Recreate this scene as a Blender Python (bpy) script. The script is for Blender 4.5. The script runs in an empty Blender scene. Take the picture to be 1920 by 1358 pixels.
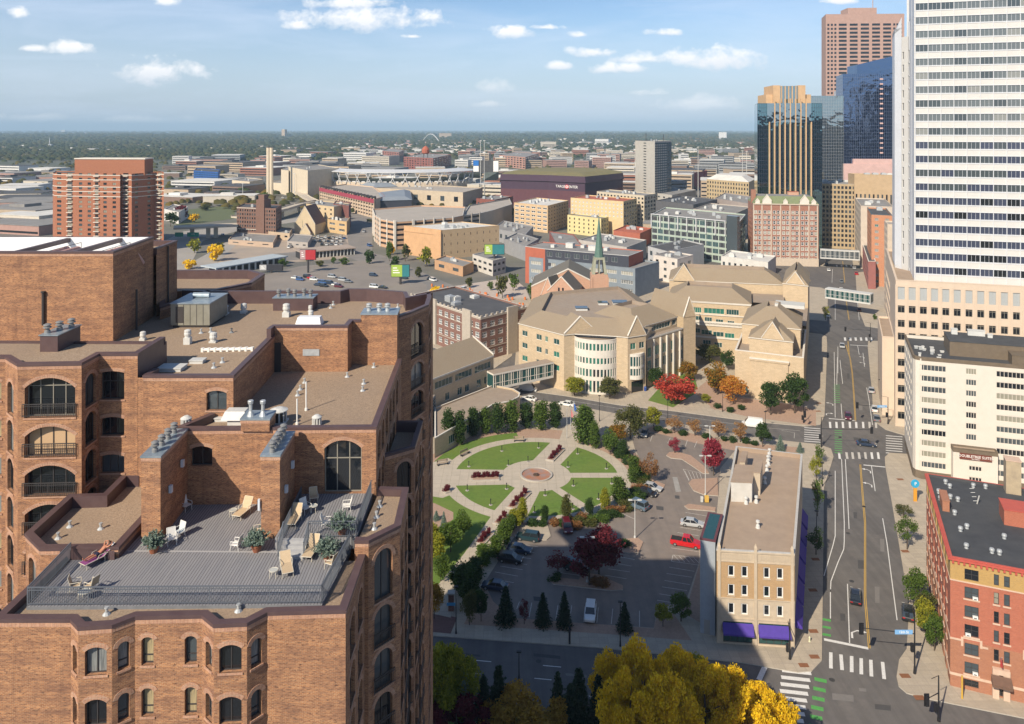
import bpy, math, random
from mathutils import Vector as V, Matrix
R=math.radians
sc=bpy.context.scene
# ---------------- camera
F=1450.; HC=80.; CX=960.; HY=242.
cam=bpy.data.cameras.new('camera'); cam.sensor_width=36; cam.lens=F/1920*36
cam.shift_y=-(679-HY)/1920; cam.clip_end=60000; cam.clip_start=.5
co=bpy.data.objects.new('camera',cam); co.location=(0,0,92); co.rotation_euler=(R(90),0,0)
sc.collection.objects.link(co); sc.camera=co
# ---------------- light
HAZE=7.2e-5; AZ=36.0; EL=37.5
sund=V((-math.sin(R(AZ))*math.cos(R(EL)),-math.cos(R(AZ))*math.cos(R(EL)),math.sin(R(EL))))
sl=bpy.data.lights.new('sun','SUN'); sl.energy=4.9; sl.angle=R(.5); sl.color=(1,.885,.71)
so=bpy.data.objects.new('sun',sl); so.rotation_euler=sund.to_track_quat('Z','Y').to_euler(); sc.collection.objects.link(so)
sc.view_settings.view_transform='Standard'; sc.view_settings.look='None'; sc.view_settings.exposure=0.34; sc.view_settings.gamma=1
sc.cycles.use_denoising=True
sc.cycles.max_bounces=5; sc.cycles.diffuse_bounces=2; sc.cycles.glossy_bounces=3; sc.cycles.transparent_max_bounces=8; sc.cycles.volume_bounces=0
sc.cycles.use_adaptive_sampling=True; sc.cycles.adaptive_threshold=.012
# ---------------- world: Nishita sky with fair weather cumulus and thin cirrus
w=bpy.data.worlds.new('World'); sc.world=w; w.use_nodes=True
nt=w.node_tree; N=nt.nodes; LK=nt.links; N.clear()
def nd(nt,t,**k):
    n=nt.nodes.new(t)
    for a,b in k.items(): setattr(n,a,b)
    return n
def mth(nt,op,a,b=None,c=None,clamp=False):
    n=nt.nodes.new('ShaderNodeMath'); n.operation=op; n.use_clamp=clamp
    for i,x in enumerate((a,b,c)):
        if x is None: continue
        if isinstance(x,(int,float)): n.inputs[i].default_value=x
        else: nt.links.new(x,n.inputs[i])
    return n.outputs[0]
def mixc(nt,f,a,b,bt='MIX'):
    n=nt.nodes.new('ShaderNodeMix'); n.data_type='RGBA'; n.blend_type=bt
    for i,x in ((0,f),(6,a),(7,b)):
        if isinstance(x,(int,float)): n.inputs[i].default_value=x
        elif isinstance(x,tuple): n.inputs[i].default_value=(x+(1,))[:4]
        else: nt.links.new(x,n.inputs[i])
    return n.outputs[2]
sky=nd(nt,'ShaderNodeTexSky',sky_type='NISHITA',sun_disc=False)
sky.sun_elevation=R(EL); sky.sun_rotation=R(180+AZ); sky.air_density=1.0; sky.dust_density=.6; sky.ozone_density=1.6; sky.altitude=250
geo=nd(nt,'ShaderNodeNewGeometry'); sp=nd(nt,'ShaderNodeSeparateXYZ'); tc=nd(nt,'ShaderNodeTexCoord')
LK.new(tc.outputs['Generated'],sp.inputs[0])
yy=mth(nt,'MAXIMUM',mth(nt,'ABSOLUTE',sp.outputs[1]),.02)
u=mth(nt,'DIVIDE',sp.outputs[0],yy); v=mth(nt,'DIVIDE',sp.outputs[2],yy)
cb=nd(nt,'ShaderNodeCombineXYZ'); LK.new(u,cb.inputs[0]); LK.new(v,cb.inputs[1])
def noise(nt,vec,scale,detail=5,rough=.55,dist=0):
    n=nd(nt,'ShaderNodeTexNoise'); n.inputs['Scale'].default_value=scale; n.inputs['Detail'].default_value=detail
    n.inputs['Roughness'].default_value=rough; n.inputs['Distortion'].default_value=dist
    if vec is not None: nt.links.new(vec,n.inputs['Vector'])
    return n
def mapv(nt,vec,s=(1,1,1),l=(0,0,0),r=(0,0,0)):
    n=nd(nt,'ShaderNodeMapping'); n.inputs['Scale'].default_value=s; n.inputs['Location'].default_value=l; n.inputs['Rotation'].default_value=r
    nt.links.new(vec,n.inputs[0]); return n.outputs[0]
nz=noise(nt,mapv(nt,cb.outputs[0],(1,1.35,1)),22,7,.62,.15).outputs[0]
nz2=noise(nt,cb.outputs[0],7,4).outputs[0]
mask=None; shade=None
CL=[(690,38,150,26),(800,32,34,16),(560,50,30,10),(290,135,105,26),(130,93,62,14),(965,62,52,15),(1115,99,50,11),(1210,112,75,13),(1330,112,95,24),(1048,124,34,9),(1135,129,45,12),(920,165,45,16),(650,8,95,14),(315,4,42,10),(1570,3,45,7),(1225,175,45,7),(40,26,30,14),(1310,195,90,16),(1020,52,40,6),(60,92,40,7),(920,196,36,7),(770,69,25,5),(1090,66,28,7),(1180,128,60,10),(70,222,90,8),(250,226,120,9),(1700,215,120,8),(1240,62,40,8)]
for i,(x,y,a,b) in enumerate(CL):
    cu=(x-CX)/F; cv=(HY-y)/F
    du=mth(nt,'DIVIDE',mth(nt,'SUBTRACT',u,cu),a/F); dv=mth(nt,'DIVIDE',mth(nt,'SUBTRACT',v,cv),b*1.25/F)
    dvb=mth(nt,'MULTIPLY',mth(nt,'MINIMUM',dv,0),1.5)   # flatter underside
    dv2=mth(nt,'ADD',mth(nt,'MAXIMUM',dv,0),dvb)
    d=mth(nt,'SQRT',mth(nt,'ADD',mth(nt,'MULTIPLY',du,du),mth(nt,'MULTIPLY',dv2,dv2)))
    k=.55 if y>150 else 1.
    m=mth(nt,'SUBTRACT',1.0,d)
    m=mth(nt,'ADD',m,mth(nt,'MULTIPLY',mth(nt,'SUBTRACT',nz,.52),3.2))
    m=mth(nt,'MULTIPLY',mth(nt,'MULTIPLY',m,1.5,clamp=True),k)
    s_=mth(nt,'MULTIPLY',m,mth(nt,'MULTIPLY_ADD',dv,.5,.62,clamp=True))
    mask=m if mask is None else mth(nt,'MAXIMUM',mask,m)
    shade=s_ if shade is None else mth(nt,'MAXIMUM',shade,s_)
ci=noise(nt,mapv(nt,cb.outputs[0],(1.6,9,1),(3,1,0),(0,0,-.12)),2.2,6,.62,.6).outputs[0]
cir=mth(nt,'MULTIPLY',mth(nt,'SUBTRACT',ci,.43,clamp=True),2.6,clamp=True)
# cirrus thins to the upper right
skyc=sky.outputs[0]
tint=mixc(nt,1.0,skyc,(.95,1.06,1.2),'MULTIPLY')
low=mth(nt,'SUBTRACT',1.0,mth(nt,'MULTIPLY',mth(nt,'ABSOLUTE',sp.outputs[2]),7.0),clamp=True)
tint=mixc(nt,mth(nt,'MULTIPLY',low,.85),tint,(4.9,5.8,7.1))
lowz=mth(nt,'MULTIPLY_ADD',sp.outputs[2],-3.5,1.7,clamp=True)
cf=noise(nt,mapv(nt,cb.outputs[0],(1,3,1),(5,2,0)),1.1,4,.55).outputs[0]
veil=mth(nt,'ADD',mth(nt,'MULTIPLY',cir,.8),mth(nt,'MULTIPLY',mth(nt,'SUBTRACT',cf,.38,clamp=True),1.5),clamp=True)
c1=mixc(nt,mth(nt,'MULTIPLY',mth(nt,'MULTIPLY',veil,lowz),.5),tint,(7.9,8.8,10.4))
zen=mth(nt,'MULTIPLY_ADD',sp.outputs[2],-1.6,1.5,clamp=True); zen=mth(nt,'MAXIMUM',zen,.9)
vm=nd(nt,'ShaderNodeVectorMath',operation='SCALE'); LK.new(c1,vm.inputs[0]); LK.new(zen,vm.inputs['Scale']); c1=vm.outputs[0]
shd=mth(nt,'DIVIDE',shade,mth(nt,'MAXIMUM',mask,.02),clamp=True)
shd=mth(nt,'ADD',shd,mth(nt,'MULTIPLY',mth(nt,'SUBTRACT',nz2,.5),.5),clamp=True)
cc=mixc(nt,shd,(6.8,7.5,8.6),(11.6,11.4,11.2))
up=mth(nt,'GREATER_THAN',sp.outputs[2],0.0)
fr=mth(nt,'GREATER_THAN',sp.outputs[1],0.0)
mask=mth(nt,'MULTIPLY',mask,mth(nt,'MULTIPLY',up,fr))
c2=mixc(nt,mask,c1,cc)
bg=nd(nt,'ShaderNodeBackground'); bg.inputs[1].default_value=.085; LK.new(c2,bg.inputs[0])
ow=nd(nt,'ShaderNodeOutputWorld'); LK.new(bg.outputs[0],ow.inputs[0])
# ---------------- helpers
def W(px,py,z=0.):
    Y=F*(HC-z)/(py-HY); return V(((px-CX)*Y/F,Y,z))
def PL(pts,z=0.): return [W(x,y,z) for x,y in pts]
rnd=random.Random(7)
MATS={}
def mat(name,c1,c2=None,scale=1.,rough=.85,bump=0.,metal=0.,detail=5,big=None,spec=None,coord='Object',stretch=(1,1,1),contrast=1.):
    if name in MATS: return MATS[name]
    m=bpy.data.materials.new(name); m.use_nodes=True; t=m.node_tree; b=t.nodes['Principled BSDF']
    b.inputs['Roughness'].default_value=rough; b.inputs['Metallic'].default_value=metal
    if spec is not None: b.inputs['Specular IOR Level'].default_value=spec
    if c2 is None: b.inputs['Base Color'].default_value=(*c1,1)
    else:
        tc=nd(t,'ShaderNodeTexCoord'); vec=mapv(t,tc.outputs[coord],stretch)
        n=noise(t,vec,scale,detail,.65)
        f=mth(t,'MULTIPLY_ADD',mth(t,'SUBTRACT',n.outputs[0],.5),2.4*contrast,.5,clamp=True)
        col=mixc(t,f,c1,c2)
        if big:
            n2=noise(t,vec,big[0],4,.6); f2=mth(t,'MULTIPLY_ADD',mth(t,'SUBTRACT',n2.outputs[0],.5),3.,.5,clamp=True)
            col=mixc(t,mth(t,'MULTIPLY',f2,big[1]),col,big[2])
        t.links.new(col,b.inputs['Base Color'])
        if bump:
            bm=nd(t,'ShaderNodeBump'); bm.inputs['Strength'].default_value=bump; bm.inputs['Distance'].default_value=.05
            t.links.new(n.outputs[0],bm.inputs['Height']); t.links.new(bm.outputs[0],b.inputs['Normal'])
    MATS[name]=m; return m
def brick(name,c1,c2,mort,w_=.24,h_=.08,ms=.011,dark=None,rough=.9,var=.45,off=.5):
    if name in MATS: return MATS[name]
    m=bpy.data.materials.new(name); m.use_nodes=True; t=m.node_tree; b=t.nodes['Principled BSDF']; b.inputs['Roughness'].default_value=rough
    uv=nd(t,'ShaderNodeUVMap'); bt=nd(t,'ShaderNodeTexBrick'); t.links.new(uv.outputs[0],bt.inputs[0])
    bt.inputs['Color1'].default_value=(*c1,1); bt.inputs['Color2'].default_value=(*c2,1); bt.inputs['Mortar'].default_value=(*mort,1)
    bt.inputs['Scale'].default_value=1; bt.inputs['Brick Width'].default_value=w_; bt.inputs['Row Height'].default_value=h_; bt.inputs['Mortar Size'].default_value=ms
    bt.inputs['Bias'].default_value=0; bt.offset=off
    n=noise(t,mapv(t,uv.outputs[0],(.5,2.2,1)),.9,6,.7); dk=dark or tuple(x*.5 for x in c1)
    f=mth(t,'MULTIPLY_ADD',mth(t,'SUBTRACT',n.outputs[0],.5),3.,.35,clamp=True)
    n3=noise(t,mapv(t,uv.outputs[0],(2.6,8,1)),1.5,4,.75)
    f3=mth(t,'MULTIPLY',mth(t,'SUBTRACT',n3.outputs[0],.53,clamp=True),9.,clamp=True)
    col=mixc(t,mth(t,'MULTIPLY',f,var),bt.outputs[0],dk)
    col=mixc(t,mth(t,'MULTIPLY',f3,var*1.1),col,tuple(x*.62 for x in dk))
    n4=noise(t,mapv(t,uv.outputs[0],(1.1,.1,1)),1.,5,.7); f4=mth(t,'MULTIPLY',mth(t,'SUBTRACT',n4.outputs[0],.5,clamp=True),2.2*var,clamp=True)
    col=mixc(t,f4,col,tuple(x*.75 for x in dk))
    t.links.new(col,b.inputs['Base Color'])
    bm=nd(t,'ShaderNodeBump'); bm.inputs['Strength'].default_value=.35; bm.inputs['Distance'].default_value=.01; bm.invert=True
    t.links.new(bt.outputs['Fac'],bm.inputs['Height']); t.links.new(bm.outputs[0],b.inputs['Normal'])
    MATS[name]=m; return m
def leafmat(name,a,b_,c):
    if name in MATS: return MATS[name]
    m=bpy.data.materials.new(name); m.use_nodes=True; t=m.node_tree; b=t.nodes['Principled BSDF']; b.inputs['Roughness'].default_value=.7
    b.inputs['Specular IOR Level'].default_value=.2
    g=nd(t,'ShaderNodeNewGeometry'); cr=nd(t,'ShaderNodeValToRGB'); e=cr.color_ramp.elements
    e[0].color=(*a,1); e[1].color=(*c,1); x=e.new(.5); x.color=(*b_,1)
    t.links.new(g.outputs['Random Per Island'],cr.inputs[0])
    tc=nd(t,'ShaderNodeTexCoord'); n=noise(t,tc.outputs['Object'],.55,3,.6)
    f=mth(t,'MULTIPLY_ADD',mth(t,'SUBTRACT',n.outputs[0],.5),3.,.5,clamp=True)
    col=mixc(t,mth(t,'MULTIPLY',f,.5),cr.outputs[0],c if sum(c)>sum(a) else a)
    tr=nd(t,'ShaderNodeBsdfTranslucent'); t.links.new(col,tr.inputs[0]); t.links.new(col,b.inputs['Base Color'])
    mx=nd(t,'ShaderNodeMixShader'); mx.inputs[0].default_value=.42; t.links.new(b.outputs[0],mx.inputs[1]); t.links.new(tr.outputs[0],mx.inputs[2])
    t.links.new(mx.outputs[0],t.nodes['Material Output'].inputs[0])
    MATS[name]=m; return m
def glassmat(name,c,rough=.06,metal=0.,wob=0.,wsc=.25,spec=.8):
    if name in MATS: return MATS[name]
    m=mat(name,c,None,rough=rough,metal=metal,spec=spec); t=m.node_tree; b=t.nodes['Principled BSDF']
    if wob:
        tc=nd(t,'ShaderNodeTexCoord'); n=noise(t,tc.outputs['Object'],wsc,2,.5)
        bm=nd(t,'ShaderNodeBump'); bm.inputs['Strength'].default_value=wob; bm.inputs['Distance'].default_value=1.
        t.links.new(n.outputs[0],bm.inputs['Height']); t.links.new(bm.outputs[0],b.inputs['Normal'])
    return m
class MB:
    def __init__(s): s.v=[]; s.f=[]; s.m=[]; s.sm=False
    def face(s,pts,m=0):
        k=len(s.v); s.v+= [tuple(p) for p in pts]; s.f.append(tuple(range(k,k+len(pts)))); s.m.append(m)
    def box(s,a,b,m=0,mt=None):
        x0,y0,z0=a; x1,y1,z1=b; k=len(s.v)
        s.v+=[(x0,y0,z0),(x1,y0,z0),(x1,y1,z0),(x0,y1,z0),(x0,y0,z1),(x1,y0,z1),(x1,y1,z1),(x0,y1,z1)]
        for q in ((0,3,2,1),(4,5,6,7),(0,1,5,4),(1,2,6,5),(2,3,7,6),(3,0,4,7)): s.f.append(tuple(k+i for i in q)); s.m.append(m)
        if mt is not None: s.m[-5]=mt
    def obox(s,o,d,n,L,D,z0,z1,m=0,mt=None):
        # box from origin o along unit d (length L) and inward n (depth D)
        p=[o,o+d*L,o+d*L+n*D,o+n*D]; s.prism(p,z0,z1,m,mt)
    def prism(s,p,z0,z1,m=0,mt=None,bot=True):
        k=len(s.v); n=len(p); s.v+=[(q[0],q[1],z0) for q in p]+[(q[0],q[1],z1) for q in p]
        for i in range(n):
            j=(i+1)%n; s.f.append((k+i,k+j,k+n+j,k+n+i)); s.m.append(m)
        s.f.append(tuple(range(k+n,k+2*n))); s.m.append(m if mt is None else mt)
        if bot: s.f.append(tuple(range(k+n-1,k-1,-1))); s.m.append(m)
    def taper(s,pa,pb,m=0,cap=True,mc=None):
        k=len(s.v); n=len(pa); s.v+=[tuple(q) for q in pa]+[tuple(q) for q in pb]
        for i in range(n):
            j=(i+1)%n; s.f.append((k+i,k+j,k+n+j,k+n+i)); s.m.append(m)
        if cap: s.f.append(tuple(range(k+n,k+2*n))); s.m.append(m if mc is None else mc)
    def cyl(s,a,b,r0,r1=None,n=8,m=0,cap=True):
        r1=r0 if r1 is None else r1; a=V(a); b=V(b); d=(b-a); q=d.to_track_quat('Z','Y'); k=len(s.v)
        for c,r in ((a,r0),(b,r1)):
            for i in range(n):
                t=2*math.pi*i/n; s.v.append(tuple(c+q@V((r*math.cos(t),r*math.sin(t),0))))
        for i in range(n):
            j=(i+1)%n; s.f.append((k+i,k+j,k+n+j,k+n+i)); s.m.append(m)
        if cap:
            s.f.append(tuple(range(k+n,k+2*n))); s.m.append(m); s.f.append(tuple(range(k+n-1,k-1,-1))); s.m.append(m)
    def ball(s,c,r,n=8,m=0,h=6,sz=1.):
        k=len(s.v); c=V(c)
        for i in range(1,h):
            a=math.pi*i/h
            for j in range(n):
                t=2*math.pi*j/n; s.v.append((c.x+r*math.sin(a)*math.cos(t),c.y+r*math.sin(a)*math.sin(t),c.z+r*sz*math.cos(a)))
        s.v+=[(c.x,c.y,c.z+r*sz),(c.x,c.y,c.z-r*sz)]; T=k+(h-1)*n
        for i in range(h-2):
            for j in range(n):
                j2=(j+1)%n; s.f.append((k+i*n+j,k+(i+1)*n+j,k+(i+1)*n+j2,k+i*n+j2)); s.m.append(m)
        for j in range(n):
            j2=(j+1)%n; s.f.append((T,k+j,k+j2)); s.m.append(m); s.f.append((T+1,k+(h-2)*n+j2,k+(h-2)*n+j)); s.m.append(m)
    def lathe(s,c,prof,n=10,m=0):
        k=len(s.v); c=V(c)
        for r,z in prof:
            for j in range(n):
                t=2*math.pi*j/n; s.v.append((c.x+r*math.cos(t),c.y+r*math.sin(t),c.z+z))
        for i in range(len(prof)-1):
            for j in range(n):
                j2=(j+1)%n; s.f.append((k+i*n+j,k+i*n+j2,k+(i+1)*n+j2,k+(i+1)*n+j)); s.m.append(m)
        s.f.append(tuple(k+(len(prof)-1)*n+j for j in range(n))); s.m.append(m)
    def mesh(s,name,mats,uv=True):
        me=bpy.data.meshes.new(name); me.from_pydata(s.v,[],s.f); 
        for x in mats: me.materials.append(x)
        me.polygons.foreach_set('material_index',s.m)
        if s.sm: me.polygons.foreach_set('use_smooth',[True]*len(s.f))
        if uv:
            me.update(); ul=me.uv_layers.new(name='UVMap'); d=[0.]*(2*len(me.loops)); vs=s.v
            for p in me.polygons:
                n=p.normal
                if abs(n.z)<.8:
                    l=math.hypot(n.x,n.y); tx,ty=-n.y/l,n.x/l
                    for li,vi in zip(p.loop_indices,p.vertices):
                        q=vs[vi]; d[2*li]=q[0]*tx+q[1]*ty; d[2*li+1]=q[2]
                else:
                    for li,vi in zip(p.loop_indices,p.vertices):
                        q=vs[vi]; d[2*li]=q[0]; d[2*li+1]=q[1]
            ul.data.foreach_set('uv',d)
        return me
    def build(s,name,mats,parent=None,uv=True):
        if not isinstance(mats,(list,tuple)): mats=[mats]
        o=bpy.data.objects.new(name,s.mesh(name,mats,uv)); sc.collection.objects.link(o); par(o,parent); return o
def par(o,p):
    if p is None: return
    L=V((0,0,0)); q=p
    o.parent=p
    while q is not None: L+=q.location; q=q.parent if q.parent is not None and not q.get('_w') else None
    o.matrix_parent_inverse=Matrix.Translation(-p.location) if p.type=='EMPTY' else Matrix.Identity(4)
def tag(o,label=None,cat=None,group=None,kind=None):
    if label: o['label']=label
    if cat: o['category']=cat
    if group: o['group']=group
    if kind: o['kind']=kind
    return o
def thing(name,label,cat,loc=(0,0,0),group=None,rz=0):
    o=bpy.data.objects.new(name,None); o.empty_display_size=.3; o.location=loc; o.rotation_euler=(0,0,rz); sc.collection.objects.link(o)
    return tag(o,label,cat,group)
def struct(o): o['kind']='structure'; return o
def copy_tree(o,parent=None):
    c=o.copy(); sc.collection.objects.link(c)
    if parent is not None: c.parent=parent
    for ch in list(CH.get(o.name,[])): copy_tree(ch,c)
    return c
CH={}
def reg(root):
    # remember children for copying
    CH.setdefault(root.name,[])
    for o in sc.collection.objects:
        if o.parent is not None: 
            L=CH.setdefault(o.parent.name,[])
            if o not in L: L.append(o)
def inset(poly,t):
    n=len(poly); out=[]
    for i in range(n):
        a=poly[i-1]; b=poly[i]; c=poly[(i+1)%n]
        d1=V((b[0]-a[0],b[1]-a[1])).normalized(); d2=V((c[0]-b[0],c[1]-b[1])).normalized()
        n1=V((-d1.y,d1.x)); n2=V((-d2.y,d2.x)); k=1+n1.dot(n2)
        if k<.15: k=.15
        m=(n1+n2)/k; out.append(V((b[0]+m.x*t,b[1]+m.y*t,0)))
    return out
def clus(name,pts,z0,z1,m,mt=None,kind='structure',label=None,cat=None,group=None):
    mb=MB(); mb.prism(pts,z0,z1,0,1 if mt else 0,bot=False); o=mb.build(name,[m,mt] if mt else [m]); 
    if kind: o['kind']=kind
    if label: tag(o,label,cat,group)
    return o
def sheet(name,pts,z,m,kind='structure'):
    mb=MB(); mb.face([V((p[0],p[1],z)) for p in pts]); o=mb.build(name,[m]); o['kind']=kind; return o
# wall with openings --------------------------------------------------
def wall(mb,p0,p1,z0,z1,ops,m=0,rev=.16,mr=None):
    p0=V((p0[0],p0[1],0)); p1=V((p1[0],p1[1],0)); L=(p1-p0).length; d=(p1-p0)/L; nn=V((-d.y,d.x,0)); mr=m if mr is None else mr
    P=lambda u_,v_,y=0: p0+d*u_+nn*y+V((0,0,v_))
    us=sorted({0.,L}|{round(x,4) for o in ops for x in (o[0],o[2])}); vs=sorted({z0,z1}|{round(x,4) for o in ops for x in (o[1],o[3])})
    ui={x:i for i,x in enumerate(us)}; vi={x:i for i,x in enumerate(vs)}; hole=set()
    for o in ops:
        for i in range(ui[round(o[0],4)],ui[round(o[2],4)]):
            for j in range(vi[round(o[1],4)],vi[round(o[3],4)]): hole.add((i,j))
    # merge cells row wise
    for j in range(len(vs)-1):
        i=0
        while i<len(us)-1:
            if (i,j) in hole: i+=1; continue
            k=i
            while k+1<len(us)-1 and (k+1,j) not in hole: k+=1
            mb.face([P(us[i],vs[j]),P(us[k+1],vs[j]),P(us[k+1],vs[j+1]),P(us[i],vs[j+1])],m); i=k+1
    for o in ops:
        u0,v0,u1,v1=o[:4]; ar=o[4] if len(o)>4 else 0
        mb.face([P(u0,v0),P(u1,v0),P(u1,v0,rev),P(u0,v0,rev)],mr)
        mb.face([P(u0,v1-ar,rev),P(u0,v1-ar),P(u0,v0),P(u0,v0,rev)],mr)
        mb.face([P(u1,v1-ar),P(u1,v1-ar,rev),P(u1,v0,rev),P(u1,v0)],mr)
        if ar<=0: mb.face([P(u0,v1,rev),P(u1,v1,rev),P(u1,v1),P(u0,v1)],mr)
        else:
            c=archpts(u1-u0,ar,10); k=len(c)
            for i in range(k-1):
                a,b=c[i],c[i+1]; zz=v1-ar
                mb.face([P(u0+a[0],zz+a[1]),P(u0+b[0],zz+b[1]),P(u0+b[0],zz+b[1],rev),P(u0+a[0],zz+a[1],rev)][::-1],mr)
                mb.face([P(u0+a[0],zz+a[1]),P(u0+b[0],zz+b[1]),P(u0+b[0],v1),P(u0+a[0],v1)],m)
def archpts(w_,ar,n):
    # circular segment of rise ar over width w_
    r=(w_*w_/4+ar*ar)/(2*ar); a=math.asin(min(1,w_/2/r)); 
    if ar>w_/2: a=math.pi/2
    return [(w_/2+r*math.sin(-a+2*a*i/n), r*math.cos(-a+2*a*i/n)-(r-ar)) for i in range(n+1)]
G_DK=glassmat('glass_dark',(.012,.015,.02),.05)
G_MD=glassmat('glass_mid',(.06,.075,.085),.08)
G_BL=glassmat('glass_blind',(.26,.25,.2),.35,spec=.5)
CURT=mat('curtained_glass',(.5,.4,.22),(.16,.14,.1),3,.35,stretch=(5,1,.3),spec=.7); CURG=mat('grey_curtained_glass',(.3,.31,.3),(.08,.09,.1),3,.3,stretch=(5,1,.3),spec=.7)
G_GR=glassmat('glass_green',(.03,.16,.12),.08)
G_TL=glassmat('glass_teal',(.02,.07,.07),.06)
FRK=mat('frame_dark',(.05,.045,.045),rough=.5)
FRW=mat('frame_white',(.72,.71,.68),rough=.6)
FRG=mat('frame_grey',(.32,.33,.35),rough=.5)
FRT=mat('frame_taupe',(.26,.24,.2),rough=.5)
WC={}
def winmesh(w_,h_,cols,rows,fr,gl,ar=0.,t=.06,gy=.0,split=None):
    key=(round(w_,2),round(h_,2),cols,rows,fr.name,gl.name,round(ar,2),t,split)
    if key in WC: return WC[key]
    mb=MB(); g=.05
    if ar<=0:
        mb.face([(0,g,0),(w_,g,0),(w_,g,h_),(0,g,h_)],1)
        mb.box((0,0,0),(w_,g+.02,t)); mb.box((0,0,h_-t),(w_,g+.02,h_)); mb.box((0,0,t),(t,g+.02,h_-t)); mb.box((w_-t,0,t),(w_,g+.02,h_-t))
    else:
        c=archpts(w_,ar,10); b=[(0,g,0),(w_,g,0)]+[(x,g,h_-ar+y) for x,y in reversed(c)]
        mb.face(b,1); mb.box((0,0,0),(w_,g+.02,t)); mb.box((0,0,t),(t,g+.02,h_-ar)); mb.box((w_-t,0,t),(w_,g+.02,h_-ar))
        for i in range(len(c)-1):
            a,b2=c[i],c[i+1]; z=h_-ar
            mb.face([(a[0],.0,z+a[1]-t),(b2[0],.0,z+b2[1]-t),(b2[0],0,z+b2[1]),(a[0],0,z+a[1])])
            mb.face([(a[0],g,z+a[1]-t),(b2[0],g,z+b2[1]-t),(b2[0],0,z+b2[1]-t),(a[0],0,z+a[1]-t)])
    hh=h_-ar*.35 if ar else h_-t
    for i in range(1,cols):
        x=w_*i/cols; z1=h_-t if not ar else h_-ar+archh(w_,ar,x)-t*.5
        mb.box((x-t*.45,.004,t),(x+t*.45,g+.015,z1))
    if split: zs=[h_*split]
    else: zs=[h_*j/rows for j in range(1,rows)]
    for z in zs: mb.box((t,.008,z-t*.45),(w_-t,g+.012,z+t*.45))
    me=mb.mesh('window',[fr,gl],False); WC[key]=me; return me
def archh(w_,ar,x):
    r=(w_*w_/4+ar*ar)/(2*ar); return math.sqrt(max(0,r*r-(x-w_/2)**2))-(r-ar)
def wob(me,loc,rz,parent,name='window'):
    o=bpy.data.objects.new(name,me); sc.collection.objects.link(o); o.parent=parent
    o.location=V(loc)-(parent.location if parent else V((0,0,0))); o.rotation_euler=(0,0,rz); return o
LIM=96
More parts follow.
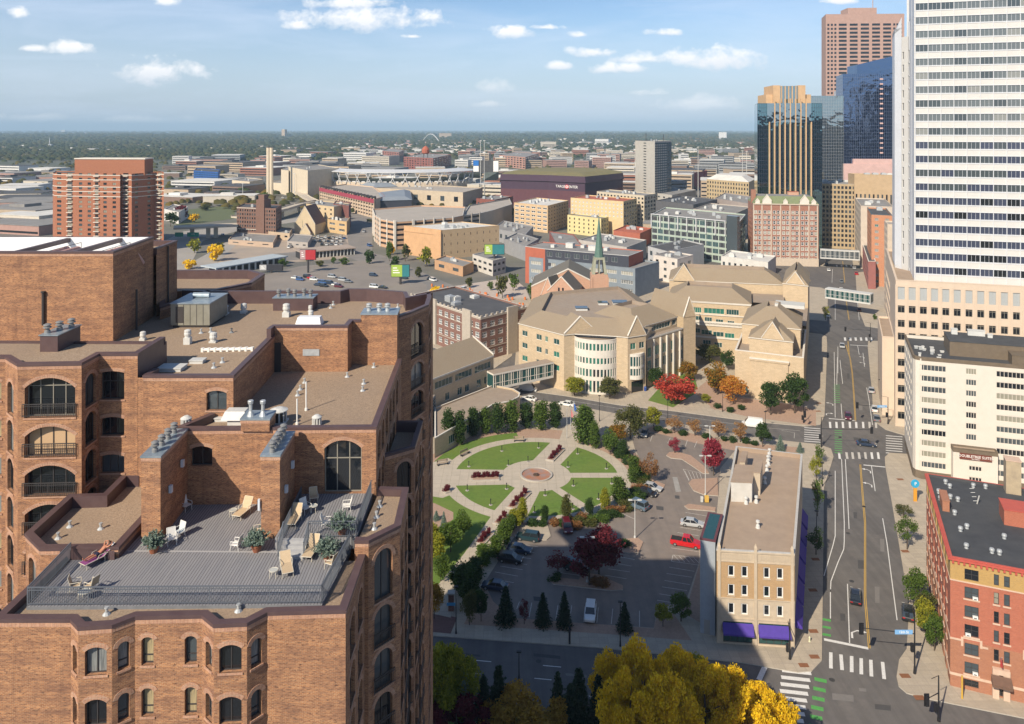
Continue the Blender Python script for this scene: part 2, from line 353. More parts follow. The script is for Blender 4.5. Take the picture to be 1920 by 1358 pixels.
class Bld:
    def __init__(s,name,label,cat,loc,group=None):
        s.t=thing(name,label,cat,loc,group); s.w=MB(); s.wins={}; s.parts=[]
    def win(s,me,loc,rz,name='window'): s.wins.setdefault(name,[]).append((me,V(loc),rz))
    def winrow(s,p0,p1,ops,rev,style,name='window'):
        p0=V((p0[0],p0[1],0)); p1=V((p1[0],p1[1],0)); d=(p1-p0).normalized(); nn=V((-d.y,d.x,0)); rz=math.atan2(d.y,d.x)
        for o in ops:
            ar=o[4] if len(o)>4 else 0
            st=style(o) if callable(style) else style
            c,r,fr,gl,t,sp=(list(st)+[.06,None])[:6] if len(st)<6 else st
            if isinstance(gl,(list,tuple)): gl=rnd.choice(gl)
            me=winmesh(o[2]-o[0],o[3]-o[1],c,r,fr,gl,ar,t,split=sp)
            s.win(me,p0+d*o[0]+nn*(rev-.07)+V((0,0,o[1])),rz,name)
    def facade(s,p0,p1,z0,z1,cols,rows,fw,fh,style,m=0,rev=.16,zb=None,zt=None,mu=0.,ar=0,skip=None,cl=None,vo=0.):
        p0=V((p0[0],p0[1],0)); p1=V((p1[0],p1[1],0))
        L=(p1-p0).length; ops=[]; zb=z0 if zb is None else zb; zt=z1 if zt is None else zt
        us=cl if cl else [mu+(L-2*mu)*(i+.5)/cols for i in range(cols)]; cw=(L-2*mu)/max(1,cols); rh=(zt-zb)/max(1,rows)
        for j in range(rows):
            for i,uc in enumerate(us):
                if skip and skip(i,j): continue
                a=uc-cw*fw/2; z=zb+rh*(j+.5-fh/2+vo); ops.append((a,z,a+cw*fw,z+rh*fh,ar))
        wall(s.w,p0,p1,z0,z1,ops,m,rev); s.winrow(p0,p1,ops,rev,style); return ops
    def roof(s,poly,zp,dep,th,cap,par_,grav,name='roof',capn='parapet'):
        # parapet cap ring, inner faces and the gravel deck
        a=[V((p[0],p[1],zp)) for p in poly]; o=[V((p.x,p.y,zp)) for p in inset(poly,-.05)]; b=[V((p.x,p.y,zp)) for p in inset(poly,th)]
        mb=MB(); n=len(a)
        for i in range(n):
            j=(i+1)%n
            mb.face([o[i]+V((0,0,.06)),o[j]+V((0,0,.06)),b[j]+V((0,0,.06)),b[i]+V((0,0,.06))],0)
            mb.face([o[i]-V((0,0,.14)),o[j]-V((0,0,.14)),o[j]+V((0,0,.06)),o[i]+V((0,0,.06))],0)
            mb.face([b[j]-V((0,0,dep)),b[i]-V((0,0,dep)),b[i]+V((0,0,.06)),b[j]+V((0,0,.06))],1)
        mb.build(capn,[cap,par_],s.t)
        g=MB(); g.face([p-V((0,0,dep)) for p in b]); return g.build(name,[grav],s.t)
    def part(s,mb,name,mats,label=None,uv=True):
        o=mb.build(name,mats,s.t,uv); 
        if label: o['label']=label
        return o
    def done(s,mats,wname='wall'):
        if s.w.f: s.w.build(wname,mats,s.t)
        for name,L in s.wins.items():
            L.sort(key=lambda a:(a[1]-V((0,0,HC))).length)
            for me,loc,rz in L[:LIM]: wob(me,loc,rz,s.t,name)
            if len(L)>LIM:
                vs=[];fs=[];mi=[];mm=[]
                for me,loc,rz in L[LIM:]:
                    M=Matrix.Translation(loc)@Matrix.Rotation(rz,4,'Z'); k=len(vs); vs+=[tuple(M@v_.co) for v_ in me.vertices]
                    mp=[]
                    for x in me.materials:
                        if x not in mm: mm.append(x)
                        mp.append(mm.index(x))
                    for p in me.polygons: fs.append(tuple(k+i for i in p.vertices)); mi.append(mp[p.material_index])
                mb=MB(); mb.v=vs; mb.f=fs; mb.m=mi; o=mb.build(name,mm,s.t,False); o['kind']='stuff'
        return s.t
def box_bld(name,label,cat,pts,z,wm,rm,specs=None,par=.6,capm=None,group=None,z0=0.,gear=0,style=None,th=.35,zpx=True):
    """pts: roof corners in picture order left-near-right (3 or 4 points) lying at height z"""
    P=[W(x,y,z) for x,y in pts] if zpx else [V((p[0],p[1],0)) for p in pts]
    if len(P)==3: P.append(P[0]+P[2]-P[1])
    for p in P: p.z=0
    c=sum(P,V((0,0,0)))/len(P); b=Bld(name,label,cat,(c.x,c.y,z0),group)
    n=len(P); specs=specs or {}
    for i in range(n):
        a,d=P[i],P[(i+1)%n]
        if i in specs:
            q=specs[i]; b.facade(a,d,z0,z,q[0],q[1],q[2],q[3],q[4] if len(q)>4 else style,zb=q[5] if len(q)>5 else z0+1,zt=q[6] if len(q)>6 else z-par-.3,rev=.2)
        else: wall(b.w,a,d,z0,z,[])
    b.roof(P,z,par,th,capm or wm,wm,rm)
    if gear:
        g=random.Random(int(c.x*7+c.y))
        e1=P[1]-P[0]; e2=P[-1]-P[0]
        for k in range(gear):
            s1=g.uniform(.12,.75); s2=g.uniform(.12,.75); o=P[0]+e1*s1+e2*s2; a=g.uniform(1.5,4); d=g.uniform(1.5,3.5); h=g.uniform(.9,2.2)
            mb=MB(); u1=e1.normalized(); u2=e2.normalized(); mb.prism([o,o+u1*a,o+u1*a+u2*d,o+u2*d],z-par,z-par+h)
            mb.prism([o+u1*a*.2+u2*d*.2,o+u1*a*.8+u2*d*.2,o+u1*a*.8+u2*d*.8,o+u1*a*.2+u2*d*.8],z-par+h,z-par+h+.25)
            b.part(mb,'rooftop_unit',[GALV if g.random()<.6 else LGT])
    return b,P
GALV=mat('galvanised',(.4,.42,.43),(.52,.54,.55),3,.5,metal=.35)
LGT=mat('painted_metal_light',(.6,.6,.58),(.5,.5,.48),2,.55)
def text(s,size,mat_,loc,rz,parent,name='lettering',ext=.02,align='CENTER',font_scale=(1,1)):
    cu=bpy.data.curves.new(name,'FONT'); cu.body=s; cu.size=size; cu.extrude=ext; cu.align_x=align; cu.align_y='CENTER'; cu.resolution_u=2
    o=bpy.data.objects.new(name,cu); me=bpy.data.meshes.new_from_object(o); bpy.data.objects.remove(o)
    for v_ in me.vertices: v_.co=V((v_.co.x*font_scale[0],-v_.co.z,v_.co.y*font_scale[1]))
    me.materials.clear(); me.materials.append(mat_)
    q=bpy.data.objects.new(name,me); sc.collection.objects.link(q); q.parent=parent; q.location=V(loc)-(parent.location if parent else V((0,0,0))); q.rotation_euler=(0,0,rz); return q
# ================= near brick apartment building =================
BR=brick('brown_brick',(.52,.235,.1),(.29,.12,.056),(.46,.31,.19),dark=(.15,.075,.055),var=.85)
SOL=brick('soldier_brick',(.58,.3,.18),(.42,.19,.12),(.5,.38,.28),.075,.27,.012,off=0.,dark=(.2,.1,.07))
CAPM=mat('brown_metal_cap',(.085,.052,.055),(.11,.07,.07),1.2,.45,detail=3)
GRV=mat('roof_gravel',(.42,.31,.215),(.22,.155,.105),9,.95,bump=.5,detail=9,big=(.16,.5,(.25,.185,.135)),contrast=1.3)
def deckmat():
    m=mat('deck_boards',(.2,.2,.22),(.28,.275,.28),.8,.7,stretch=(6,.5,1)); t=m.node_tree; b=t.nodes['Principled BSDF']
    tc=nd(t,'ShaderNodeTexCoord'); s=nd(t,'ShaderNodeSeparateXYZ'); t.links.new(tc.outputs['Object'],s.inputs[0])
    fx=mth(t,'FRACT',mth(t,'MULTIPLY',mth(t,'ADD',s.outputs[0],mth(t,'MULTIPLY',s.outputs[1],.02)),1/.19)); gap=mth(t,'LESS_THAN',fx,.17)
    src=b.inputs['Base Color'].links[0].from_socket; t.links.new(mixc(t,gap,src,(.05,.05,.055)),b.inputs['Base Color']); return m
DECK=deckmat()
bb=Bld('brick_apartment_building','tall dark brown brick apartment building with stepped roofs and a sun deck','building',(-19,50,0))
bt=bb.t; bt['near']=1
def X2(px,py,z): p=W(px,py,z); return V((p.x,p.y,0))
def polyline_in(pts,t,closed=False):
    n=len(pts); out=[]
    for i in range(n):
        ds=[]
        if i>0 or closed: a=pts[i-1]; ds.append(V((pts[i][0]-a[0],pts[i][1]-a[1])).normalized())
        if i<n-1 or closed: c=pts[(i+1)%n]; ds.append(V((c[0]-pts[i][0],c[1]-pts[i][1])).normalized())
        ns=[V((-d.y,d.x)) for d in ds]
        m=ns[0] if len(ns)==1 else (ns[0]+ns[1])/max(.2,1+ns[0].dot(ns[1]))
        out.append(V((pts[i][0]+m.x*t,pts[i][1]+m.y*t,0)))
    return out
def parapet(pts,zf,zt,th=.4,closed=False,parent=None,inner=None,outer=False,capm=None):
    o=polyline_in(pts,-.06,closed); b=polyline_in(pts,th,closed); q=[V((p[0],p[1],0)) for p in pts]; mb=MB(); n=len(pts)
    U=lambda p,z: V((p.x,p.y,z))
    for i in range(n if closed else n-1):
        j=(i+1)%n
        mb.face([U(o[i],zt),U(o[j],zt),U(b[j],zt),U(b[i],zt)],0)
        mb.face([U(o[i],zt-.2),U(o[j],zt-.2),U(o[j],zt),U(o[i],zt)],0)
        mb.face([U(q[i],zt-.2),U(q[j],zt-.2),U(o[j],zt-.2),U(o[i],zt-.2)],0)
        mb.face([U(b[j],zf),U(b[i],zf),U(b[i],zt),U(b[j],zt)],1)
        if outer: mb.face([U(q[i],zf),U(q[j],zf),U(q[j],zt-.2),U(q[i],zt-.2)],1)
    if not closed:
        for i,fl in ((0,0),(n-1,1)):
            f=[U(o[i],zf),U(b[i],zf),U(b[i],zt),U(o[i],zt)]; mb.face(f if fl else f[::-1],1)
    mb.build('parapet',[capm or CAPM,inner or CAPM],parent or bt)
SOLM=MB()
def band(p0,p1,z0,z1,pr=.02,e=0):
    p0=V((p0[0],p0[1],0)); p1=V((p1[0],p1[1],0)); d=(p1-p0).normalized(); nn=V((-d.y,d.x,0))
    a,b=p0-nn*pr,p1-nn*pr
    SOLM.face([a+V((0,0,z0)),b+V((0,0,z0)),b+V((0,0,z1)),a+V((0,0,z1))])
    SOLM.face([a+V((0,0,z0)),p0+V((0,0,z0)),p1+V((0,0,z0)),b+V((0,0,z0))])
def archring(p0,d,nn,u0,u1,zt,ar,th=.26,pr=.025,sill=None):
    c=archpts(u1-u0,ar,12)
    w_=u1-u0; r=(w_*w_/4+ar*ar)/(2*ar); cc=(w_/2,ar-r)
    k=(r+th)/r; c=[(c[0][0]-.0,c[0][1])]+c[1:-1]+[c[-1]]
    P=lambda a,y=pr: p0+d*(u0+a[0])-nn*y+V((0,0,zt-ar+a[1]))
    o=[(cc[0]+(a[0]-cc[0])*k,cc[1]+(a[1]-cc[1])*k) for a in c]
    for i in range(len(c)-1):
        # alternate tone through small gaps between the radial bricks
        for j in range(2):
            f0,f1=(j+.04)/2,(j+.96)/2
            L=lambda A,B,f:(A[0]+(B[0]-A[0])*f,A[1]+(B[1]-A[1])*f)
            SOLM.face([P(L(c[i],c[i+1],f0)),P(L(c[i],c[i+1],f1)),P(L(o[i],o[i+1],f1)),P(L(o[i],o[i+1],f0))])
        SOLM.face([P(o[i]),P(o[i+1]),P(o[i+1],0),P(o[i],0)])
    if sill is not None:
        a=p0+d*(u0-.08)-nn*.06; SOLM.obox(a,d,nn,u1-u0+.16,.1,sill-.12,sill)
def seg(p0,p1,z0,z1,ops,style,rev=.3,arch=True,bandtop=True,sill=True):
    p0=V((p0[0],p0[1],0)); p1=V((p1[0],p1[1],0)); L=(p1-p0).length; d=(p1-p0)/L; nn=V((-d.y,d.x,0))
    ops=[o for o in ops if o[0]>.05 and o[2]<L-.05]
    wall(bb.w,p0,p1,z0,z1,ops,0,rev); bb.winrow(p0,p1,ops,rev,style)
    if bandtop: band(p0,p1,z1-.26,z1)
    for o in ops:
        if len(o)>4 and o[4]>0 and arch: archring(p0,d,nn,o[0],o[2],o[3],o[4],sill=o[1] if sill else None)
    return L
ST=lambda o: rnd.choice([(2,1,FRK,CURG),(2,1,FRK,CURT),(2,1,FRT,CURG),(2,1,FRT,CURT),(2,1,FRK,G_DK)])
STD=lambda o: (2,1,FRK,rnd.choice([G_DK,G_MD,CURG,G_DK]))
ST1=lambda o: (1,2,FRK,rnd.choice([CURG,CURT,G_MD]),.07,.28)
# --- lower tier front
zT1=52.6; P1=[X2(x,y,zT1) for x,y in ((2,1160),(133,1160),(147,1175),(210,1171),(253,1155),(379,1152),(401,1170),(463,1167),(501,1147),(648,1143))]
P1[0].x=-29.0
pr=V((-9.5,49.84,0)); pl=V((-29.0,49.9,0))
fl=[k*2.88 for k in range(5)]
def uspan(p0,p1,xa,xb):
    # parameters along a wall where the picture columns xa..xb fall
    r=[]
    for x in (xa,xb):
        s=(x-CX)/F; d=p1-p0; t=(s*p0.y-p0.x)/(d.x-s*d.y); r.append(t*d.length)
    return r
def rows(p0,p1,xa,xb,za,zb,ar,n=5,step=2.88,k0=0):
    a,b=uspan(p0,p1,xa,xb); return [(a,za-step*k,b,zb-step*k,ar) for k in range(k0,n)]
seg(P1[0],P1[1],30,zT1-.2,[],ST)
seg(P1[1],P1[2],30,zT1-.2,rows(P1[1],P1[2],136.5,144,49.85,51.35,.22),ST1)
seg(P1[2],P1[3],30,zT1-.2,rows(P1[2],P1[3],159,200,49.85,51.4,.22),ST)
seg(P1[3],P1[4],30,zT1-.2,rows(P1[3],P1[4],221,243,49.85,51.4,.25),ST1)
seg(P1[4],P1[5],30,zT1-.2,rows(P1[4],P1[5],265,288,49.8,51.4,.2)+rows(P1[4],P1[5],346,369,49.8,51.4,.2),ST1)
seg(P1[5],P1[6],30,zT1-.2,rows(P1[5],P1[6],385.5,397,49.85,51.35,.22),ST1)
seg(P1[6],P1[7],30,zT1-.2,rows(P1[6],P1[7],411,453,49.85,51.4,.22),ST)
seg(P1[7],P1[8],30,zT1-.2,rows(P1[7],P1[8],471,491,49.85,51.4,.25),ST1)
seg(P1[8],P1[9],30,zT1-.2,[],ST)
seg(P1[9],pr,-12,zT1-.2,[(1.0,46.3-2.88*k,2.3,51.3-2.88*k if k else 51.3,.4) for k in ()]+[(1.2,48.9-2.88*k,2.6,51.2-2.88*k,.45) for k in range(9)]+[(3.6,48.9-2.88*k,5.0,51.2-2.88*k,.45) for k in range(9)],STD)
seg(pl,P1[0],20,zT1-.2,[],ST)
# below the frame the tower goes on to the ground, set in behind the bays
parapet([pl]+P1+[pr],52.1,zT1,.42)
sheet_=MB(); sheet_.face([V((p.x,p.y,52.16)) for p in polyline_in([pl]+P1+[pr],.3)]); bb.part(sheet_,'gravel_roof',[GRV])
# deck
dk=[V((-28.1,44.75,0)),V((-11.05,44.95,0)),V((-10.6,50.9,0)),V((-14.9,50.9,0)),V((-14.9,57.0,0)),V((-25.2,57.0,0)),V((-25.4,49.85,0)),V((-28.3,49.8,0))]
mb=MB(); mb.prism(dk,52.0,52.35,1,0); bb.part(mb,'sun_deck',[DECK,mat('deck_fascia',(.14,.15,.17),(.19,.2,.22),2)])
mb=MB(); mb.prism([V((-25.2,50.6,0)),V((-14.5,50.45,0)),V((-14.5,50.6,0)),V((-25.2,50.75,0))],52.351,52.365); bb.part(mb,'deck_trim',[mat('trim_board',(.34,.33,.33))])
ud=[V((-15.6,52.3,0)),V((-13.45,50.9,0)),V((-10.25,50.9,0)),V((-10.3,57.1,0)),V((-15.6,57.0,0))]
ud=[V((-15.6,50.9,0)),V((-10.25,50.9,0)),V((-10.3,57.1,0)),V((-15.6,57.0,0))]
mb=MB(); mb.prism(ud,52.36,53.1); bb.part(mb,'upper_deck',[DECK])
mb=MB()
for i in range(4): mb.box((-15.0,50.9-.3*(4-i),52.35),(-13.45,50.9-.3*(3-i),52.35+.187*(i+1)-.03))
bb.part(mb,'stairs',[mat('stair_boards',(.33,.33,.34),(.4,.4,.4),3)])
RAILM=mat('railing_grey',(.11,.125,.15),rough=.5)
def railing(p0,p1,z,h=1.05,sp_=.125,name='railing',parent=None,m=None,z1=None):
    p0=V((p0[0],p0[1],z)); p1=V((p1[0],p1[1],z if z1 is None else z1)); L=(V((p1.x,p1.y,0))-V((p0.x,p0.y,0))).length; n=int(L/sp_); mb=MB()
    up=V((0,0,h)); lo=V((0,0,.1)); mi=V((0,0,h-.16))
    d=(p1-p0).normalized(); s=V((-d.y,d.x,0)).normalized()*.012
    for i in range(n+1):
        q=p0.lerp(p1,i/n); t=.012 if i%14 else .03; dd=d*t
        mb.taper([q-dd-s+lo*0,q+dd-s,q+dd+s,q-dd+s],[q-dd-s+up,q+dd-s+up,q+dd+s+up,q-dd+s+up])
    for o,t in ((up,.03),(mi,.018),(lo,.02)):
        s2=V((-d.y,d.x,0)).normalized()*t; e=V((0,0,t))
        mb.taper([p0+o-s2-e,p0+o+s2-e,p0+o+s2+e,p0+o-s2+e],[p1+o-s2-e,p1+o+s2-e,p1+o+s2+e,p1+o-s2+e])
    return mb.build(name,[m or RAILM],parent or bt,False)
railing((-28.1,44.85),(-11.1,45.05),52.36); railing((-28.35,49.7),(-28.1,44.85),52.36); railing((-11.1,45.05),(-10.65,50.8),52.36)
railing((-13.4,50.95),(-10.3,50.95),53.1); railing((-10.3,50.95),(-10.35,56.9),53.1)
railing((-15.05,49.7),(-15.05,50.9),52.36,z1=53.1); railing((-15.05,50.95),(-15.3,56.2),53.1,.9); railing((-13.4,49.7),(-13.4,50.9),52.36,z1=53.1)
# --- T1R
a=X2(666,1013,53.5); b=X2(691,1013,53.5); c=X2(750,984,53.5); d=X2(765,914,53.5); e=V((-9.9,57.3,0)); a.x=-10.15
seg(a,b,-12,53.3,[],ST)
ops=rows(b,c,702,736,49.15,52.45,.75,1); ops+=rows(b,c,702,736,46.2,48.75,.6,14,2.88,0)
seg(b,c,-12,53.3,ops,STD)
seg(c,d,-12,53.3,[(.5,49.2-2.88*k,2.2,51.8-2.88*k,.3) for k in range(14)]+[(3.0,49.2-2.88*k,4.7,51.8-2.88*k,.3) for k in range(14)],STD)
wall(bb.w,d,e,40,53.3,[])
parapet([a,b,c,d,e],53.0,53.5,.42)
mb=MB(); mb.face([V((p.x,p.y,52.98)) for p in (a,b,c,d,e)]); bb.part(mb,'gravel_roof',[GRV])
for k in range(10):  # balcony rails on the right side
    if k: railing((c.x+.25,c.y+.4),(d.x+.25,d.y-.5),49.3-2.88*k,.95,.3,m=FRK)
# balcony rails on the facets
def brail(p0,p1,u0,u1,z,h=.95,off=.14,sp_=.13):
    d_=(p1-p0).normalized(); n_=V((d_.y,-d_.x,0)); railing(p0+d_*u0+n_*off,p0+d_*u1+n_*off,z,h,sp_,'balcony_rail',m=FRK)
for k in range(4):
    o=ops[k+1]; brail(b,c,o[0]-.1,o[2]+.1,o[1]+.05)
# --- T2
f0=V((-24.9,56.87,0)); f1=V((-10.05,57.2,0)); f2=V((-10.35,69.5,0)); f2b=V((-10.6,74.1,0))
def T2f():
    L=f1-f0; d_=L.normalized(); nn=V((-d_.y,d_.x,0))
    o1=uspan(f0,f1,358,398)+[0,0]; o2=uspan(f0,f1,608,678)
    ops=[(o1[0],55.2,o1[1],56.65,.2),(o2[0],53.12,o2[1],57.0,.6)]
    wall(bb.w,f0,f1,45,57.8,ops,0,.3)
    bb.winrow(f0,f1,ops[:1],.3,(2,1,FRK,G_DK)); bb.winrow(f0,f1,ops[1:],.3,(3,1,FRT,G_DK,.08,.64),'patio_door')
    band(f0,f1,57.54,57.8)
    for o in ops: archring(f0,d_,nn,o[0],o[2],o[3],o[4])
T2f()
ops=[]
for u0 in (.9,3.0,5.4,7.8,10.0,12.6): ops+=[(u0,54.9,u0+1.5,57.1,.5)]+[(u0,52.0-2.88*k,u0+1.5,54.2-2.88*k,.5) for k in range(13)]
seg(f1,f2b,-12,57.8,ops,STD,sill=False)
parapet([V((-23.3,60.0,0)),f0,f1,f2b],57.35,58.0,.4)
T2L=V((-23.3,60.0,0))
wall(bb.w,T2L,f0,50,57.8,[])
g0=V((-21.62,60,0)); g1=V((-22.1,72,0)); g2=V((-15.3,72,0)); g3=V((-15.3,74.1,0)); g4=X2(745,590,61.7); g4.y=74.1; g4.x=-11.0
mb=MB(); mb.face([V((p.x,p.y,57.4)) for p in (T2L,f0,f1,f2b,V((-10.6,74.1,0)),g3,g2,g1,g0)]); bb.part(mb,'gravel_roof',[GRV])
# chimney piers on the terrace
def pier(x0,x1,y0,y1,z0,z1,n,name='chimney'):
    mb=MB(); sk=-.041*(y1-y0); p=[V((x0,y0,0)),V((x1,y0,0)),V((x1+sk,y1,0)),V((x0+sk,y1,0))]
    mb.prism(p,z0,z1-.12,0); mb.prism(inset(p,-.03),z1-.36,z1-.12,1); mb.prism(inset(p,-.06),z1-.12,z1,2); o=bb.part(mb,name,[BR,SOL,GALVB])
    v_=MB(); v_.sm=False
    for i in range(n):
        yy_=y0+(y1-y0)*(i+.6)/(n+.4); xx=(x0+x1)/2-.041*(yy_-y0)
        flue(v_,(xx,yy_,z1),.27)
    v_.build('flue_caps',[mat('dull_vent_metal',(.2,.2,.2),(.3,.3,.3),3,.55,metal=.3),FRK],o,False); return o
def flue(mb,c,r):
    mb.lathe(c,[(r*.75,0),(r*.7,.22),(r*.5,.25),(r*.5,.4),(r,.42),(r,.5),(r*.62,.54),(r*.62,.62),(r*.95,.64),(r*.9,.7),(r*.3,.78)],12,0)
GALVB=mat('galvanised_blue',(.2,.27,.33),(.38,.43,.47),1.2,.4,metal=.4)
pier(-24.94,-23.65,52.03,56.85,50,58.0,4); pier(-16.94,-15.67,52.2,56.3,50,58.0,5)
pier(-19.9,-17.8,56.75,58.4,57.8,58.75,0)
# --- T3 and T3L
seg(V((-28.6,60,0)),g0,45,60.7,[(uspan(V((-28.6,60,0)),g0,387,425)[0],58.15,uspan(V((-28.6,60,0)),g0,387,425)[1],59.7,.2)],STD)
wall(bb.w,g0,g1,57,60.7,[]); band(g0,g1,60.44,60.7)
parapet([V((-28.6,61.8,0)),V((-28.6,60,0)),g0,g1],60.2,60.9,.4)
wall(bb.w,g1+V((-.3,0,0)),g2,57,61.5,[]); band(g1,g2,61.24,61.5); wall(bb.w,g2,g3,57,61.5,[]); wall(bb.w,g3,g4,57,61.5,[])
mb=MB(); mb.prism([V((-22.5,70.9,0)),V((-22.1,70.9,0)),V((-22.1,72,0)),V((-22.5,72,0))],60,61.68); bb.part(mb,'parapet',[CAPM])
parapet([g1+V((-.3,0,0)),g2,g3,V((-14.4,74.1,0))],60.2,61.7,.4)
mb=MB(); mb.prism([V((-14.46,74.04,0)),V((-11.0,74.04,0)),V((-11.1,76.4,0)),V((-14.56,76.4,0))],57,62.2,0); mb.prism([V((-14.52,73.98,0)),V((-10.94,73.98,0)),V((-11.04,76.5,0)),V((-14.62,76.5,0))],62.2,62.32,1)
o=bb.part(mb,'chimney',[BR,GALVB]); v_=MB(); [flue(v_,(x,75.2,62.3),.3) for x in (-13.9,-12.9,-12.1)]; v_.build('flue_caps',[GALV],o,False)
mb=MB(); dx=uspan(g1,g2,508,527); mb.box((g1.x+dx[0],71.9,57.4),(g1.x+dx[1],71.99,60.1)); bb.part(mb,'roof_door',[FRK])
mb=MB(); dx=uspan(g1,g2,568,599); mb.box((g1.x+dx[0],71.93,58.9),(g1.x+dx[1],71.99,59.5)); bb.part(mb,'wall_grille',[GALV])
h0=X2(745,592,61.7); h1=X2(770,585,61.7); h2=X2(803,571,61.7); h3=X2(808,555,61.7); h4=V((-9.0,88,0)); h0.x=-11.1; h0.y=75.8
wall(bb.w,V((-11.0,74.1,0)),h0,-12,61.5,[]); seg(h0,h1,-12,61.5,[],STD)
ops=rows(h1,h2,771,794,56.9,60.35,.8,1); ops+=rows(h1,h2,771,794,53.75,56.3,.6,16,2.88,0)
seg(h1,h2,-12,61.5,ops,STD)
for k in range(5): brail(h1,h2,ops[k][0]-.1,ops[k][2]+.1,ops[k][1]+.05)
seg(h2,h3,-12,61.5,[(.6,58-2.88*k,2.2,60.4-2.88*k,.3) for k in range(15)]+[(2.6,58-2.88*k,3.9,60.4-2.88*k,.3) for k in range(15)],STD)
wall(bb.w,h3,h4,-12,61.5,[]); 
back=[X2(x,y,61.7) for x,y in ((808,556),(766,556),(762,547),(690,541),(652,541),(636,545),(395,545),(345,543))]
back[0]=V((-9.2,86.6,0))
pp=[h0,h1,h2,h3,back[0]]
parapet(pp,60.2,61.7,.4)
for i in range(len(back)-1): wall(bb.w,back[i],back[i+1],-12,61.5,[])
parapet(back,60.2,61.7,.4)
wall(bb.w,back[-1],V((-60,88.5,0)),-12,61.5,[])
# L block
q=[X2(x,y,62.6) for x,y in ((10,668),(33,682),(153,680),(185,663),(258,661),(310,632))]
q0=V((-52,q[0].y,0)); q[3].y=60.0; q[4].y=60.05; q[4].x=-29.05
q[5].x=-29.1; q[5].y=64.8
wl=q0
ls=[( -43.5+1.2*0,0)]
seg(q0,q[0],-12,62.4,[(u_,z,u_+1.7,z+1.55,.2) for u_ in (2,6,9,(q[0]-q0).length-2.0) for z in [59.2-2.88*k for k in range(9)]],ST)
seg(q[0],q[1],-12,62.4,[(.5,58.4-2.9*k,1.9,60.9-2.9*k,.5) for k in range(9)],STD)
wz=[(58.55,61.5)]+[(55.6-2.9*k,57.9-2.9*k) for k in range(9)]
ub=uspan(q[1],q[2],46,141)
opb=[(ub[0],a_,ub[1],b_,.75) for a_,b_ in wz]
seg(q[1],q[2],-12,62.4,opb,lambda o:(4,1,FRT if o[3]>58 else FRK,G_DK if o[1]!=55.6 else mat('curtain_tan',(.5,.34,.2)),.07,.76 if o[3]>60 else None),rev=.55)
for a_,b_ in wz[:5]: brail(q[1],q[2],ub[0]-.1,ub[1]+.1,a_+.1)
seg(q[2],q[3],-12,62.4,[(.5,59.0-2.9*k,2.0,61.4-2.9*k,.5) for k in range(9)],STD)
us=uspan(q[3],q[4],189,233)
seg(q[3],q[4],-12,62.4,[(us[0],59.0,us[1],61.2,.12)]+[(us[0],56.2-2.9*k,us[1],57.65-2.9*k,.15) for k in range(8)],lambda o:(3,1,FRK,rnd.choice([G_DK,G_MD]),.06,.62 if o[3]>60 else None))
wall(bb.w,q[4],V((-29.05,60.0,0)),45,62.4,[]); wall(bb.w,V((-29.05,60.02,0)),V((-28.6,60.0,0)),45,60.7,[])
parapet([q0]+q,61.9,62.6,.42)
mb=MB(); mb.face([V((q[4].x,q[4].y,60.2)),V((q[5].x,q[5].y,60.2)),V((q[5].x,q[5].y,62.45)),V((q[4].x,q[4].y,62.45))]); bb.part(mb,'wall',[CAPM])
mb=MB(); mb.face([V((p.x,p.y,61.95)) for p in [q0]+q+[V((-34,65.2,0)),V((-52,65.2,0))]]); bb.part(mb,'gravel_roof',[GRV])
mb=MB(); mb.prism([V((-52,65.2,0)),V((-29.1,64.8,0)),V((-29.1,65.2,0)),V((-52,65.6,0))],60.2,62.1); bb.part(mb,'parapet',[CAPM])
roofp=[V((-28.6,60,0)),g0,g1,g2,g3,V((-11.0,74.1,0)),h0,h1,h2,h3]+back+[V((-60,88,0)),V((-60,64.8,0)),V((-29.0,64.8,0))]
mb=MB(); mb.face([V((p.x,p.y,60.3)) for p in roofp]); bb.part(mb,'gravel_roof',[GRV])
# T1L hexagonal low roof
t=[X2(x,y,53.1) for x,y in ((265,888),(232,888),(195,925),(130,927),(48,1000),(75,1027),(222,1025))]+[V((-25.45,56.8,0))]
for i in (3,4,5,6): seg(t[i],t[i+1],20,52.9,[(.6,49.6-2.88*k,1.9,51.9-2.88*k,.4) for k in range(8)] if i in(3,4) else [],STD)
parapet(t,52.2,53.1,.42,outer=False); mb=MB(); mb.face([V((p.x,p.y,52.25)) for p in t]); bb.part(mb,'gravel_roof',[GRV])
mb=MB(); mb.prism([t[6]+V((0,0.02,0)),t[6]+V((.02,0,0)),t[7]+V((.02,0,0)),t[7]],52.3,53.0); bb.part(mb,'wall',[CAPM])
mb=MB(); mb.face([V((-29,49.6,52)),V((-25.5,49.6,52)),V((-25.5,49.6,52.95)),V((-29,49.6,52.95))]); bb.part(mb,'wall',[CAPM])
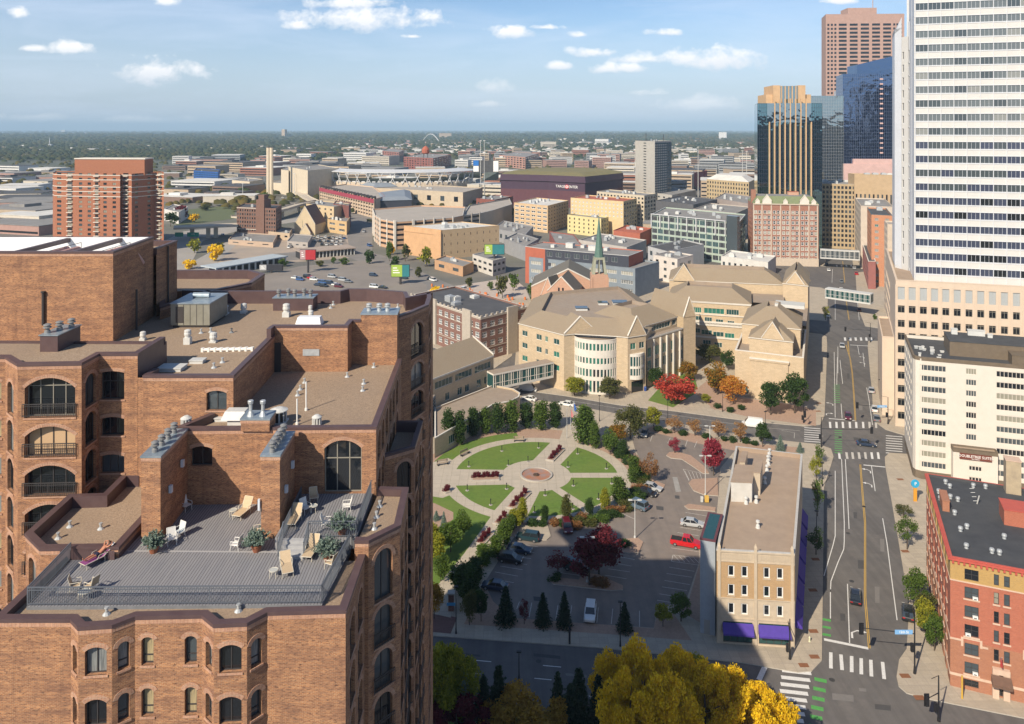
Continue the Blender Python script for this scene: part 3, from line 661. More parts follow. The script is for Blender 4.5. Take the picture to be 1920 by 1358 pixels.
# B2 bay
k0=X2(722,853,53.9); k1=X2(777,837,53.9); k2=X2(792,789,53.9); k3=V((-10.3,69.2,0)); k0.x=-10.2
ops=rows(k0,k1,744,771,50.2,52.9,.8,16,2.88,0)
seg(k0,k1,-12,53.7,ops,STD)
for k in range(1,8): brail(k0,k1,ops[k][0]-.1,ops[k][2]+.1,ops[k][1]+.05)
seg(k1,k2,-12,53.7,[(.5,50-2.88*k,2.2,52.4-2.88*k,.3) for k in range(15)]+[(3.0,50-2.88*k,4.6,52.4-2.88*k,.3) for k in range(15)],STD)
wall(bb.w,k2,k3,-12,53.7,[]); parapet([k0,k1,k2,k3],53.0,53.9,.35); mb=MB(); mb.face([V((p.x,p.y,53.0)) for p in (k0,k1,k2,k3)]); bb.part(mb,'gravel_roof',[GRV])
for k in range(10): railing((k1.x+.25,k1.y+.4),(k2.x+.25,k2.y-.5),50-2.88*k,.95,.3,m=FRK)
# --- penthouse
ph=[V((-58,71.4,0)),V((-36.83,71.4,0)),V((-37.6,81.1,0)),V((-58,81.1,0))]
for i in range(3): wall(bb.w,ph[i],ph[i+1],60.2,68.5,[])
band(ph[0],ph[1],68.24,68.5); band(ph[1],ph[2],68.24,68.5)
WHM=mat('white_membrane',(.62,.64,.66),(.75,.76,.77),.6,.7)
parapet(ph,66.2,68.7,.35,closed=True,inner=WHM)
mb=MB(); mb.face([V((p.x,p.y,66.3)) for p in ph]); bb.part(mb,'penthouse_floor',[WHM])
PNK=mat('pink_pipe',(.5,.3,.26),rough=.5); mb=MB()
for x in (-46,-40.6):
    mb.box((x-.5,71.7,68.2),(x-.1,80.9,68.62),1)
    for k in range(2):
        xx=x+1.2+k*1.1; mb.cyl((xx,74,66.3),(xx,74,68.0),.22,n=8); mb.cyl((xx,74,68.0),(xx+.8,76.5,68.2),.22,n=8); mb.cyl((xx+.8,76.5,68.2),(xx+.8,78.5,66.4),.22,n=8)
for x in (-44,-39): 
    for y_ in (73,76,79): mb.cyl((x,y_,66.3),(x,y_,68.4),.03,n=4,m=2)
    mb.cyl((x,73,68.4),(x,79,68.4),.03,n=4,m=2); mb.cyl((x,73,67.4),(x,79,67.4),.03,n=4,m=2)
bb.part(mb,'roof_pipework',[PNK,CAPM,FRK])
ph2=[V((-37.6,81.1,0)),V((-38.0,86.8,0)),V((-58,86.8,0)),V((-58,81.1,0))]
wall(bb.w,V((-37.3,81.1,0)),V((-37.6,86.8,0)),60.2,67.3,[]); wall(bb.w,V((-37.6,86.8,0)),V((-58,86.8,0)),60.2,67.3,[])
parapet([V((-37.3,81.1,0)),V((-37.6,86.8,0)),V((-58,86.8,0))],66.8,67.5,.3); mb=MB(); mb.face([V((-58,81.1,66.9)),V((-37.3,81.1,66.9)),V((-37.6,86.8,66.9)),V((-58,86.8,66.9))]); bb.part(mb,'gravel_roof',[GRV])
mb=MB(); mb.cyl((-43.2,71.25,61.9),(-43.2,71.25,64.9),.13); mb.cyl((-43.2,71.25,64.9),(-43.2,71.25,65.05),.2); mb.cyl((-36.75,75.7,60.3),(-36.75,75.7,64.3),.11); mb.cyl((-37.3,83.9,60.3),(-37.3,83.9,67.3),.09); bb.part(mb,'drain_pipe',[FRK])
# far wing of the same building
fw=[X2(x,y,61.7) for x,y in ((300,575),(395,545),(471,530),(496,513),(470,506),(300,506))]
for i in range(3): seg(fw[i],fw[i+1],-12,61.5,[],STD)
wall(bb.w,fw[3],fw[4],-12,61.5,[]); parapet(fw,60.6,61.7,.5,closed=True)
mb=MB(); mb.face([V((p.x,p.y,60.6)) for p in fw]); bb.part(mb,'gravel_roof',[GRV])
bb.part(SOLM,'brick_arches',[SOL])
bb.done([BR])
# --- roof equipment: (kind, px, py, z)
def vents():
    J=[]
    for x,y,z in ((780,0,0),):pass
    small=[(200,1152,52.16),(447,1146,52.16),(131,988,52.25),(189,992,52.25),(109,1010,52.25),(712,950,52.98),(706,970,52.98),(702,992,52.98),(651,707,57.4),(571,718,57.4),(563,731,57.4),(682,720,57.4),(680,733,57.4),(377,625,60.3),(395,623,60.3),(434,624,60.3),(417,680,60.3),(401,690,60.3),(625,572,60.3),(620,578,60.3),(746,577,60.3),(434,624,60.3),(558,742,57.4),(414,784,57.4),(701,689,57.4)]
    for x,y,z in small:
        p=W(x,y,z); mb=MB(); mb.lathe(p,[(.24,0),(.13,.12),(.09,.14),(.08,.34),(.13,.36),(.12,.42)],8); bb.part(mb,'vent_pipe',[GALV],uv=False)
    def turb(px,py,z,s=1.,base=.35):
        p=W(px,py,z); mb=MB(); mb.box((p.x-.42*s,p.y-.42*s,z),(p.x+.42*s,p.y+.42*s,z+base)); mb.lathe((p.x,p.y,z+base),[(.38*s,0),(.36*s,.25*s),(.44*s,.3*s),(.46*s,.5*s),(.4*s,.7*s),(.44*s,.72*s),(.42*s,.95*s),(.2*s,1.05*s)],12); bb.part(mb,'roof_vent',[LGT],uv=False)
    turb(457,587,60.3,.75,.25); turb(537,594,60.3,.85,.5); turb(583,600,60.3,.6,.35); turb(582,585,60.3,.5,.2); turb(400,642,60.3,.75,.15); turb(268,638,60.3,.6,.2); turb(352,645,60.3,.7,.6)
    def drum(px,py,z,r,h):
        p=W(px,py,z); mb=MB(); mb.box((p.x-r*1.1,p.y-r*1.1,z),(p.x+r*1.1,p.y+r*1.1,z+.12)); mb.cyl((p.x,p.y,z+.1),(p.x,p.y,z+h),r*.95,n=14,m=1)
        for i in range(10):
            t_=2*math.pi*i/10; mb.cyl((p.x+r*math.cos(t_),p.y+r*math.sin(t_),z+.12),(p.x+r*math.cos(t_),p.y+r*math.sin(t_),z+h),.07,n=5)
        mb.lathe((p.x,p.y,z+h-.03),[(r*1.25,0),(r*1.25,.06),(r*.5,.22)],16); bb.part(mb,'exhaust_fan',[LGT,FRK],uv=False)
    drum(523,792,57.4,.55,.95); drum(594,797,57.4,.3,.6); drum(417,590,60.3,.5,.85); drum(349,803,57.4,.33,.75)
    def cone(px,py,z):
        p=W(px,py,z); mb=MB(); mb.lathe(p,[(.3,0),(.16,.35),(.13,.4),(.13,.9),(.2,.95),(.22,1.15),(.18,1.2)],10); bb.part(mb,'flue_pipe',[GALV],uv=False)
    for x in (470,493): cone(x,781,58.7)
    # hood, hatches, tubes
    p=W(444,795,57.4); mb=MB(); mb.box((p.x-.55,p.y-.5,57.4),(p.x+.55,p.y+.5,57.9)); mb.taper([V((p.x-1,p.y-.7,57.9)),V((p.x+.85,p.y-.7,57.9)),V((p.x+.85,p.y+.7,57.9)),V((p.x-1,p.y+.7,57.9))],[V((p.x-.8,p.y-.3,58.45)),V((p.x+.7,p.y-.3,58.45)),V((p.x+.7,p.y+.6,58.45)),V((p.x-.8,p.y+.6,58.45))]); bb.part(mb,'exhaust_hood',[LGT],uv=False)
    p=W(580,608,60.3); mb=MB(); mb.taper([p+V((-1.3,-.6,0)),p+V((1.3,-.6,0)),p+V((1.3,.8,0)),p+V((-1.3,.8,0))],[p+V((-1.1,-.3,.75)),p+V((1.1,-.3,.75)),p+V((1.1,.6,.75)),p+V((-1.1,.6,.75))]); bb.part(mb,'exhaust_hood',[mat('bright_white_metal',(.75,.76,.78),rough=.4)],uv=False)
    for x,y,w_,d_ in ((323,693,.95,.65),(371,680,.55,.4),(421,787,.6,.5)):
        p=W(x,y,60.3 if y<780 else 57.4); z=p.z; mb=MB(); mb.box((p.x-w_,p.y-d_,z),(p.x+w_,p.y+d_,z+.22)); mb.box((p.x-w_-.05,p.y-d_-.05,z+.22),(p.x+w_+.05,p.y+d_+.05,z+.3)); bb.part(mb,'roof_hatch',[LGT],uv=False)
    p=W(380,660,60.3); e_=W(473,658,60.3); mb=MB(); mb.cyl(p+V((0,0,.18)),e_+V((0,0,.18)),.14,n=8)
    for i in range(9): q_=p.lerp(e_,i/8); mb.cyl(q_,q_+V((0,0,.34)),.17,n=6)
    bb.part(mb,'roof_duct',[mat('white_plastic',(.78,.76,.72),rough=.5)],uv=False)
    for x,y,z,h in ((574,770,57.4,2.3),(557,797,57.4,2.0)):
        p=W(x,y,z); mb=MB(); mb.cyl(p,p+V((0,0,h)),.055,n=6); mb.cyl(p,p+V((0,0,.2)),.12,n=8); bb.part(mb,'white_standpipe',[mat('white_plastic',(.78,.76,.72),rough=.5)],uv=False)
    # low brick plinths with caps
    for (x0,y0,x1,y1,h,n) in ((512,583,587,583,1.35,5),(75,660,108,660,1.3,3)):
        z=60.3 if y0<600 else 61.95; a_=W(x0,y0,z); b_=W(x1,y1,z); mb=MB(); dp=1.9 if n==5 else 3.3; mb.box((a_.x,a_.y,z),(b_.x,a_.y+dp,z+h)); mb.box((a_.x-.08,a_.y-.08,z+h),(b_.x+.08,a_.y+dp+.08,z+h+.08),1)
        o=bb.part(mb,'chimney',[CAPM,GALVB]); v_=MB()
        for i in range(n): flue(v_,(a_.x+(b_.x-a_.x)*(i+.5)/n,a_.y+dp*(.35+.3*(i%2)) if n==5 else a_.y+.6+i*.9,z+h+.08),.27 if n==5 else .32)
        v_.build('flue_caps',[mat('dull_vent_metal',(.2,.2,.2)),FRK],o,False)
    # air handler
    a_=W(320,615,60.3); b_=W(393,615,60.3); mb=MB(); z=60.3; AH=mat('olive_grey_panel',(.2,.19,.15),(.27,.26,.22),.8,.5)
    mb.box((a_.x,a_.y,z+.25),(b_.x,a_.y+4.8,z+2.35),0); mb.box((a_.x+.15,a_.y+.15,z),(b_.x-.15,a_.y+4.6,z+.25),3)
    mb.box((a_.x-.06,a_.y-.06,z+2.35),(b_.x+.06,a_.y+4.86,z+2.45),1)
    for i in range(1,6): x=a_.x+(b_.x-a_.x)*i/6; mb.box((x-.02,a_.y-.02,z+.3),(x+.02,a_.y,z+2.3),3)
    mb.box((a_.x+.5,a_.y-.03,z+.5),(a_.x+1.25,a_.y,z+2.1),2); mb.cyl((a_.x+1.2,a_.y+2.6,z+2.7),(b_.x-1,a_.y+2.6,z+2.7),.28,n=10,m=1)
    bb.part(mb,'air_handler',[AH,GALVB,FRK,FRK],uv=False)
vents()
# ================= ground, streets, pavements, park and car parks =================
ASPH=mat('asphalt',(.135,.125,.118),(.085,.08,.08),.35,.9,bump=.1,detail=9,big=(.045,.5,(.17,.155,.14)))
ASPL=mat('lot_asphalt',(.225,.185,.16),(.165,.14,.125),.5,.9,detail=9,big=(.06,.45,(.24,.2,.165)))
def tilemat(name,c1,c2,joint,tw,ts=.03,sc_=.8):
    m=brick(name,c1,c2,joint,tw,tw,ts,off=0,var=.3); return m
PAV=tilemat('pavement_concrete',(.46,.39,.3),(.4,.34,.265),(.33,.285,.235),1.5)
KERB=mat('kerb_concrete',(.45,.41,.35),(.36,.33,.29),1.5)
PLZ=tilemat('plaza_concrete',(.5,.43,.34),(.45,.39,.31),(.3,.26,.2),2.0)
def streak(m,amt=.5):
    t=m.node_tree; b=t.nodes['Principled BSDF']; src=b.inputs['Base Color'].links[0].from_socket; tc=nd(t,'ShaderNodeTexCoord')
    n=noise(t,mapv(t,tc.outputs['Object'],(.62,.018,1),(0,0,0),(0,0,R(22))),1,4,.6); n2=noise(t,mapv(t,tc.outputs['Object'],(1,1,1)),.16,6,.75)
    f=mth(t,'MULTIPLY',mth(t,'MULTIPLY_ADD',mth(t,'SUBTRACT',n.outputs[0],.5),4.,.4,clamp=True),amt); col=mixc(t,f,src,(.055,.05,.05)); f2=mth(t,'MULTIPLY',mth(t,'SUBTRACT',n2.outputs[0],.55,clamp=True),3.,clamp=True)
    t.links.new(mixc(t,f2,col,(.19,.165,.15)),b.inputs['Base Color'])
streak(ASPH,.35); streak(ASPL,.2)
MUL=mat('stone_mulch',(.42,.28,.2),(.3,.2,.15),2.5,.95,detail=9,bump=.3)
GRS=mat('lawn',(.12,.2,.025),(.075,.135,.02),1.2,.95,detail=9,big=(.15,.4,(.17,.2,.04)),bump=.3)
GROUND=mat('far_ground',(.05,.07,.035),(.16,.15,.13),.012,.95,detail=8,big=(.003,.5,(.07,.08,.05)))
CITY=mat('city_ground',(.2,.18,.16),(.12,.115,.11),.03,.95,detail=9,big=(.01,.4,(.1,.12,.06)))
PAINTW=mat('white_paint',(.72,.71,.68),(.55,.54,.52),3,.7,detail=8)
PAINTY=mat('yellow_paint',(.62,.38,.05),(.5,.3,.05),3,.7,detail=8)
PAINTG=mat('green_paint',(.1,.38,.08),(.07,.26,.07),3,.7,detail=8)
PAINTF=mat('faded_paint',(.58,.55,.5),(.38,.36,.33),4,.8,detail=8)
BRKP=brick('brick_paving',(.19,.085,.07),(.15,.07,.06),(.22,.16,.14),.2,.1,.01)
mb=MB(); S_=30000; mb.face([(-S_,-2000,-.06),(S_,-2000,-.06),(S_,S_*1.6,-.06),(-S_,S_*1.6,-.06)]); struct(mb.build('ground',[GROUND]))
sheet('city_ground',[V((-900,-60)),V((620,-60)),V((900,1500)),V((-1000,1500))],-.03,CITY)
rd=sheet('road',[V((-160,-40)),V((330,-40)),V((420,1250)),V((60,1250)),V((60,330)),V((-160,300))],0,ASPH)
def block(name,px,m=PAV,z1=.13): return clus(name,PL(px),-.02,z1,KERB,m)
block('pavement',[(560,1174),(810,1193),(1137,1217),(1392,1244),(1495,1262),(1522,1260),(1541,1240),(1543,1100),(1545,915),(1556,880),(1563,857),(1558,842),(1535,834),(1487,829),(1410,820),(1242,790),(1160,777),(1050,757),(1000,750),(900,720),(600,690)])
block('lawn',[(300,1300),(700,1318),(900,1327),(1200,1356),(1370,1385),(1390,1700),(300,1700)],GRS)
block('pavement',[(1731,1310),(1700,1301),(1685,1288),(1681,1270),(1686,1238),(1700,1218),(1705,1138),(1685,1018),(1672,942),(1660,875),(1659,858),(1668,850),(1700,852),(2000,905),(2500,1000),(2500,1480),(1920,1348)])
block('pavement',[(1693,816),(1660,806),(1645,795),(1637,775),(1635,732),(1632,706),(1627,650),(1628,640),(1660,640),(2300,750),(2400,960)])
block('pavement',[(985,733),(1060,743),(1160,760),(1260,771),(1410,791),(1510,800),(1538,797),(1546,780),(1549,706),(1551,647),(1550,632),(1540,627),(1300,600),(1000,570),(970,620),(965,690)])
block('pavement',[(1551,603),(1552,565),(1552,545),(1540,540),(1200,505),(1100,520),(1150,560),(1300,580)])
block('pavement',[(1622,612),(1611,584),(1606,545),(1604,512),(1620,510),(1720,520),(1800,640)])
block('pavement',[(780,640),(925,693),(960,668),(965,620),(1000,560),(880,560),(780,590)])
block('pavement',[(1548,500),(1550,455),(1300,440),(1250,470)]); block('pavement',[(1600,500),(1594,455),(1700,450),(1760,500)])
# parking lot, mulch and islands
lot=[(975,992),(1000,984),(1065,982),(1100,978),(1135,962),(1165,945),(1188,925),(1203,893),(1200,862),(1190,842),(1185,822),(1222,811),(1300,831),(1378,846),(1350,880),(1348,920),(1340,1008),(1312,1010),(1310,1058),(1288,1123),(1232,1145),(1226,1179),(1075,1169),(962,1160),(925,1130),(908,1095),(930,1060)]
sheet('parking_lot',PL(lot),.138,ASPL)
def mulch(px,z=.134): return sheet('mulch_bed',PL(px),z,MUL)
mulch([(870,1172),(905,1100),(935,1135),(962,1160),(1226,1180),(1234,1146),(1262,1150),(1298,1190),(1300,1203),(1130,1190)])
mulch([(1208,806),(1225,800),(1390,832),(1500,840),(1495,850),(1378,846),(1300,831),(1222,811)])
mulch([(1292,1125),(1312,1058),(1312,1190),(1300,1165),(1262,1142)],.136)
sheet('path',PL([(1263,1152),(1275,1146),(1345,1190),(1343,1206),(1298,1204)]),.142,PAV)
def island(px,m=MUL): return clus('traffic_island',PL(px),.13,.29,KERB,m)
island([(1249,856),(1255,850),(1268,849),(1295,856),(1320,876),(1330,890),(1318,890),(1298,876),(1278,863),(1258,861)])
island([(1291,908),(1298,901),(1345,898),(1347,932),(1320,930),(1300,922)])
island([(1283,951),(1292,947),(1342,954),(1341,961),(1290,957)])
island([(1140,1032),(1175,1013),(1196,1011),(1206,1019),(1198,1038),(1180,1040)])
island([(1032,1090),(1040,1085),(1085,1090),(1094,1077),(1122,1080),(1168,1101),(1168,1109),(1145,1110),(1037,1098)])
island([(1203,908),(1222,901),(1247,911),(1244,919),(1228,923),(1203,918)])
island([(972,1000),(978,988),(1027,987),(1033,1008),(1025,1015),(1008,1015),(990,1005)],PAV)
sheet('brick_paving',PL([(760,1132),(838,1155),(857,1160),(845,1190),(760,1182)]),.142,BRKP)
MK=[]
def line(pts,w_,m,z=.006,name='road_marking'):
    mb=MB()
    for a,b in zip(pts[:-1],pts[1:]):
        a=W(*a); b=W(*b); d=(b-a).normalized(); n_=V((-d.y,d.x,0))*w_/2
        mb.face([V((p.x,p.y,z)) for p in (a-n_,a+n_,b+n_,b-n_)][::-1])
    MK.append((mb,m))
def quadpx(px,m,z=.006):
    mb=MB(); mb.face([V((p.x,p.y,z)) for p in PL(px)]); MK.append((mb,m))
# stall lines in the car park (picture: x0,y0 -> x1,y1)
ZL=.142
for a in [((970,1021),(1009,1027)),((962,1033),(1002,1038)),((953,1044),(996,1049)),((945,1055),(988,1060)),((938,1063),(980,1070)),((928,1074),(971,1082)),((920,1087),(963,1094))]: line(a,.11,PAINTF,ZL)
for a in [((1160,961),(1190,975)),((1175,945),(1207,958)),((1192,938),(1222,948)),((1150,1043),(1190,1051)),((1144,1056),(1184,1063)),((1140,1068),(1181,1074)),((1134,1080),(1175,1087)),((1285,962),(1325,969)),((1283,973),(1323,979)),((1275,990),(1313,996)),((1270,1000),(1310,1006)),((1258,1029),(1310,1036)),((1255,1065),(1302,1073)),((1250,1077),(1297,1084)),((1246,1090),(1294,1098)),((1241,1102),(1288,1109)),((1236,1115),(1282,1123)),((1232,1127),(1262,1132)),((1048,1075),(1090,1081))]: line(a,.11,PAINTF,ZL)
for x0,y0,x1,y1 in ((974,1130,969,1143),(997,1132,992,1159),(1046,1137,1042,1164),(1072,1137,1068,1165),(1097,1139,1094,1168),(1122,1141,1119,1170),(1149,1143,1146,1172),(1199,1147,1199,1177)): line(((x0,y0),(x1,y1)),.11,PAINTF,ZL)
for x0,y0,x1,y1 in ((1223,818,1219,829),(1257,822,1252,832),(1289,826,1285,838),(1307,828,1302,840)): line(((x0,y0),(x1,y1)),.11,PAINTF,ZL)
for k in range(5): line(((1263+k*9,1042+k*.8),(1275+k*9,1055+k*.6)),.1,PAINTF,ZL)
line(((1262,1042),(1309,1048)),.1,PAINTF,ZL); line(((1259,1054),(1309,1061)),.1,PAINTF,ZL); line(((1262,1042),(1259,1054)),.1,PAINTF,ZL)
for k in range(5): line(((1284+k*7,884+k),(1292+k*6,901)),.1,PAINTF,ZL)
line(((1281,881),(1318,889)),.1,PAINTF,ZL); line(((1281,881),(1292,903)),.1,PAINTF,ZL)
quadpx([(1261,896),(1270,896),(1277,923),(1267,924)],mat('worn_patch',(.34,.32,.3),(.25,.24,.22),1),ZL)
# avenue markings
def yl(pts):
    for dx in (-.13,.13):
        p=[]
        for a in pts: q_=W(*a); p.append((q_.x+dx,q_.y))
        mb=MB()
        for (x0,y0),(x1,y1) in zip(p[:-1],p[1:]): mb.face([(x0-.06,y0,.006),(x0+.06,y0,.006),(x1+.06,y1,.006),(x1-.06,y1,.006)])
        MK.append((mb,PAINTY))
yl([(1630,1216),(1622,1120),(1622,1020),(1622,980),(1618,935),(1613,871)]); yl([(1604,790),(1601,740),(1598,700),(1594,672)]); yl([(1592,664),(1590,640)]); yl([(1594,672),(1586,647)]); yl([(1592,600),(1586,560)]);yl([(1584,530),(1580,490)])
for pts in ([(1545,1080),(1562,1022),(1566,1005),(1566,883)],[(1557,1110),(1558,1090),(1571,1055),(1582,1030),(1583,1015),(1583,980),(1578,861)],[(1557,1160),(1557,1105)],[(1592,992),(1590,950),(1585,861)],[(1593,1206),(1589,1095)],[(1682,1163),(1663,1018),(1655,972)],[(1641,921),(1634,874)],[(1566,783),(1565,725),(1564,660)],[(1579,785),(1577,757)],[(1569,722),(1570,670)],[(1580,720),(1576,685),(1575,675)],[(1571,700),(1571,650)],[(1636,797),(1629,748),(1625,727)],[(1611,665),(1608,648)],[(1621,688),(1618,662)],[(1566,600),(1566,560)],[(1611,600),(1608,568)],[(1560,530),(1561,505)]): line(pts,.15,PAINTW)
line([(1545,1199),(1628,1216)],.6,PAINTW); line([(1619,872),(1660,876)],.45,PAINTW); line([(1554,785),(1605,789)],.45,PAINTW); line([(1594,647),(1630,649)],.5,PAINTW)
for a,b in (((1554,1223,1561,1254)),((1574,1226,1581,1257)),((1593,1229,1599,1260)),((1612,1233,1618,1264)),((1629,1237,1636,1268)),((1651,1241,1661,1274))) if False else []: pass
for x0,x1,y0,y1 in ((1554,1561,1223,1254),(1573,1582,1227,1257),(1593,1600,1230,1261),(1611,1618,1234,1265),(1629,1637,1237,1269),(1651,1661,1241,1274)): quadpx([(x0+.5,y0),(x0+7,y0+.8),(x1+.5,y1),(x1-6.5,y1-.8)],PAINTW)
for x in (1573,1587,1598,1610,1622,1634,1646): quadpx([(x-2.2,848),(x+2.2,848.5),(x+4,861),(x-.5,860.5)],PAINTW if x in(1573,1634,1646) else PAINTF)
for x in (1556,1568,1580,1593,1605,1618,1630,1642): quadpx([(x-2,791),(x+2.2,791.5),(x+3,803),(x-1.2,802.5)],PAINTW if x<1625 else PAINTF)
for k in range(9): y=802+k*4.2; line([(1508-(0 if k else 0),y),(1538,y+2.2)],.42,PAINTW)
for k in range(8): y=817+k*4.6; line([(1661,y),(1692,y+2.4)],.42,PAINTW)
for k in range(9):
    y=1257+k*12.8; line([(1466-k*1.2,y),(1521-k*2,y+6)],.75,PAINTW)
for k in range(7): y=1273+k*17.5; x=1527-k*2; line([(x,y),(x+23,y+5)],.75,PAINTG)
for y in (1161,1175,1189): line([(1541,y),(1558,y+3)],.6,PAINTG)
for k in range(11): y=807+k*4.2; line([(1565,y),(1579,y+.6)],.42,PAINTG)
for k in range(10): y=722+k*3.6; line([(1563,y),(1575,y+.4)],.42,PAINTG)
line([(1434,1251),(1423,1275)],.75,PAINTW)
for x0,y0,x1,y1 in ((888,1238,921,1241),(1018,1248,1052,1251),(868,1261,902,1264),(1002,1272,1034,1275),(865,1286,902,1290),(865,1298,900,1302),(1104,1305,1110,1307)): line([(x0,y0),(x1,y1)],.15,PAINTW)
for x in (1562,1572,1582,1592,1602,1611): quadpx([(x+20,633),(x+24,633),(x+25,639),(x+21,639)],PAINTW)
for x in range(6): quadpx([(1567+x*9,497),(1570+x*9,497),(1571+x*9,500),(1568+x*9,500)],PAINTW)
line([(1060,750),(1160,766),(1260,778),(1410,800),(1500,808)],.12,PAINTF)
line([(1310,797),(1330,799),(1345,802)],.1,PAINTF); line([(1465,807),(1490,812),(1489,822)],.1,PAINTF)
def arrow(px,py,flip=1,turn=True,s=1.):
    p=W(px,py); mb=MB(); a=R(-21); 
    def T(x,y): x*=flip*s; y*=s; return V((p.x+x*math.cos(a)-y*math.sin(a),p.y+x*math.sin(a)+y*math.cos(a),.006))
    for q_ in ([(-.9,-1.4),(-.65,-1.4),(-.65,-.2),(-.9,-.2)][:4],[(-.9,-.2),(-.65,-.2),(-.1,.35),(-.1,.6)],[(-.1,.35),(.35,.35),(.35,.6),(-.1,.6)],[(.35,.0),(1.1,.47),(.35,.95)]):
        f=[T(*c) for c in q_]; mb.face(f if flip>0 else f[::-1])
    MK.append((mb,PAINTW))
arrow(1609,1187,1,s=1.2); arrow(1625,882,-1); arrow(1627,908,-1); arrow(1556,757,-1); arrow(1555,776,1); arrow(1616,670,-1,s=.9); arrow(1617,681,-1,s=.9)
def merge_mk():
    g={}
    for mb,m in MK:
        t=g.setdefault(m.name,[MB(),m]); k=len(t[0].v); t[0].v+=mb.v; t[0].f+=[tuple(k+i for i in f) for f in mb.f]; t[0].m+=mb.m
    for mb,m in g.values(): struct(mb.build('road_markings',[m]))
# --- circular garden
cen=V((5.6,178.4,0))
def ang(px,py): p=W(px,py)-cen; return math.degrees(math.atan2(p.y,p.x))
def ring(name,r0,r1,a0,a1,z,m,n=28,spokes=None):
    pts=[]
    for i in range(n+1): a=R(a0+(a1-a0)*i/n); pts.append(cen+V((r1*math.cos(a),r1*math.sin(a),0)))
    if spokes: a0i,a1i=spokes
    else: a0i,a1i=a0,a1
    for i in range(n+1): a=R(a1i+(a0i-a1i)*i/n); pts.append(cen+V((r0*math.cos(a),r0*math.sin(a),0)))
    mb=MB()
    for i in range(n): mb.face([V((p.x,p.y,z)) for p in (pts[i],pts[i+1],pts[2*n-i],pts[2*n+1-i])][::-1])
    # faces made up-facing by reversing when needed
    o=mb.build(name,[m]); o['kind']='structure'; return o
def disk(r,z,m,name): 
    mb=MB(); mb.face([cen+V((r*math.cos(2*math.pi*i/64),r*math.sin(2*math.pi*i/64),z)) for i in range(64)]); o=mb.build(name,[m]); o['kind']='structure'; return o
disk(27.5,.136,MUL,'mulch_bed')
mb=MB(); pts=[cen+V((25.8*math.cos(R(a)),25.8*math.sin(R(a)),.144)) for a in range(58,232,6)]+[cen+V((21.2*math.cos(R(a)),21.2*math.sin(R(a)),.144)) for a in range(228,56,-6)]
struct(mb.build('lawn',[GRS])) if False else None
disk(21.6,.146,PLZ,'plaza')
ring('lawn',21.6,25.3,100,172,.144,GRS); ring('lawn',21.6,26.5,197,246,.144,GRS)
def wedge(o0,o1,i0,i1): ring('lawn',8.0,18.9,o0,o1,.15,GRS,20,(i0,i1))
wedge(ang(1029,838),ang(868,882)+0,ang(1000,868),ang(943,882))
wedge(ang(1153,888),ang(1073,846),ang(1070,888),ang(1048,874))
wedge(ang(1090,955)-2+0,ang(1153,898),ang(1052,917),ang(1071,897)) if False else None
wedge(ang(1103,950),ang(1155,897),ang(1055,919),ang(1070,897))
wedge(ang(990,965),ang(1090,957),ang(1012,923),ang(1037,922))
wedge(ang(862,911)-360 if ang(862,911)>0 else ang(862,911),ang(930,956),ang(950,911)-360 if ang(950,911)>0 else ang(950,911),ang(964,917))
sheet('path',PL([(1040,850),(1072,852),(1090,810),(1120,790),(1100,775),(1062,790)]),.148,PLZ)
sheet('path',PL([(935,950),(992,966),(975,985),(930,1010),(862,1110),(845,1160),(800,1150),(820,1100),(870,1040)]),.148,PLZ)
sheet('path',PL([(760,905),(870,878),(870,920),(830,935),(760,925)]),.149,PLZ)
sheet('lawn',PL([(700,1010),(835,960),(900,985),(930,985),(830,1100),(700,1150)]),.147,GRS)
sheet('mulch_bed',PL([(760,935),(815,945),(850,962),(850,975),(812,1003),(760,1003)]),.1485,MUL)
sheet('plaza',PL([(740,870),(812,895),(812,905),(830,895),(868,880),(860,870),(840,860),(812,868)]),.1465,PLZ)
# fountain
ft=thing('fountain','round sunken stone fountain at the centre of the circular garden','fountain',cen+V((0,0,.15)))
mb=MB(); mb.lathe(cen+V((0,0,.15)),[(3.75,0),(3.75,.3),(3.35,.3),(3.33,.0)],48); mb.build('basin_rim',[KERB],ft)
mb=MB(); mb.lathe(cen+V((0,0,.15)),[(3.3,.12),(2.2,.06),(.6,.02)],48); mb.build('basin_floor',[mat('wet_stone',(.42,.16,.06),(.3,.22,.19),.45,.35,contrast=1.6)],ft)
mb=MB(); mb.lathe(cen+V((0,0,.15)),[(.75,.02),(.7,.2),(.2,.25),(.1,.5)],16); mb.build('nozzle',[mat('dark_bronze',(.08,.05,.03),rough=.5)],ft)
# ================= cream corner building =================
CRB=brick('tan_brick',(.5,.31,.15),(.42,.26,.13),(.45,.33,.2),dark=(.3,.2,.12),var=.3); CRS=mat('cream_stone',(.56,.46,.34),(.44,.36,.27),.8,.9,detail=8)
RFB=mat('tan_roof_felt',(.37,.275,.2),(.29,.215,.16),.5,.95,detail=9,big=(.15,.3,(.4,.31,.23)),bump=.2)
cb_=Bld('corner_building','cream brick corner building with purple awnings beside the avenue','building',(42,140,.13))
A=V((31.9,120.3,0)); B=V((43.6,119.0,0)); C=V((58.3,155.5,0)); D=V((46.2,159.4,0))
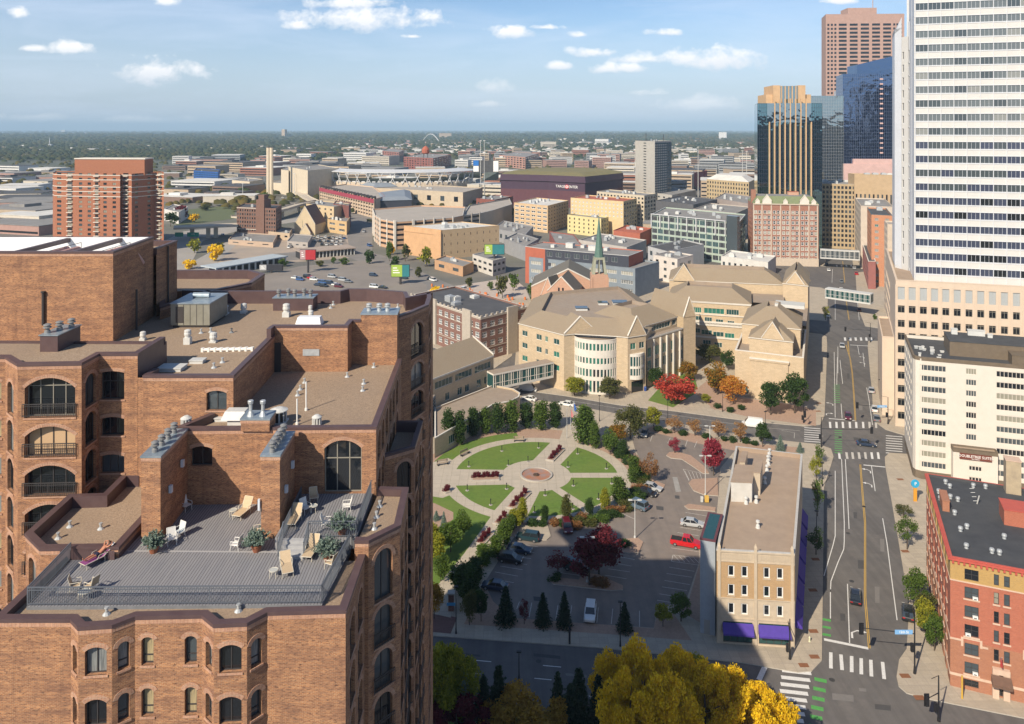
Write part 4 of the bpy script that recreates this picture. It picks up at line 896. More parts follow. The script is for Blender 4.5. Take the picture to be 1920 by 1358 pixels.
# bring the front onto its foot line
A=W(1343.7,1207); B=W(1490,1217); C=W(1504.5,852,14.6); D=W(1380,837,14.6)
for p in (A,B,C,D): p.z=0
d=(B-A).normalized(); nn=V((-d.y,d.x,0))
us=[]
for xc in (1371,1396,1437.5,1462.5): u0,u1=uspan(A,B,xc-6.2,xc+6.2); us.append((u0,u1))
ops=[(a,z,b,z+1.75) for a,b in us for z in (10.55,7.65,4.75)]; sf=[uspan(A,B,1356,1411),uspan(A,B,1423,1480)]
ops2=[(a,.35,b,3.6) for a,b in sf]
wall(cb_.w,A,B,.13,9.0-4.9+.0,ops2,1,.25); wall(cb_.w,A,B,4.1,7.2,[o for o in ops if o[1]<5],1,.2)
wall(cb_.w,A,B,7.2,12.9,[o for o in ops if o[1]>5],0,.2); wall(cb_.w,A,B,12.9,14.6,[],1)
cb_.winrow(A,B,ops,.2,(1,2,FRW,G_DK,.17)); cb_.winrow(A,B,ops2,.25,(4,1,FRK,G_TL,.08,.72),'shop_window')
tr=MB()
for u0 in (.15,(sf[0][1]+sf[1][0])/2-.25,(B-A).length-.6): tr.obox(A+d*u0-nn*.14,d,nn,.45,.138,.2,15.2); tr.taper([A+d*u0-nn*.14+V((0,0,15.2)),A+d*(u0+.45)-nn*.14+V((0,0,15.2)),A+d*(u0+.45)+nn*.3+V((0,0,15.2)),A+d*u0+nn*.3+V((0,0,15.2))],[A+d*(u0+.2)+V((0,0,15.8)),A+d*(u0+.25)+V((0,0,15.8)),A+d*(u0+.25)+nn*.1+V((0,0,15.8)),A+d*(u0+.2)+nn*.1+V((0,0,15.8))])
for z,h,p_ in ((4.05,.14,.1),(7.15,.16,.1),(12.85,.12,.08),(14.35,.2,.13)): tr.obox(A-nn*p_,d,nn,(B-A).length,p_-.003,z,z+h)
for i in range(30):
    u0=.8+i*.36
    if abs(u0+.1-5.8)>.5 and u0<10.8: tr.obox(A+d*u0-nn*.05,d,nn,.22,.047,13.3,14.1)
for o in ops: tr.obox(A+d*(o[0]-.1)-nn*.08,d,nn,o[2]-o[0]+.2,.077,o[1]-.14,o[1])
cb_.part(tr,'stone_trim',[CRS])
L=(C-B).length; ops=[(2+i*3.4,z,3.1+i*3.4,z+1.75) for i in range(int((L-3)/3.4)) for z in (10.55,7.65,4.75)]
wall(cb_.w,B,C,.13,14.6,ops,1,.2); cb_.winrow(B,C,ops,.2,(1,2,FRW,G_DK,.1)); 
wall(cb_.w,C,D,.13,14.6,[],1); wall(cb_.w,D,A,.13,14.6,[],2)
PURP=mat('purple_canvas',(.07,.035,.3),(.055,.03,.24),2,.8)
def awning(p0,d,nn,u0,u1,z0,z1,out,parent):
    a=p0+d*u0; b=p0+d*u1; f=-nn*out; mb=MB(); U=lambda p,z:p+V((0,0,z))
    mb.face([U(a+f,z0),U(b+f,z0),U(b,z1),U(a,z1)]); mb.face([U(a+f,z0-.25),U(b+f,z0-.25),U(b+f,z0),U(a+f,z0)]); mb.face([U(a,z0-.2),U(a+f,z0-.25),U(a+f,z0),U(a,z1)]); mb.face([U(b+f,z0-.25),U(b,z0-.2),U(b,z1),U(b+f,z0)])
    mb.build('awning',[PURP],parent)
for a,b in sf: awning(A,d,nn,a-.1,b+.1,2.2,3.4,1.0,cb_.t)
d2=(C-B).normalized(); n2=V((-d2.y,d2.x,0))
for i in range(6): awning(B,d2,n2,1.5+i*6.4,7.0+i*6.4,2.6,4.0,1.1,cb_.t)
cb_.roof([A,B,C,D],14.6,.75,.35,mat('pale_cap',(.5,.48,.45),(.4,.39,.37),1.5),RFB,RFB)
WHW=mat('white_painted_wall',(.6,.58,.54),(.5,.48,.44),.6)
def rb(pts,z0,z1,m,mt,name='roof_house'): mb=MB(); mb.prism([W(x,y,z0) for x,y in pts],z0,z1,0,1); return cb_.part(mb,name,[m,mt])
def gridbox(o,e1,e2,a,b,c,dd,z0,z1,m,mt,bl,name='roof_house'):
    mb=MB(); p=[o+e1*a+e2*c,o+e1*b+e2*c,o+e1*b+e2*dd,o+e1*a+e2*dd]; mb.prism(p,z0,z1,0,1); mb.prism(inset(p,-.08),z1,z1+.12,1); return bl.part(mb,name,[m,mt])
e2=d2; e1=d
gridbox(A,e1,e2,.1,3.7,18.5,26,13.85,17.3,WHW,RFB,cb_); gridbox(A,e1,e2,3.75,4.9,21.5,27,13.85,17.9,CRS,RFB,cb_,'chimney'); gridbox(A,e1,e2,.4,1.4,30,35,13.85,16.3,CRS,RFB,cb_,'chimney')
GRP=mat('grey_painted_brick',(.33,.36,.4),(.28,.31,.35),1.2,.85)
gb=[W(1313,1188),W(1341,1194)]; gb+= [gb[1]+d2*9,gb[0]+d2*9]; mb=MB(); mb.prism(gb,0,14.9,0,1); mb.prism(inset(gb,-.08),14.9,15.1,1); mb.prism(inset(gb,.3),15.1,15.12,2); cb_.part(mb,'stair_tower',[GRP,mat('maroon_cap',(.12,.04,.05)),G_TL])
mb=MB(); q0_=(gb[0]+gb[1])/2; mb.obox(gb[0]+(gb[1]-gb[0])*.25+V((0,-.04,0)),(gb[1]-gb[0]).normalized(),V((0,1,0)),.9,.1,.14,2.4); cb_.part(mb,'door',[mat('grey_door',(.3,.29,.27))])
for x,y in ((1343,0),):
    pass
for x,y in ((1443,853),(1442,860),(1440,866),(1441,872),(1438,884),(1434,907),(1399,945),(1418,943),(1421,990)):
    p=W(x,y,13.85); mb=MB(); mb.lathe(p,[(.4,0),(.3,.5),(.16,.6),(.16,.9),(.34,.95),(.3,1.25),(.1,1.3)],8); cb_.part(mb,'roof_vent',[LGT],uv=False)
cb_.done([CRB,CRS,mat('buff_side_wall',(.42,.36,.3),(.34,.29,.24),.6)])
# ================= red brick apartment building, bottom right =================
RBR=brick('red_brick',(.46,.13,.075),(.36,.1,.06),(.42,.2,.13),dark=(.28,.08,.05),var=.3); YBR=brick('yellow_brick',(.5,.31,.1),(.42,.25,.08),(.42,.3,.14),dark=(.32,.2,.08),var=.3); TBR=brick('base_brown_brick',(.4,.17,.09),(.32,.13,.075),(.38,.2,.13),dark=(.26,.1,.06),var=.3)
PST=mat('pink_stone',(.62,.45,.34),(.52,.37,.28),1.,.9)
A=W(1786,1287); B=W(1920,1312)+V((4.5,-1.6,0)); A.z=B.z=0; zt=18.6; DL=W(1737,888,zt); DL.z=0; A=V((62.9,111,0)); B=A+ (V((71.2,107.5,0))-V((62.8,111,0))).normalized()*22; 
rb_=Bld('red_brick_building','red brick apartment building with yellow top storey and red cornice, dark roof','building',(75,120,.13))
d=(B-A).normalized(); nn=V((-d.y,d.x,0)); C=B+(DL-A)
def rs(j): return 14.75-2.67*j
cols=[(uspan(A,B,1808.5,1835),2),(uspan(A,B,1863.5,1873),1),(uspan(A,B,1882.5,1893.5),1),(uspan(A,B,1925,1951),2),(uspan(A,B,1975,1985),1),(uspan(A,B,1995,2005),1)]
top=[(a,15.75,b,17.3) for (a,b),k in cols]; mid=[(a,rs(j)-1.65,b,rs(j)) for j in range(3) for (a,b),k in cols]; low=[(a,rs(j)-1.65,b,rs(j)) for j in (3,4) for i,((a,b),k) in enumerate(cols) if not(j==4 and i in (1,2))]
wall(rb_.w,A,B,15.4,zt-.1,top,1,.2); wall(rb_.w,A,B,7.0,15.4,mid,0,.2); bs=[(a,.6,b,1.6) for (a,b),k in cols[:1]+cols[3:4]]
ent=uspan(A,B,1860,1893); low=[o for o in low if o[3]<6.95]; wall(rb_.w,A,B,.13,7.0,low+bs+[(ent[0]+.8,.3,ent[1]-.8,2.7)],2,.2)
st=lambda o:(2 if o[2]-o[0]>1.4 else 1,2,FRK,rnd.choice([G_DK,G_MD,G_MD,G_BL]))
rb_.winrow(A,B,top+mid+low+bs,.2,st); rb_.winrow(A,B,[(ent[0]+.8,.3,ent[1]-.8,2.7)],.2,(2,1,FRK,G_DK),'door')
tr=MB(); L=(B-A).length
for z,h,p_ in ((15.3,.18,.07),(.9+.9,.35,.09)): tr.obox(A-nn*p_,d,nn,L,p_-.003,z,z+h)
tr.obox(A-nn*.09,d,nn,cols[0][0][0]-.2,.087,6.9,7.15); tr.obox(A+d*(cols[0][0][1]+.25)-nn*.09,d,nn,.9,.087,6.5,6.75)
for o in mid+low: tr.obox(A+d*(o[0]-.15)-nn*.1,d,nn,o[2]-o[0]+.3,.097,o[1]-.2,o[1])
for (a,b),k in cols[0:1]+cols[3:4]:
    tr.obox(A+d*(a-.45)-nn*.06,d,nn,.3,.057,6.2,7.3); tr.obox(A+d*(b+.15)-nn*.06,d,nn,.3,.057,6.4,7.3); tr.obox(A+d*(a-.45)-nn*.06,d,nn,b-a+.9,.057,7.3,7.5)
tr.obox(A+d*ent[0]-nn*.5,d,nn,.8,.497,.13,3.6); tr.obox(A+d*(ent[1]-.8)-nn*.5,d,nn,.8,.497,.13,3.6); tr.obox(A+d*ent[0]-nn*.6,d,nn,ent[1]-ent[0],.597,3.6,4.3)
rb_.part(tr,'stone_trim',[PST])
mb=MB(); mb.taper([A+d*(ent[0]-.2)-nn*1.9+V((0,0,2.5)),A+d*(ent[1]+.1)-nn*1.9+V((0,0,2.5)),A+d*(ent[1]+.1)-nn*.61+V((0,0,2.5)),A+d*(ent[0]-.2)-nn*.61+V((0,0,2.5))],[A+d*(ent[0]-.2)-nn*1.9+V((0,0,2.9)),A+d*(ent[1]+.1)-nn*1.9+V((0,0,2.9)),A+d*(ent[1]+.1)-nn*.61+V((0,0,3.5)),A+d*(ent[0]-.2)-nn*.61+V((0,0,3.5))]); rb_.part(mb,'entrance_canopy',[mat('brown_canvas',(.16,.09,.06),(.12,.07,.05),2)])
AC=mat('ac_white',(.7,.7,.68)); 
for u_,z in ((cols[0][0][1]-.75,rs(0)-1.6),(cols[0][0][1]-.75,rs(1)-1.6),(cols[0][0][0]+.1,rs(2)-1.6),(cols[0][0][1]-.75,rs(4)-1.6)):
    mb=MB(); mb.obox(A+d*u_-nn*.22,d,nn,.65,.3,z,z+.38); mb.obox(A+d*(u_+.15)-nn*.24,d,nn,.35,.02,z+.08,z+.2,1); rb_.part(mb,'air_conditioner',[AC,FRK],uv=False)
p=A+d*(ent[1]-1.2)-nn*.1+V((0,0,5.6)); mb=MB(); mb.cyl(p,p-nn*1.6+V((0,0,1.2)),.03,n=5); q_=p-nn*1.6+V((0,0,1.2)); f=MB()
for i in range(5): f.face([q_+nn*(.25*i)+V((0,0,-.19*i)),q_+nn*(.25*(i+1))+V((0,0,-.19*(i+1))),q_+nn*(.25*(i+1))+V((.12*(i%2),0,-1.6-.1*i)),q_+nn*(.25*i)+V((.12*((i+1)%2),0,-1.5-.1*i))],i%2)
o=rb_.part(mb,'flag_pole',[GALV]); f.build('flag',[mat('flag_red',(.5,.06,.06)),mat('flag_white',(.6,.56,.55))],o,False)
Lw=(A-DL).length; d3=(A-DL).normalized(); ops=[]
for i in range(9):
    u_=1.2+i*(Lw-2)/9
    for j in range(6): ops.append((u_,rs(j)-1.4+ (0 if j else .3),u_+1.1,rs(j)+.1+(.3 if j==0 else 0)))
opsT=[(o[0],15.75,o[2],17.2) for o in ops[::6]]; opsM=[o for o in ops if 7.1<o[1] and o[3]<15.2]; opsL=[o for o in ops if o[3]<6.9]
wall(rb_.w,DL,A,15.4,zt-.1,opsT,1,.2); wall(rb_.w,DL,A,7.0,15.4,opsM,0,.2); wall(rb_.w,DL,A,.13,7.0,opsL,2,.2); rb_.winrow(DL,A,opsT+opsM+opsL,.2,st)
n3=V((-d3.y,d3.x,0)); tr=MB(); tr.obox(DL-n3*.09,d3,n3,Lw,.087,1.8,2.15); tr.obox(DL-n3*.07,d3,n3,Lw,.067,15.3,15.48); tr.obox(DL-n3*.07,d3,n3,Lw,.067,6.8,7.1)
for o in opsM+opsL: tr.obox(DL+d3*(o[0]-.12)-n3*.12,d3,n3,o[2]-o[0]+.24,.117,o[1]-.22,o[1])
rb_.part(tr,'stone_trim',[PST])
wall(rb_.w,B,C,.13,zt-.1,[],0); 
E_=DL+d*11.5; wall(rb_.w,C,DL,.13,zt-.1,[],0)
REDC=mat('red_cornice',(.5,.1,.07),(.42,.08,.06),1,.6); BLKR=mat('black_roof_felt',(.06,.063,.07),(.035,.038,.045),.5,.85,detail=9,big=(.1,.35,(.1,.1,.1)),bump=.2)
rb_.roof([A,B,C,DL],zt,.35,.3,REDC,BLKR,BLKR); mb=MB(); mb.obox(A-nn*.35,d,nn,L,.345,zt-.3,zt-.02); mb.obox(DL-n3*.3,d3,n3,Lw+.3,.295,zt-.3,zt-.02)
for i in range(int(L/.7)): mb.obox(A+d*(.2+i*.7)-nn*.28,d,nn,.25,.277,zt-.75,zt-.3)
rb_.part(mb,'cornice',[REDC])
u2=(DL-A).normalized()
gridbox(A,d,u2,9.2,13.2,14.2,18.2,zt-.35,zt+2.0,RBR,REDC,rb_,'roof_house'); gridbox(A,d,u2,.9,1.9,15.5,19.5,zt-.35,zt+1.3,TBR,TBR,rb_,'chimney'); gridbox(A,d,u2,11.7,13.9,26.5,28.6,zt-.35,zt+5.2,mat('old_render',(.45,.36,.24),(.3,.24,.17),.7),PST,rb_,'chimney')
for x,y in ((1773,907),(1781,915),(1825,914),(1848,916),(1782,935),(1796,940),(1790,965),(1801,996),(1813,991),(1883,1010),(1812,1028),(1860,1037),(1874,1040),(1760,925),(1763,938)):
    p=W(x,y,zt-.35); mb=MB(); mb.lathe(p,[(.28,0),(.22,.3),(.34,.32),(.36,.5),(.3,.7),(.1,.75)],10); rb_.part(mb,'roof_vent',[GALV],uv=False)
p=W(1832,945,zt-.35); mb=MB(); mb.cyl(p,W(1836,930,zt+1.2),.1,n=6)
for k in range(4): mb.box((p.x-.6+.15*k,p.y+.6*k,zt+.1+.4*k),(p.x+.1+.15*k,p.y+.1+.6*k,zt+.16+.4*k))
rb_.part(mb,'roof_ladder',[LGT])
rb_.done([RBR,YBR,TBR])

# worn patches, manholes and tar on the streets
PT1=mat('asphalt_patch',(.075,.072,.072),(.06,.058,.058),1.5,.9); PT2=mat('asphalt_patch_light',(.19,.175,.165),(.16,.15,.14),1.5,.9)
for i,(x,y,w_,h_) in enumerate(((1608,1050,12,16),(1640,1100,9,30),(1575,1150,10,14),(1650,1010,8,24),(1600,960,7,12),(1560,1300,40,12),(1640,1320,30,10),(1610,1290,14,6),(1588,700,5,10),(1610,760,7,9),(1600,820,14,5),(1530,815,14,4),(1000,1225,50,6),(1060,1262,40,5),(870,1225,30,4),(1150,1240,26,6),(1330,797,20,3),(1230,780,18,3),(1000,1120,26,8),(1200,1090,22,9),(1230,950,14,7),(1150,1000,12,8),(1265,930,9,6))):
    o=sheet('road_patch',[W(x,y),W(x+w_,y+w_*.1),W(x+w_*1.02,y+h_+w_*.1),W(x+1,y+h_)][::-1],.1431 if (1090<y<1130 and x<1250) or (y<1005 and x<1290 and y>900) else .0035,(PT1,PT2)[i%2])
for i,(x,y) in enumerate(((1597,1090),(1560,1275),(1618,860),(1575,820),(1010,1240),(1620,950),(1590,1000))):
    p=W(x,y); m=MB(); m.lathe((p.x,p.y,0),[(.42,.0045),(.4,.006)],16); o=m.build('manhole_cover',[mat('cast_iron',(.06,.055,.05),(.03,.03,.03),8,.6)]); tag(o,'round iron manhole cover in the asphalt','manhole cover','manhole covers in the streets')
sheet('lawn',PL([(1215,752),(1262,765),(1310,735),(1300,700),(1262,700)]),.142,GRS); sheet('lawn',PL([(1300,735),(1340,770),(1378,745),(1345,700)]),.143,MUL)
sheet('mulch_bed',PL([(1330,765),(1400,782),(1530,800),(1530,770),(1500,762),(1378,745)]),.141,MUL)
# ================= hotel, white tower and podium, campus, school =================
def zat(py,Y): return HC-(py-HY)*Y/F
CRM=mat('hotel_cream',(.64,.59,.52),(.59,.54,.47),.5,.85,detail=8); BRN=mat('hotel_brown',(.17,.13,.09),(.13,.1,.07),1,.7)
A=V((91.9,177,0)); D=V((99.5,196,0)); B=A+V((21.8,-7.2,0)).normalized()*46; C=B+(D-A)
ht=Bld('hotel','cream hotel with rows of grouped windows and brown roof edge beside the avenue','building',(112,182,.13))
zt=27.9; d=(B-A).normalized(); nn=V((-d.y,d.x,0))
# rounded front corner
rc=[A+(D-A).normalized()*1.6, A+(D-A).normalized()*.5+d*.45, A+d*1.7]
g1_=uspan(A,B,1725,1774); g2_=uspan(A,B,1811,1831); g3_=uspan(A,B,1868,1921)
rz0=lambda j: 25.0-2.45*j
ops=[]
for j in range(11):
    if rz0(j)<1: continue
    for k,(a,b) in enumerate((g1_,g2_,g3_)):
        if k==1 and j>6: continue
        ops.append((a,rz0(j)-.1,b,rz0(j)+1.25))
off=(rc[2]-A).length
sh=lambda L,o:[(x[0]-o,x[1],x[2]-o,x[3]) for x in L]
wall(ht.w,rc[2],B,2.0,zt-.3,sh(ops,off),0,.15)
for p,q_ in ((rc[0],rc[1]),(rc[1],rc[2])): wall(ht.w,p,q_,2.0,zt-.3,[])
ht.winrow(rc[2],B,sh(ops,off),.15,lambda o:(7 if o[2]-o[0]>4 else 4,1,CRM,rnd.choice([G_DK,G_BL,G_MD,G_MD]),.1))
# individual darker panes inside each group
wall(ht.w,D,rc[0],2.0,zt-.3,[(1+i*3.4,rz0(j),2.6+i*3.4,rz0(j)+1.1) for i in range(5) for j in range(9)]); ht.winrow(D,rc[0],[(1+i*3.4,rz0(j),2.6+i*3.4,rz0(j)+1.1) for i in range(5) for j in range(9)],.15,(2,1,CRM,G_MD,.1))
wall(ht.w,B,C,0,zt-.3,[]); wall(ht.w,C,D,0,zt-.3,[])
poly=[rc[0],rc[1],rc[2],B,C,D]
for i in range(2): wall(ht.w,poly[i],poly[i+1],0,2.0,[],1)
wall(ht.w,rc[2],B,0,2.0,[],1); wall(ht.w,D,rc[0],0,2.0,[],1)
ht.roof(poly,zt,.7,.35,BRN,CRM,BLKR)
mb=MB(); pb=inset(poly,-.04); 
for i in range(len(poly)): a,b=pb[i],pb[(i+1)%len(poly)]; mb.face([V((a.x,a.y,zt-.75)),V((b.x,b.y,zt-.75)),V((b.x,b.y,zt-.02)),V((a.x,a.y,zt-.02))])
ht.part(mb,'roof_edge',[BRN])
u2=(D-A).normalized()
gridbox(A,d,u2,8.2,46,6.2,15.5,zt-.7,zt+2.6,BRN,BLKR,ht); gridbox(A,d,u2,20,46,2.2,6.15,zt-.7,zt+1.5,BRN,BRN,ht)
for a_,c_,w_,h_ in ((9.5,13,1.3,1.2),(13,13,3.6,1.2),(17,12,1.0,.7),(26,13,.8,1.6),(32,12.5,1,1)): gridbox(A,d,u2,a_,a_+w_,c_,c_+1.2,zt+2.7,zt+2.7+h_,LGT,LGT,ht,'rooftop_unit')
for k in range(14):
    a_=rnd.uniform(1.2,7.2); c_=rnd.uniform(2,12); gridbox(A,d,u2,a_,a_+rnd.uniform(.3,.9),c_,c_+rnd.uniform(.3,.8),zt-.7,zt-.7+rnd.uniform(.15,.8),LGT if k%3 else GALV,LGT,ht,'rooftop_unit')
# entrance tower with the sign
sgA=uspan(A,B,1783,1866); pa=A+d*sgA[0]-nn*2.2; pb_=A+d*sgA[1]-nn*2.2; ztw=8.9
for p,q_ in ((A+d*sgA[0],pa),(pb_,A+d*sgA[1])): wall(ht.w,p,q_,0,ztw,[])
cw=(pb_-pa).length; ops=[(cw/2-1.3,1.8+2.45*k,cw/2+1.3,2.9+2.45*k) for k in (0,1)]; wall(ht.w,pa,pb_,0,ztw,ops,0,.15); ht.winrow(pa,pb_,ops,.15,(4,1,CRM,G_DK,.14))
rp=[pa,pb_,A+d*sgA[1],A+d*sgA[0]]; ht.roof([pa,pb_,pb_+nn*2.18,pa+nn*2.18],ztw,.3,.2,BRN,BRN,RFB,'entrance_roof','roof_edge'); 
mb=MB(); 
for a,b in ((pa,pb_),(rp[3],pa),(pb_,rp[2])): dd_=(b-a).normalized(); n2_=V((-dd_.y,dd_.x,0)); mb.obox(a-n2_*.05,dd_,n2_,(b-a).length,.045,ztw-.9,ztw-.01)
ht.part(mb,'roof_edge',[BRN])
sg=thing('hotel_sign','maroon hotel name sign on the entrance block of the cream hotel','sign',pa+d*(cw*.5)-nn*.15+V((0,0,6.9))) 
MRN=mat('maroon_sign',(.16,.045,.03),rough=.5); SW=mat('sign_white',(.85,.83,.8),rough=.5)
mb=MB(); mb.obox(pa+d*(cw*.14)-nn*.32,d,nn,cw*.72,.25,6.75,8.0); mb.build('sign_board',[MRN],sg)
rzz=math.atan2(d.y,d.x)
text('DOUBLETREE SUITES',.82,SW,pa+d*(cw*.5)-nn*.36+V((0,0,7.48)),rzz,sg,font_scale=(.88,1)); text('by Hilton',.42,SW,pa+d*(cw*.5)-nn*.36+V((0,0,6.98)),rzz,sg)
ht.done([CRM,BRN])
# ---- podium and white tower
BGE=mat('beige_precast',(.62,.5,.39),(.56,.45,.35),.4,.85,detail=7); TWW=mat('tower_cream_panel',(.6,.59,.57),(.56,.55,.53),.4,.7); TWH=mat('tower_white',(.66,.68,.72),(.6,.62,.66),.3,.5)
LOUV=mat('grey_louvre',(.4,.42,.42),(.34,.36,.37),2,.6,stretch=(.2,.2,14))
A=V((103.2,208,0)); d=V((21.8,-6.6,0)).normalized(); u2=V((.40,.917,0)).normalized(); B=A+d*62; C=B+u2*60; D=A+u2*60; nn=V((-d.y,d.x,0)); zp=39.4
pd=Bld('office_podium','beige precast office podium with grey louvres at the foot of the white tower','building',(130,215,0))
cols=[1690,1710.5,1731.5,1752.5,1773.5,1795,1817,1839,1861,1883.5,1906,1929,1953]
zr=[zat(y,208) for y in (586,613,637,661,686,710,735,760,785)]
ops=[];lo=[]
for x in cols:
    a,b=uspan(A,B,x-6.6,x+6.6)
    if a<.3: b+=.3-a; a=.3
    lo.append((a,34.2,b,37.6))
    for z in zr: ops.append((a,z,b,z+1.95))
wall(pd.w,A,B,0,zp,ops+lo,0,.25); pd.winrow(A,B,ops,.25,(2,1,FRT,G_DK,.09,.8)); pd.winrow(A,B,lo,.25,(2,1,LOUV,LOUV,.08),'louvre')
tr=MB(); 
for o in lo: tr.obox(A+d*(o[0]-.62)-nn*.12,d,nn,.35,.117,0,38.2)
pd.part(tr,'pilasters',[BGE])
ops=[(2+i*3,z,3.9+i*3,z+1.95) for i in range(9) for z in zr]; wall(pd.w,D,A,0,zp,ops,0,.25); pd.winrow(D,A,ops,.25,(2,1,FRT,G_DK,.09,.8))
wall(pd.w,B,C,0,zp,[]); wall(pd.w,C,D,0,zp,[]); pd.roof([A,B,C,D],zp,.9,.5,BGE,BGE,RFB)
# lower annex on the avenue side
N_=W(1654,631,22); Lp=W(1646,593,22); N_.z=0; Lp.z=0; q_=[Lp,N_,N_+d*3.2,Lp+d*3.2]
for i in range(4): wall(pd.w,q_[i],q_[(i+1)%4],0,21.9,[])
pd.roof(q_,22,.5,.3,BGE,BGE,RFB,'annex_roof')
pd.done([BGE])
# tower shaft
A=V((110.0,211.5,0)); B=A+d*60; zb=38.5; ztp=128
tw=Bld('white_office_tower','white office tower with long ribbon windows rising from the beige podium','building',(140,225,38.5))
fh=3.78; ops=[]; L=60.; bay=3.07*1.02; z=zb+2.0
o0=uspan(A,B,1716,1719)[1]
k=0
while z<ztp-3:
    for i in range(19): ops.append((.35+i*bay,z,.35+(i+1)*bay-.12,z+1.95))
    z+=fh
wall(tw.w,A,B,zb,ztp,ops,0,.12)
GT=glassmat('tower_glass',(.05,.06,.1),.04,0,.0); GS=glassmat('tower_glass_sky_tint',(.13,.15,.16),.12); GS2=glassmat('tower_glass_shade',(.24,.25,.24),.25)
tw.winrow(A,B,ops,.12,lambda o:(3,1,TWH,(rnd.choice([GT,GT,GT,G_DK]) if o[1]<60 else rnd.choice([GT,G_MD,G_MD]) if o[1]<78 else rnd.choice([GS,GS,GS,GS,GS2,G_MD])),.055))  # glass pales with height: sky reflection on upper floors put into the colour
tr=MB()
for i in range(20): tr.obox(A+d*(.23+i*bay-.06)-nn*.22,d,nn,.12,.217,zb,ztp)
tw.part(tr,'mullions',[TWH])
tr=MB(); z=zb+2
while z<ztp-3:
    tr.obox(A-nn*.09,d,nn,L,.087,z-.16,z-.02); tr.obox(A-nn*.09,d,nn,L,.087,z+1.97,z+2.1); z+=fh
tw.part(tr,'spandrel_rails',[TWH])
wl_=A+u2*8; wall(tw.w,wl_,A,zb,ztp,[],1); wall(tw.w,B,B+u2*30,zb,ztp,[],1); mb=MB(); mb.face([p+V((0,0,ztp)) for p in (A,B,B+u2*30,A+u2*30)]); tw.part(mb,'roof',[RFB]); wall(tw.w,B+u2*30,A+u2*30,zb,ztp,[],1)
# rear fins and recessed wing, left of the shaft
e=lambda px,Y: V(((px-CX)*Y/F,Y,0))
a1=e(1677.5,232); a2=e(1690.5,229); zz=zat(47,230)
fn=MB(); q_=[a1,a2,a2+u2*14,a1+u2*14]; fn.prism(q_,zb-12,zz-1); fn.taper([p+V((0,0,zz-1)) for p in q_],[q_[0]+V((0,0,zz-3+.6)),q_[1]+V((0,0,zz+2.2)),q_[2]+V((0,0,zz+2.2)),q_[3]+V((0,0,zz-3+.6))]); tw.part(fn,'side_fin',[TWH])
b1=e(1690.5,229.2); b2=e(1703,226.5); z2=zat(69,228); hw=(b2-b1).length; ops=[(.25,zb+1.5+fh*k,.95,zb+4-.2+fh*k) for k in range(18) if zb+4+fh*k<z2-1]
wall(tw.w,b1,b2,zb-6,z2,ops,0,.3); tw.winrow(b1,b2,ops,.3,(1,1,TWH,G_DK,.07)); wall(tw.w,b2,b2+u2*12,zb,z2,[],1); mb=MB(); mb.face([p+V((0,0,z2)) for p in (b1,b2,b2+u2*12,b1+u2*12)]); tw.part(mb,'roof',[TWH])
c1_=e(1703,227); c2_=e(1709,225); z3=zat(40,226); ops=[(.1,zb+.6+fh*k,.85,zb+4.1+fh*k) for k in range(17)]; wall(tw.w,c1_,c2_,zb,z3,[o for o in ops if o[3]<z3],1,.2); tw.winrow(c1_,c2_,[o for o in ops if o[3]<z3],.2,(1,1,TWH,G_DK,.06))
mb=MB(); mb.prism([e(1709,221),e(1716.2,219),e(1716.2,219)+u2*10,e(1709,221)+u2*10],zb,ztp); tw.part(mb,'side_fin',[TWH])
tw.done([TWW,TWH])
# ---- campus building
LIM_=brick('campus_limestone',(.58,.45,.3),(.5,.39,.26),(.42,.33,.23),.9,.4,.012,dark=(.4,.3,.19),var=.35); SHG=mat('shingle_roof',(.31,.24,.165),(.23,.18,.125),3.5,.95,detail=9,big=(.25,.3,(.3,.25,.18)),stretch=(1,1,2)); WST=mat('white_stone_trim',(.68,.63,.56),(.6,.56,.49),1.)
FLT=mat('flat_roof_tan',(.34,.265,.2),(.27,.21,.16),.6,.95,detail=8,big=(.1,.35,(.3,.26,.22)))
cp=Bld('campus_building','long limestone campus building with shingle roofs, gables and a rounded glass front','building',(45,260,.13)); ct=cp.t
def XY(px,py,z): p=W(px,py,z); return V((p.x,p.y,0))
def hip(poly,ze,zr,ins,parent,flat=True,m1=None,m2=None,eave=.25):
    o=inset(poly,-eave); i_=inset(poly,ins); mb=MB(); n=len(poly); U=lambda p,z:V((p.x,p.y,z))
    for k in range(n):
        j=(k+1)%n; mb.face([U(o[k],ze),U(o[j],ze),U(i_[j],zr),U(i_[k],zr)],0); mb.face([U(o[k],ze-.25),U(o[j],ze-.25),U(o[j],ze),U(o[k],ze)],2)
    mb.build('pitched_roof',[m1 or SHG,FLT,WST],parent)
    mb=MB(); j_=inset(poly,ins+.01)
    mb.face([U(p,zr-1.2) for p in i_]); 
    for k in range(n): j=(k+1)%n; mb.face([U(i_[j],zr-1.2),U(i_[k],zr-1.2),U(i_[k],zr),U(i_[j],zr)],0)
    mb.build('flat_roof',[m2 or FLT],parent)
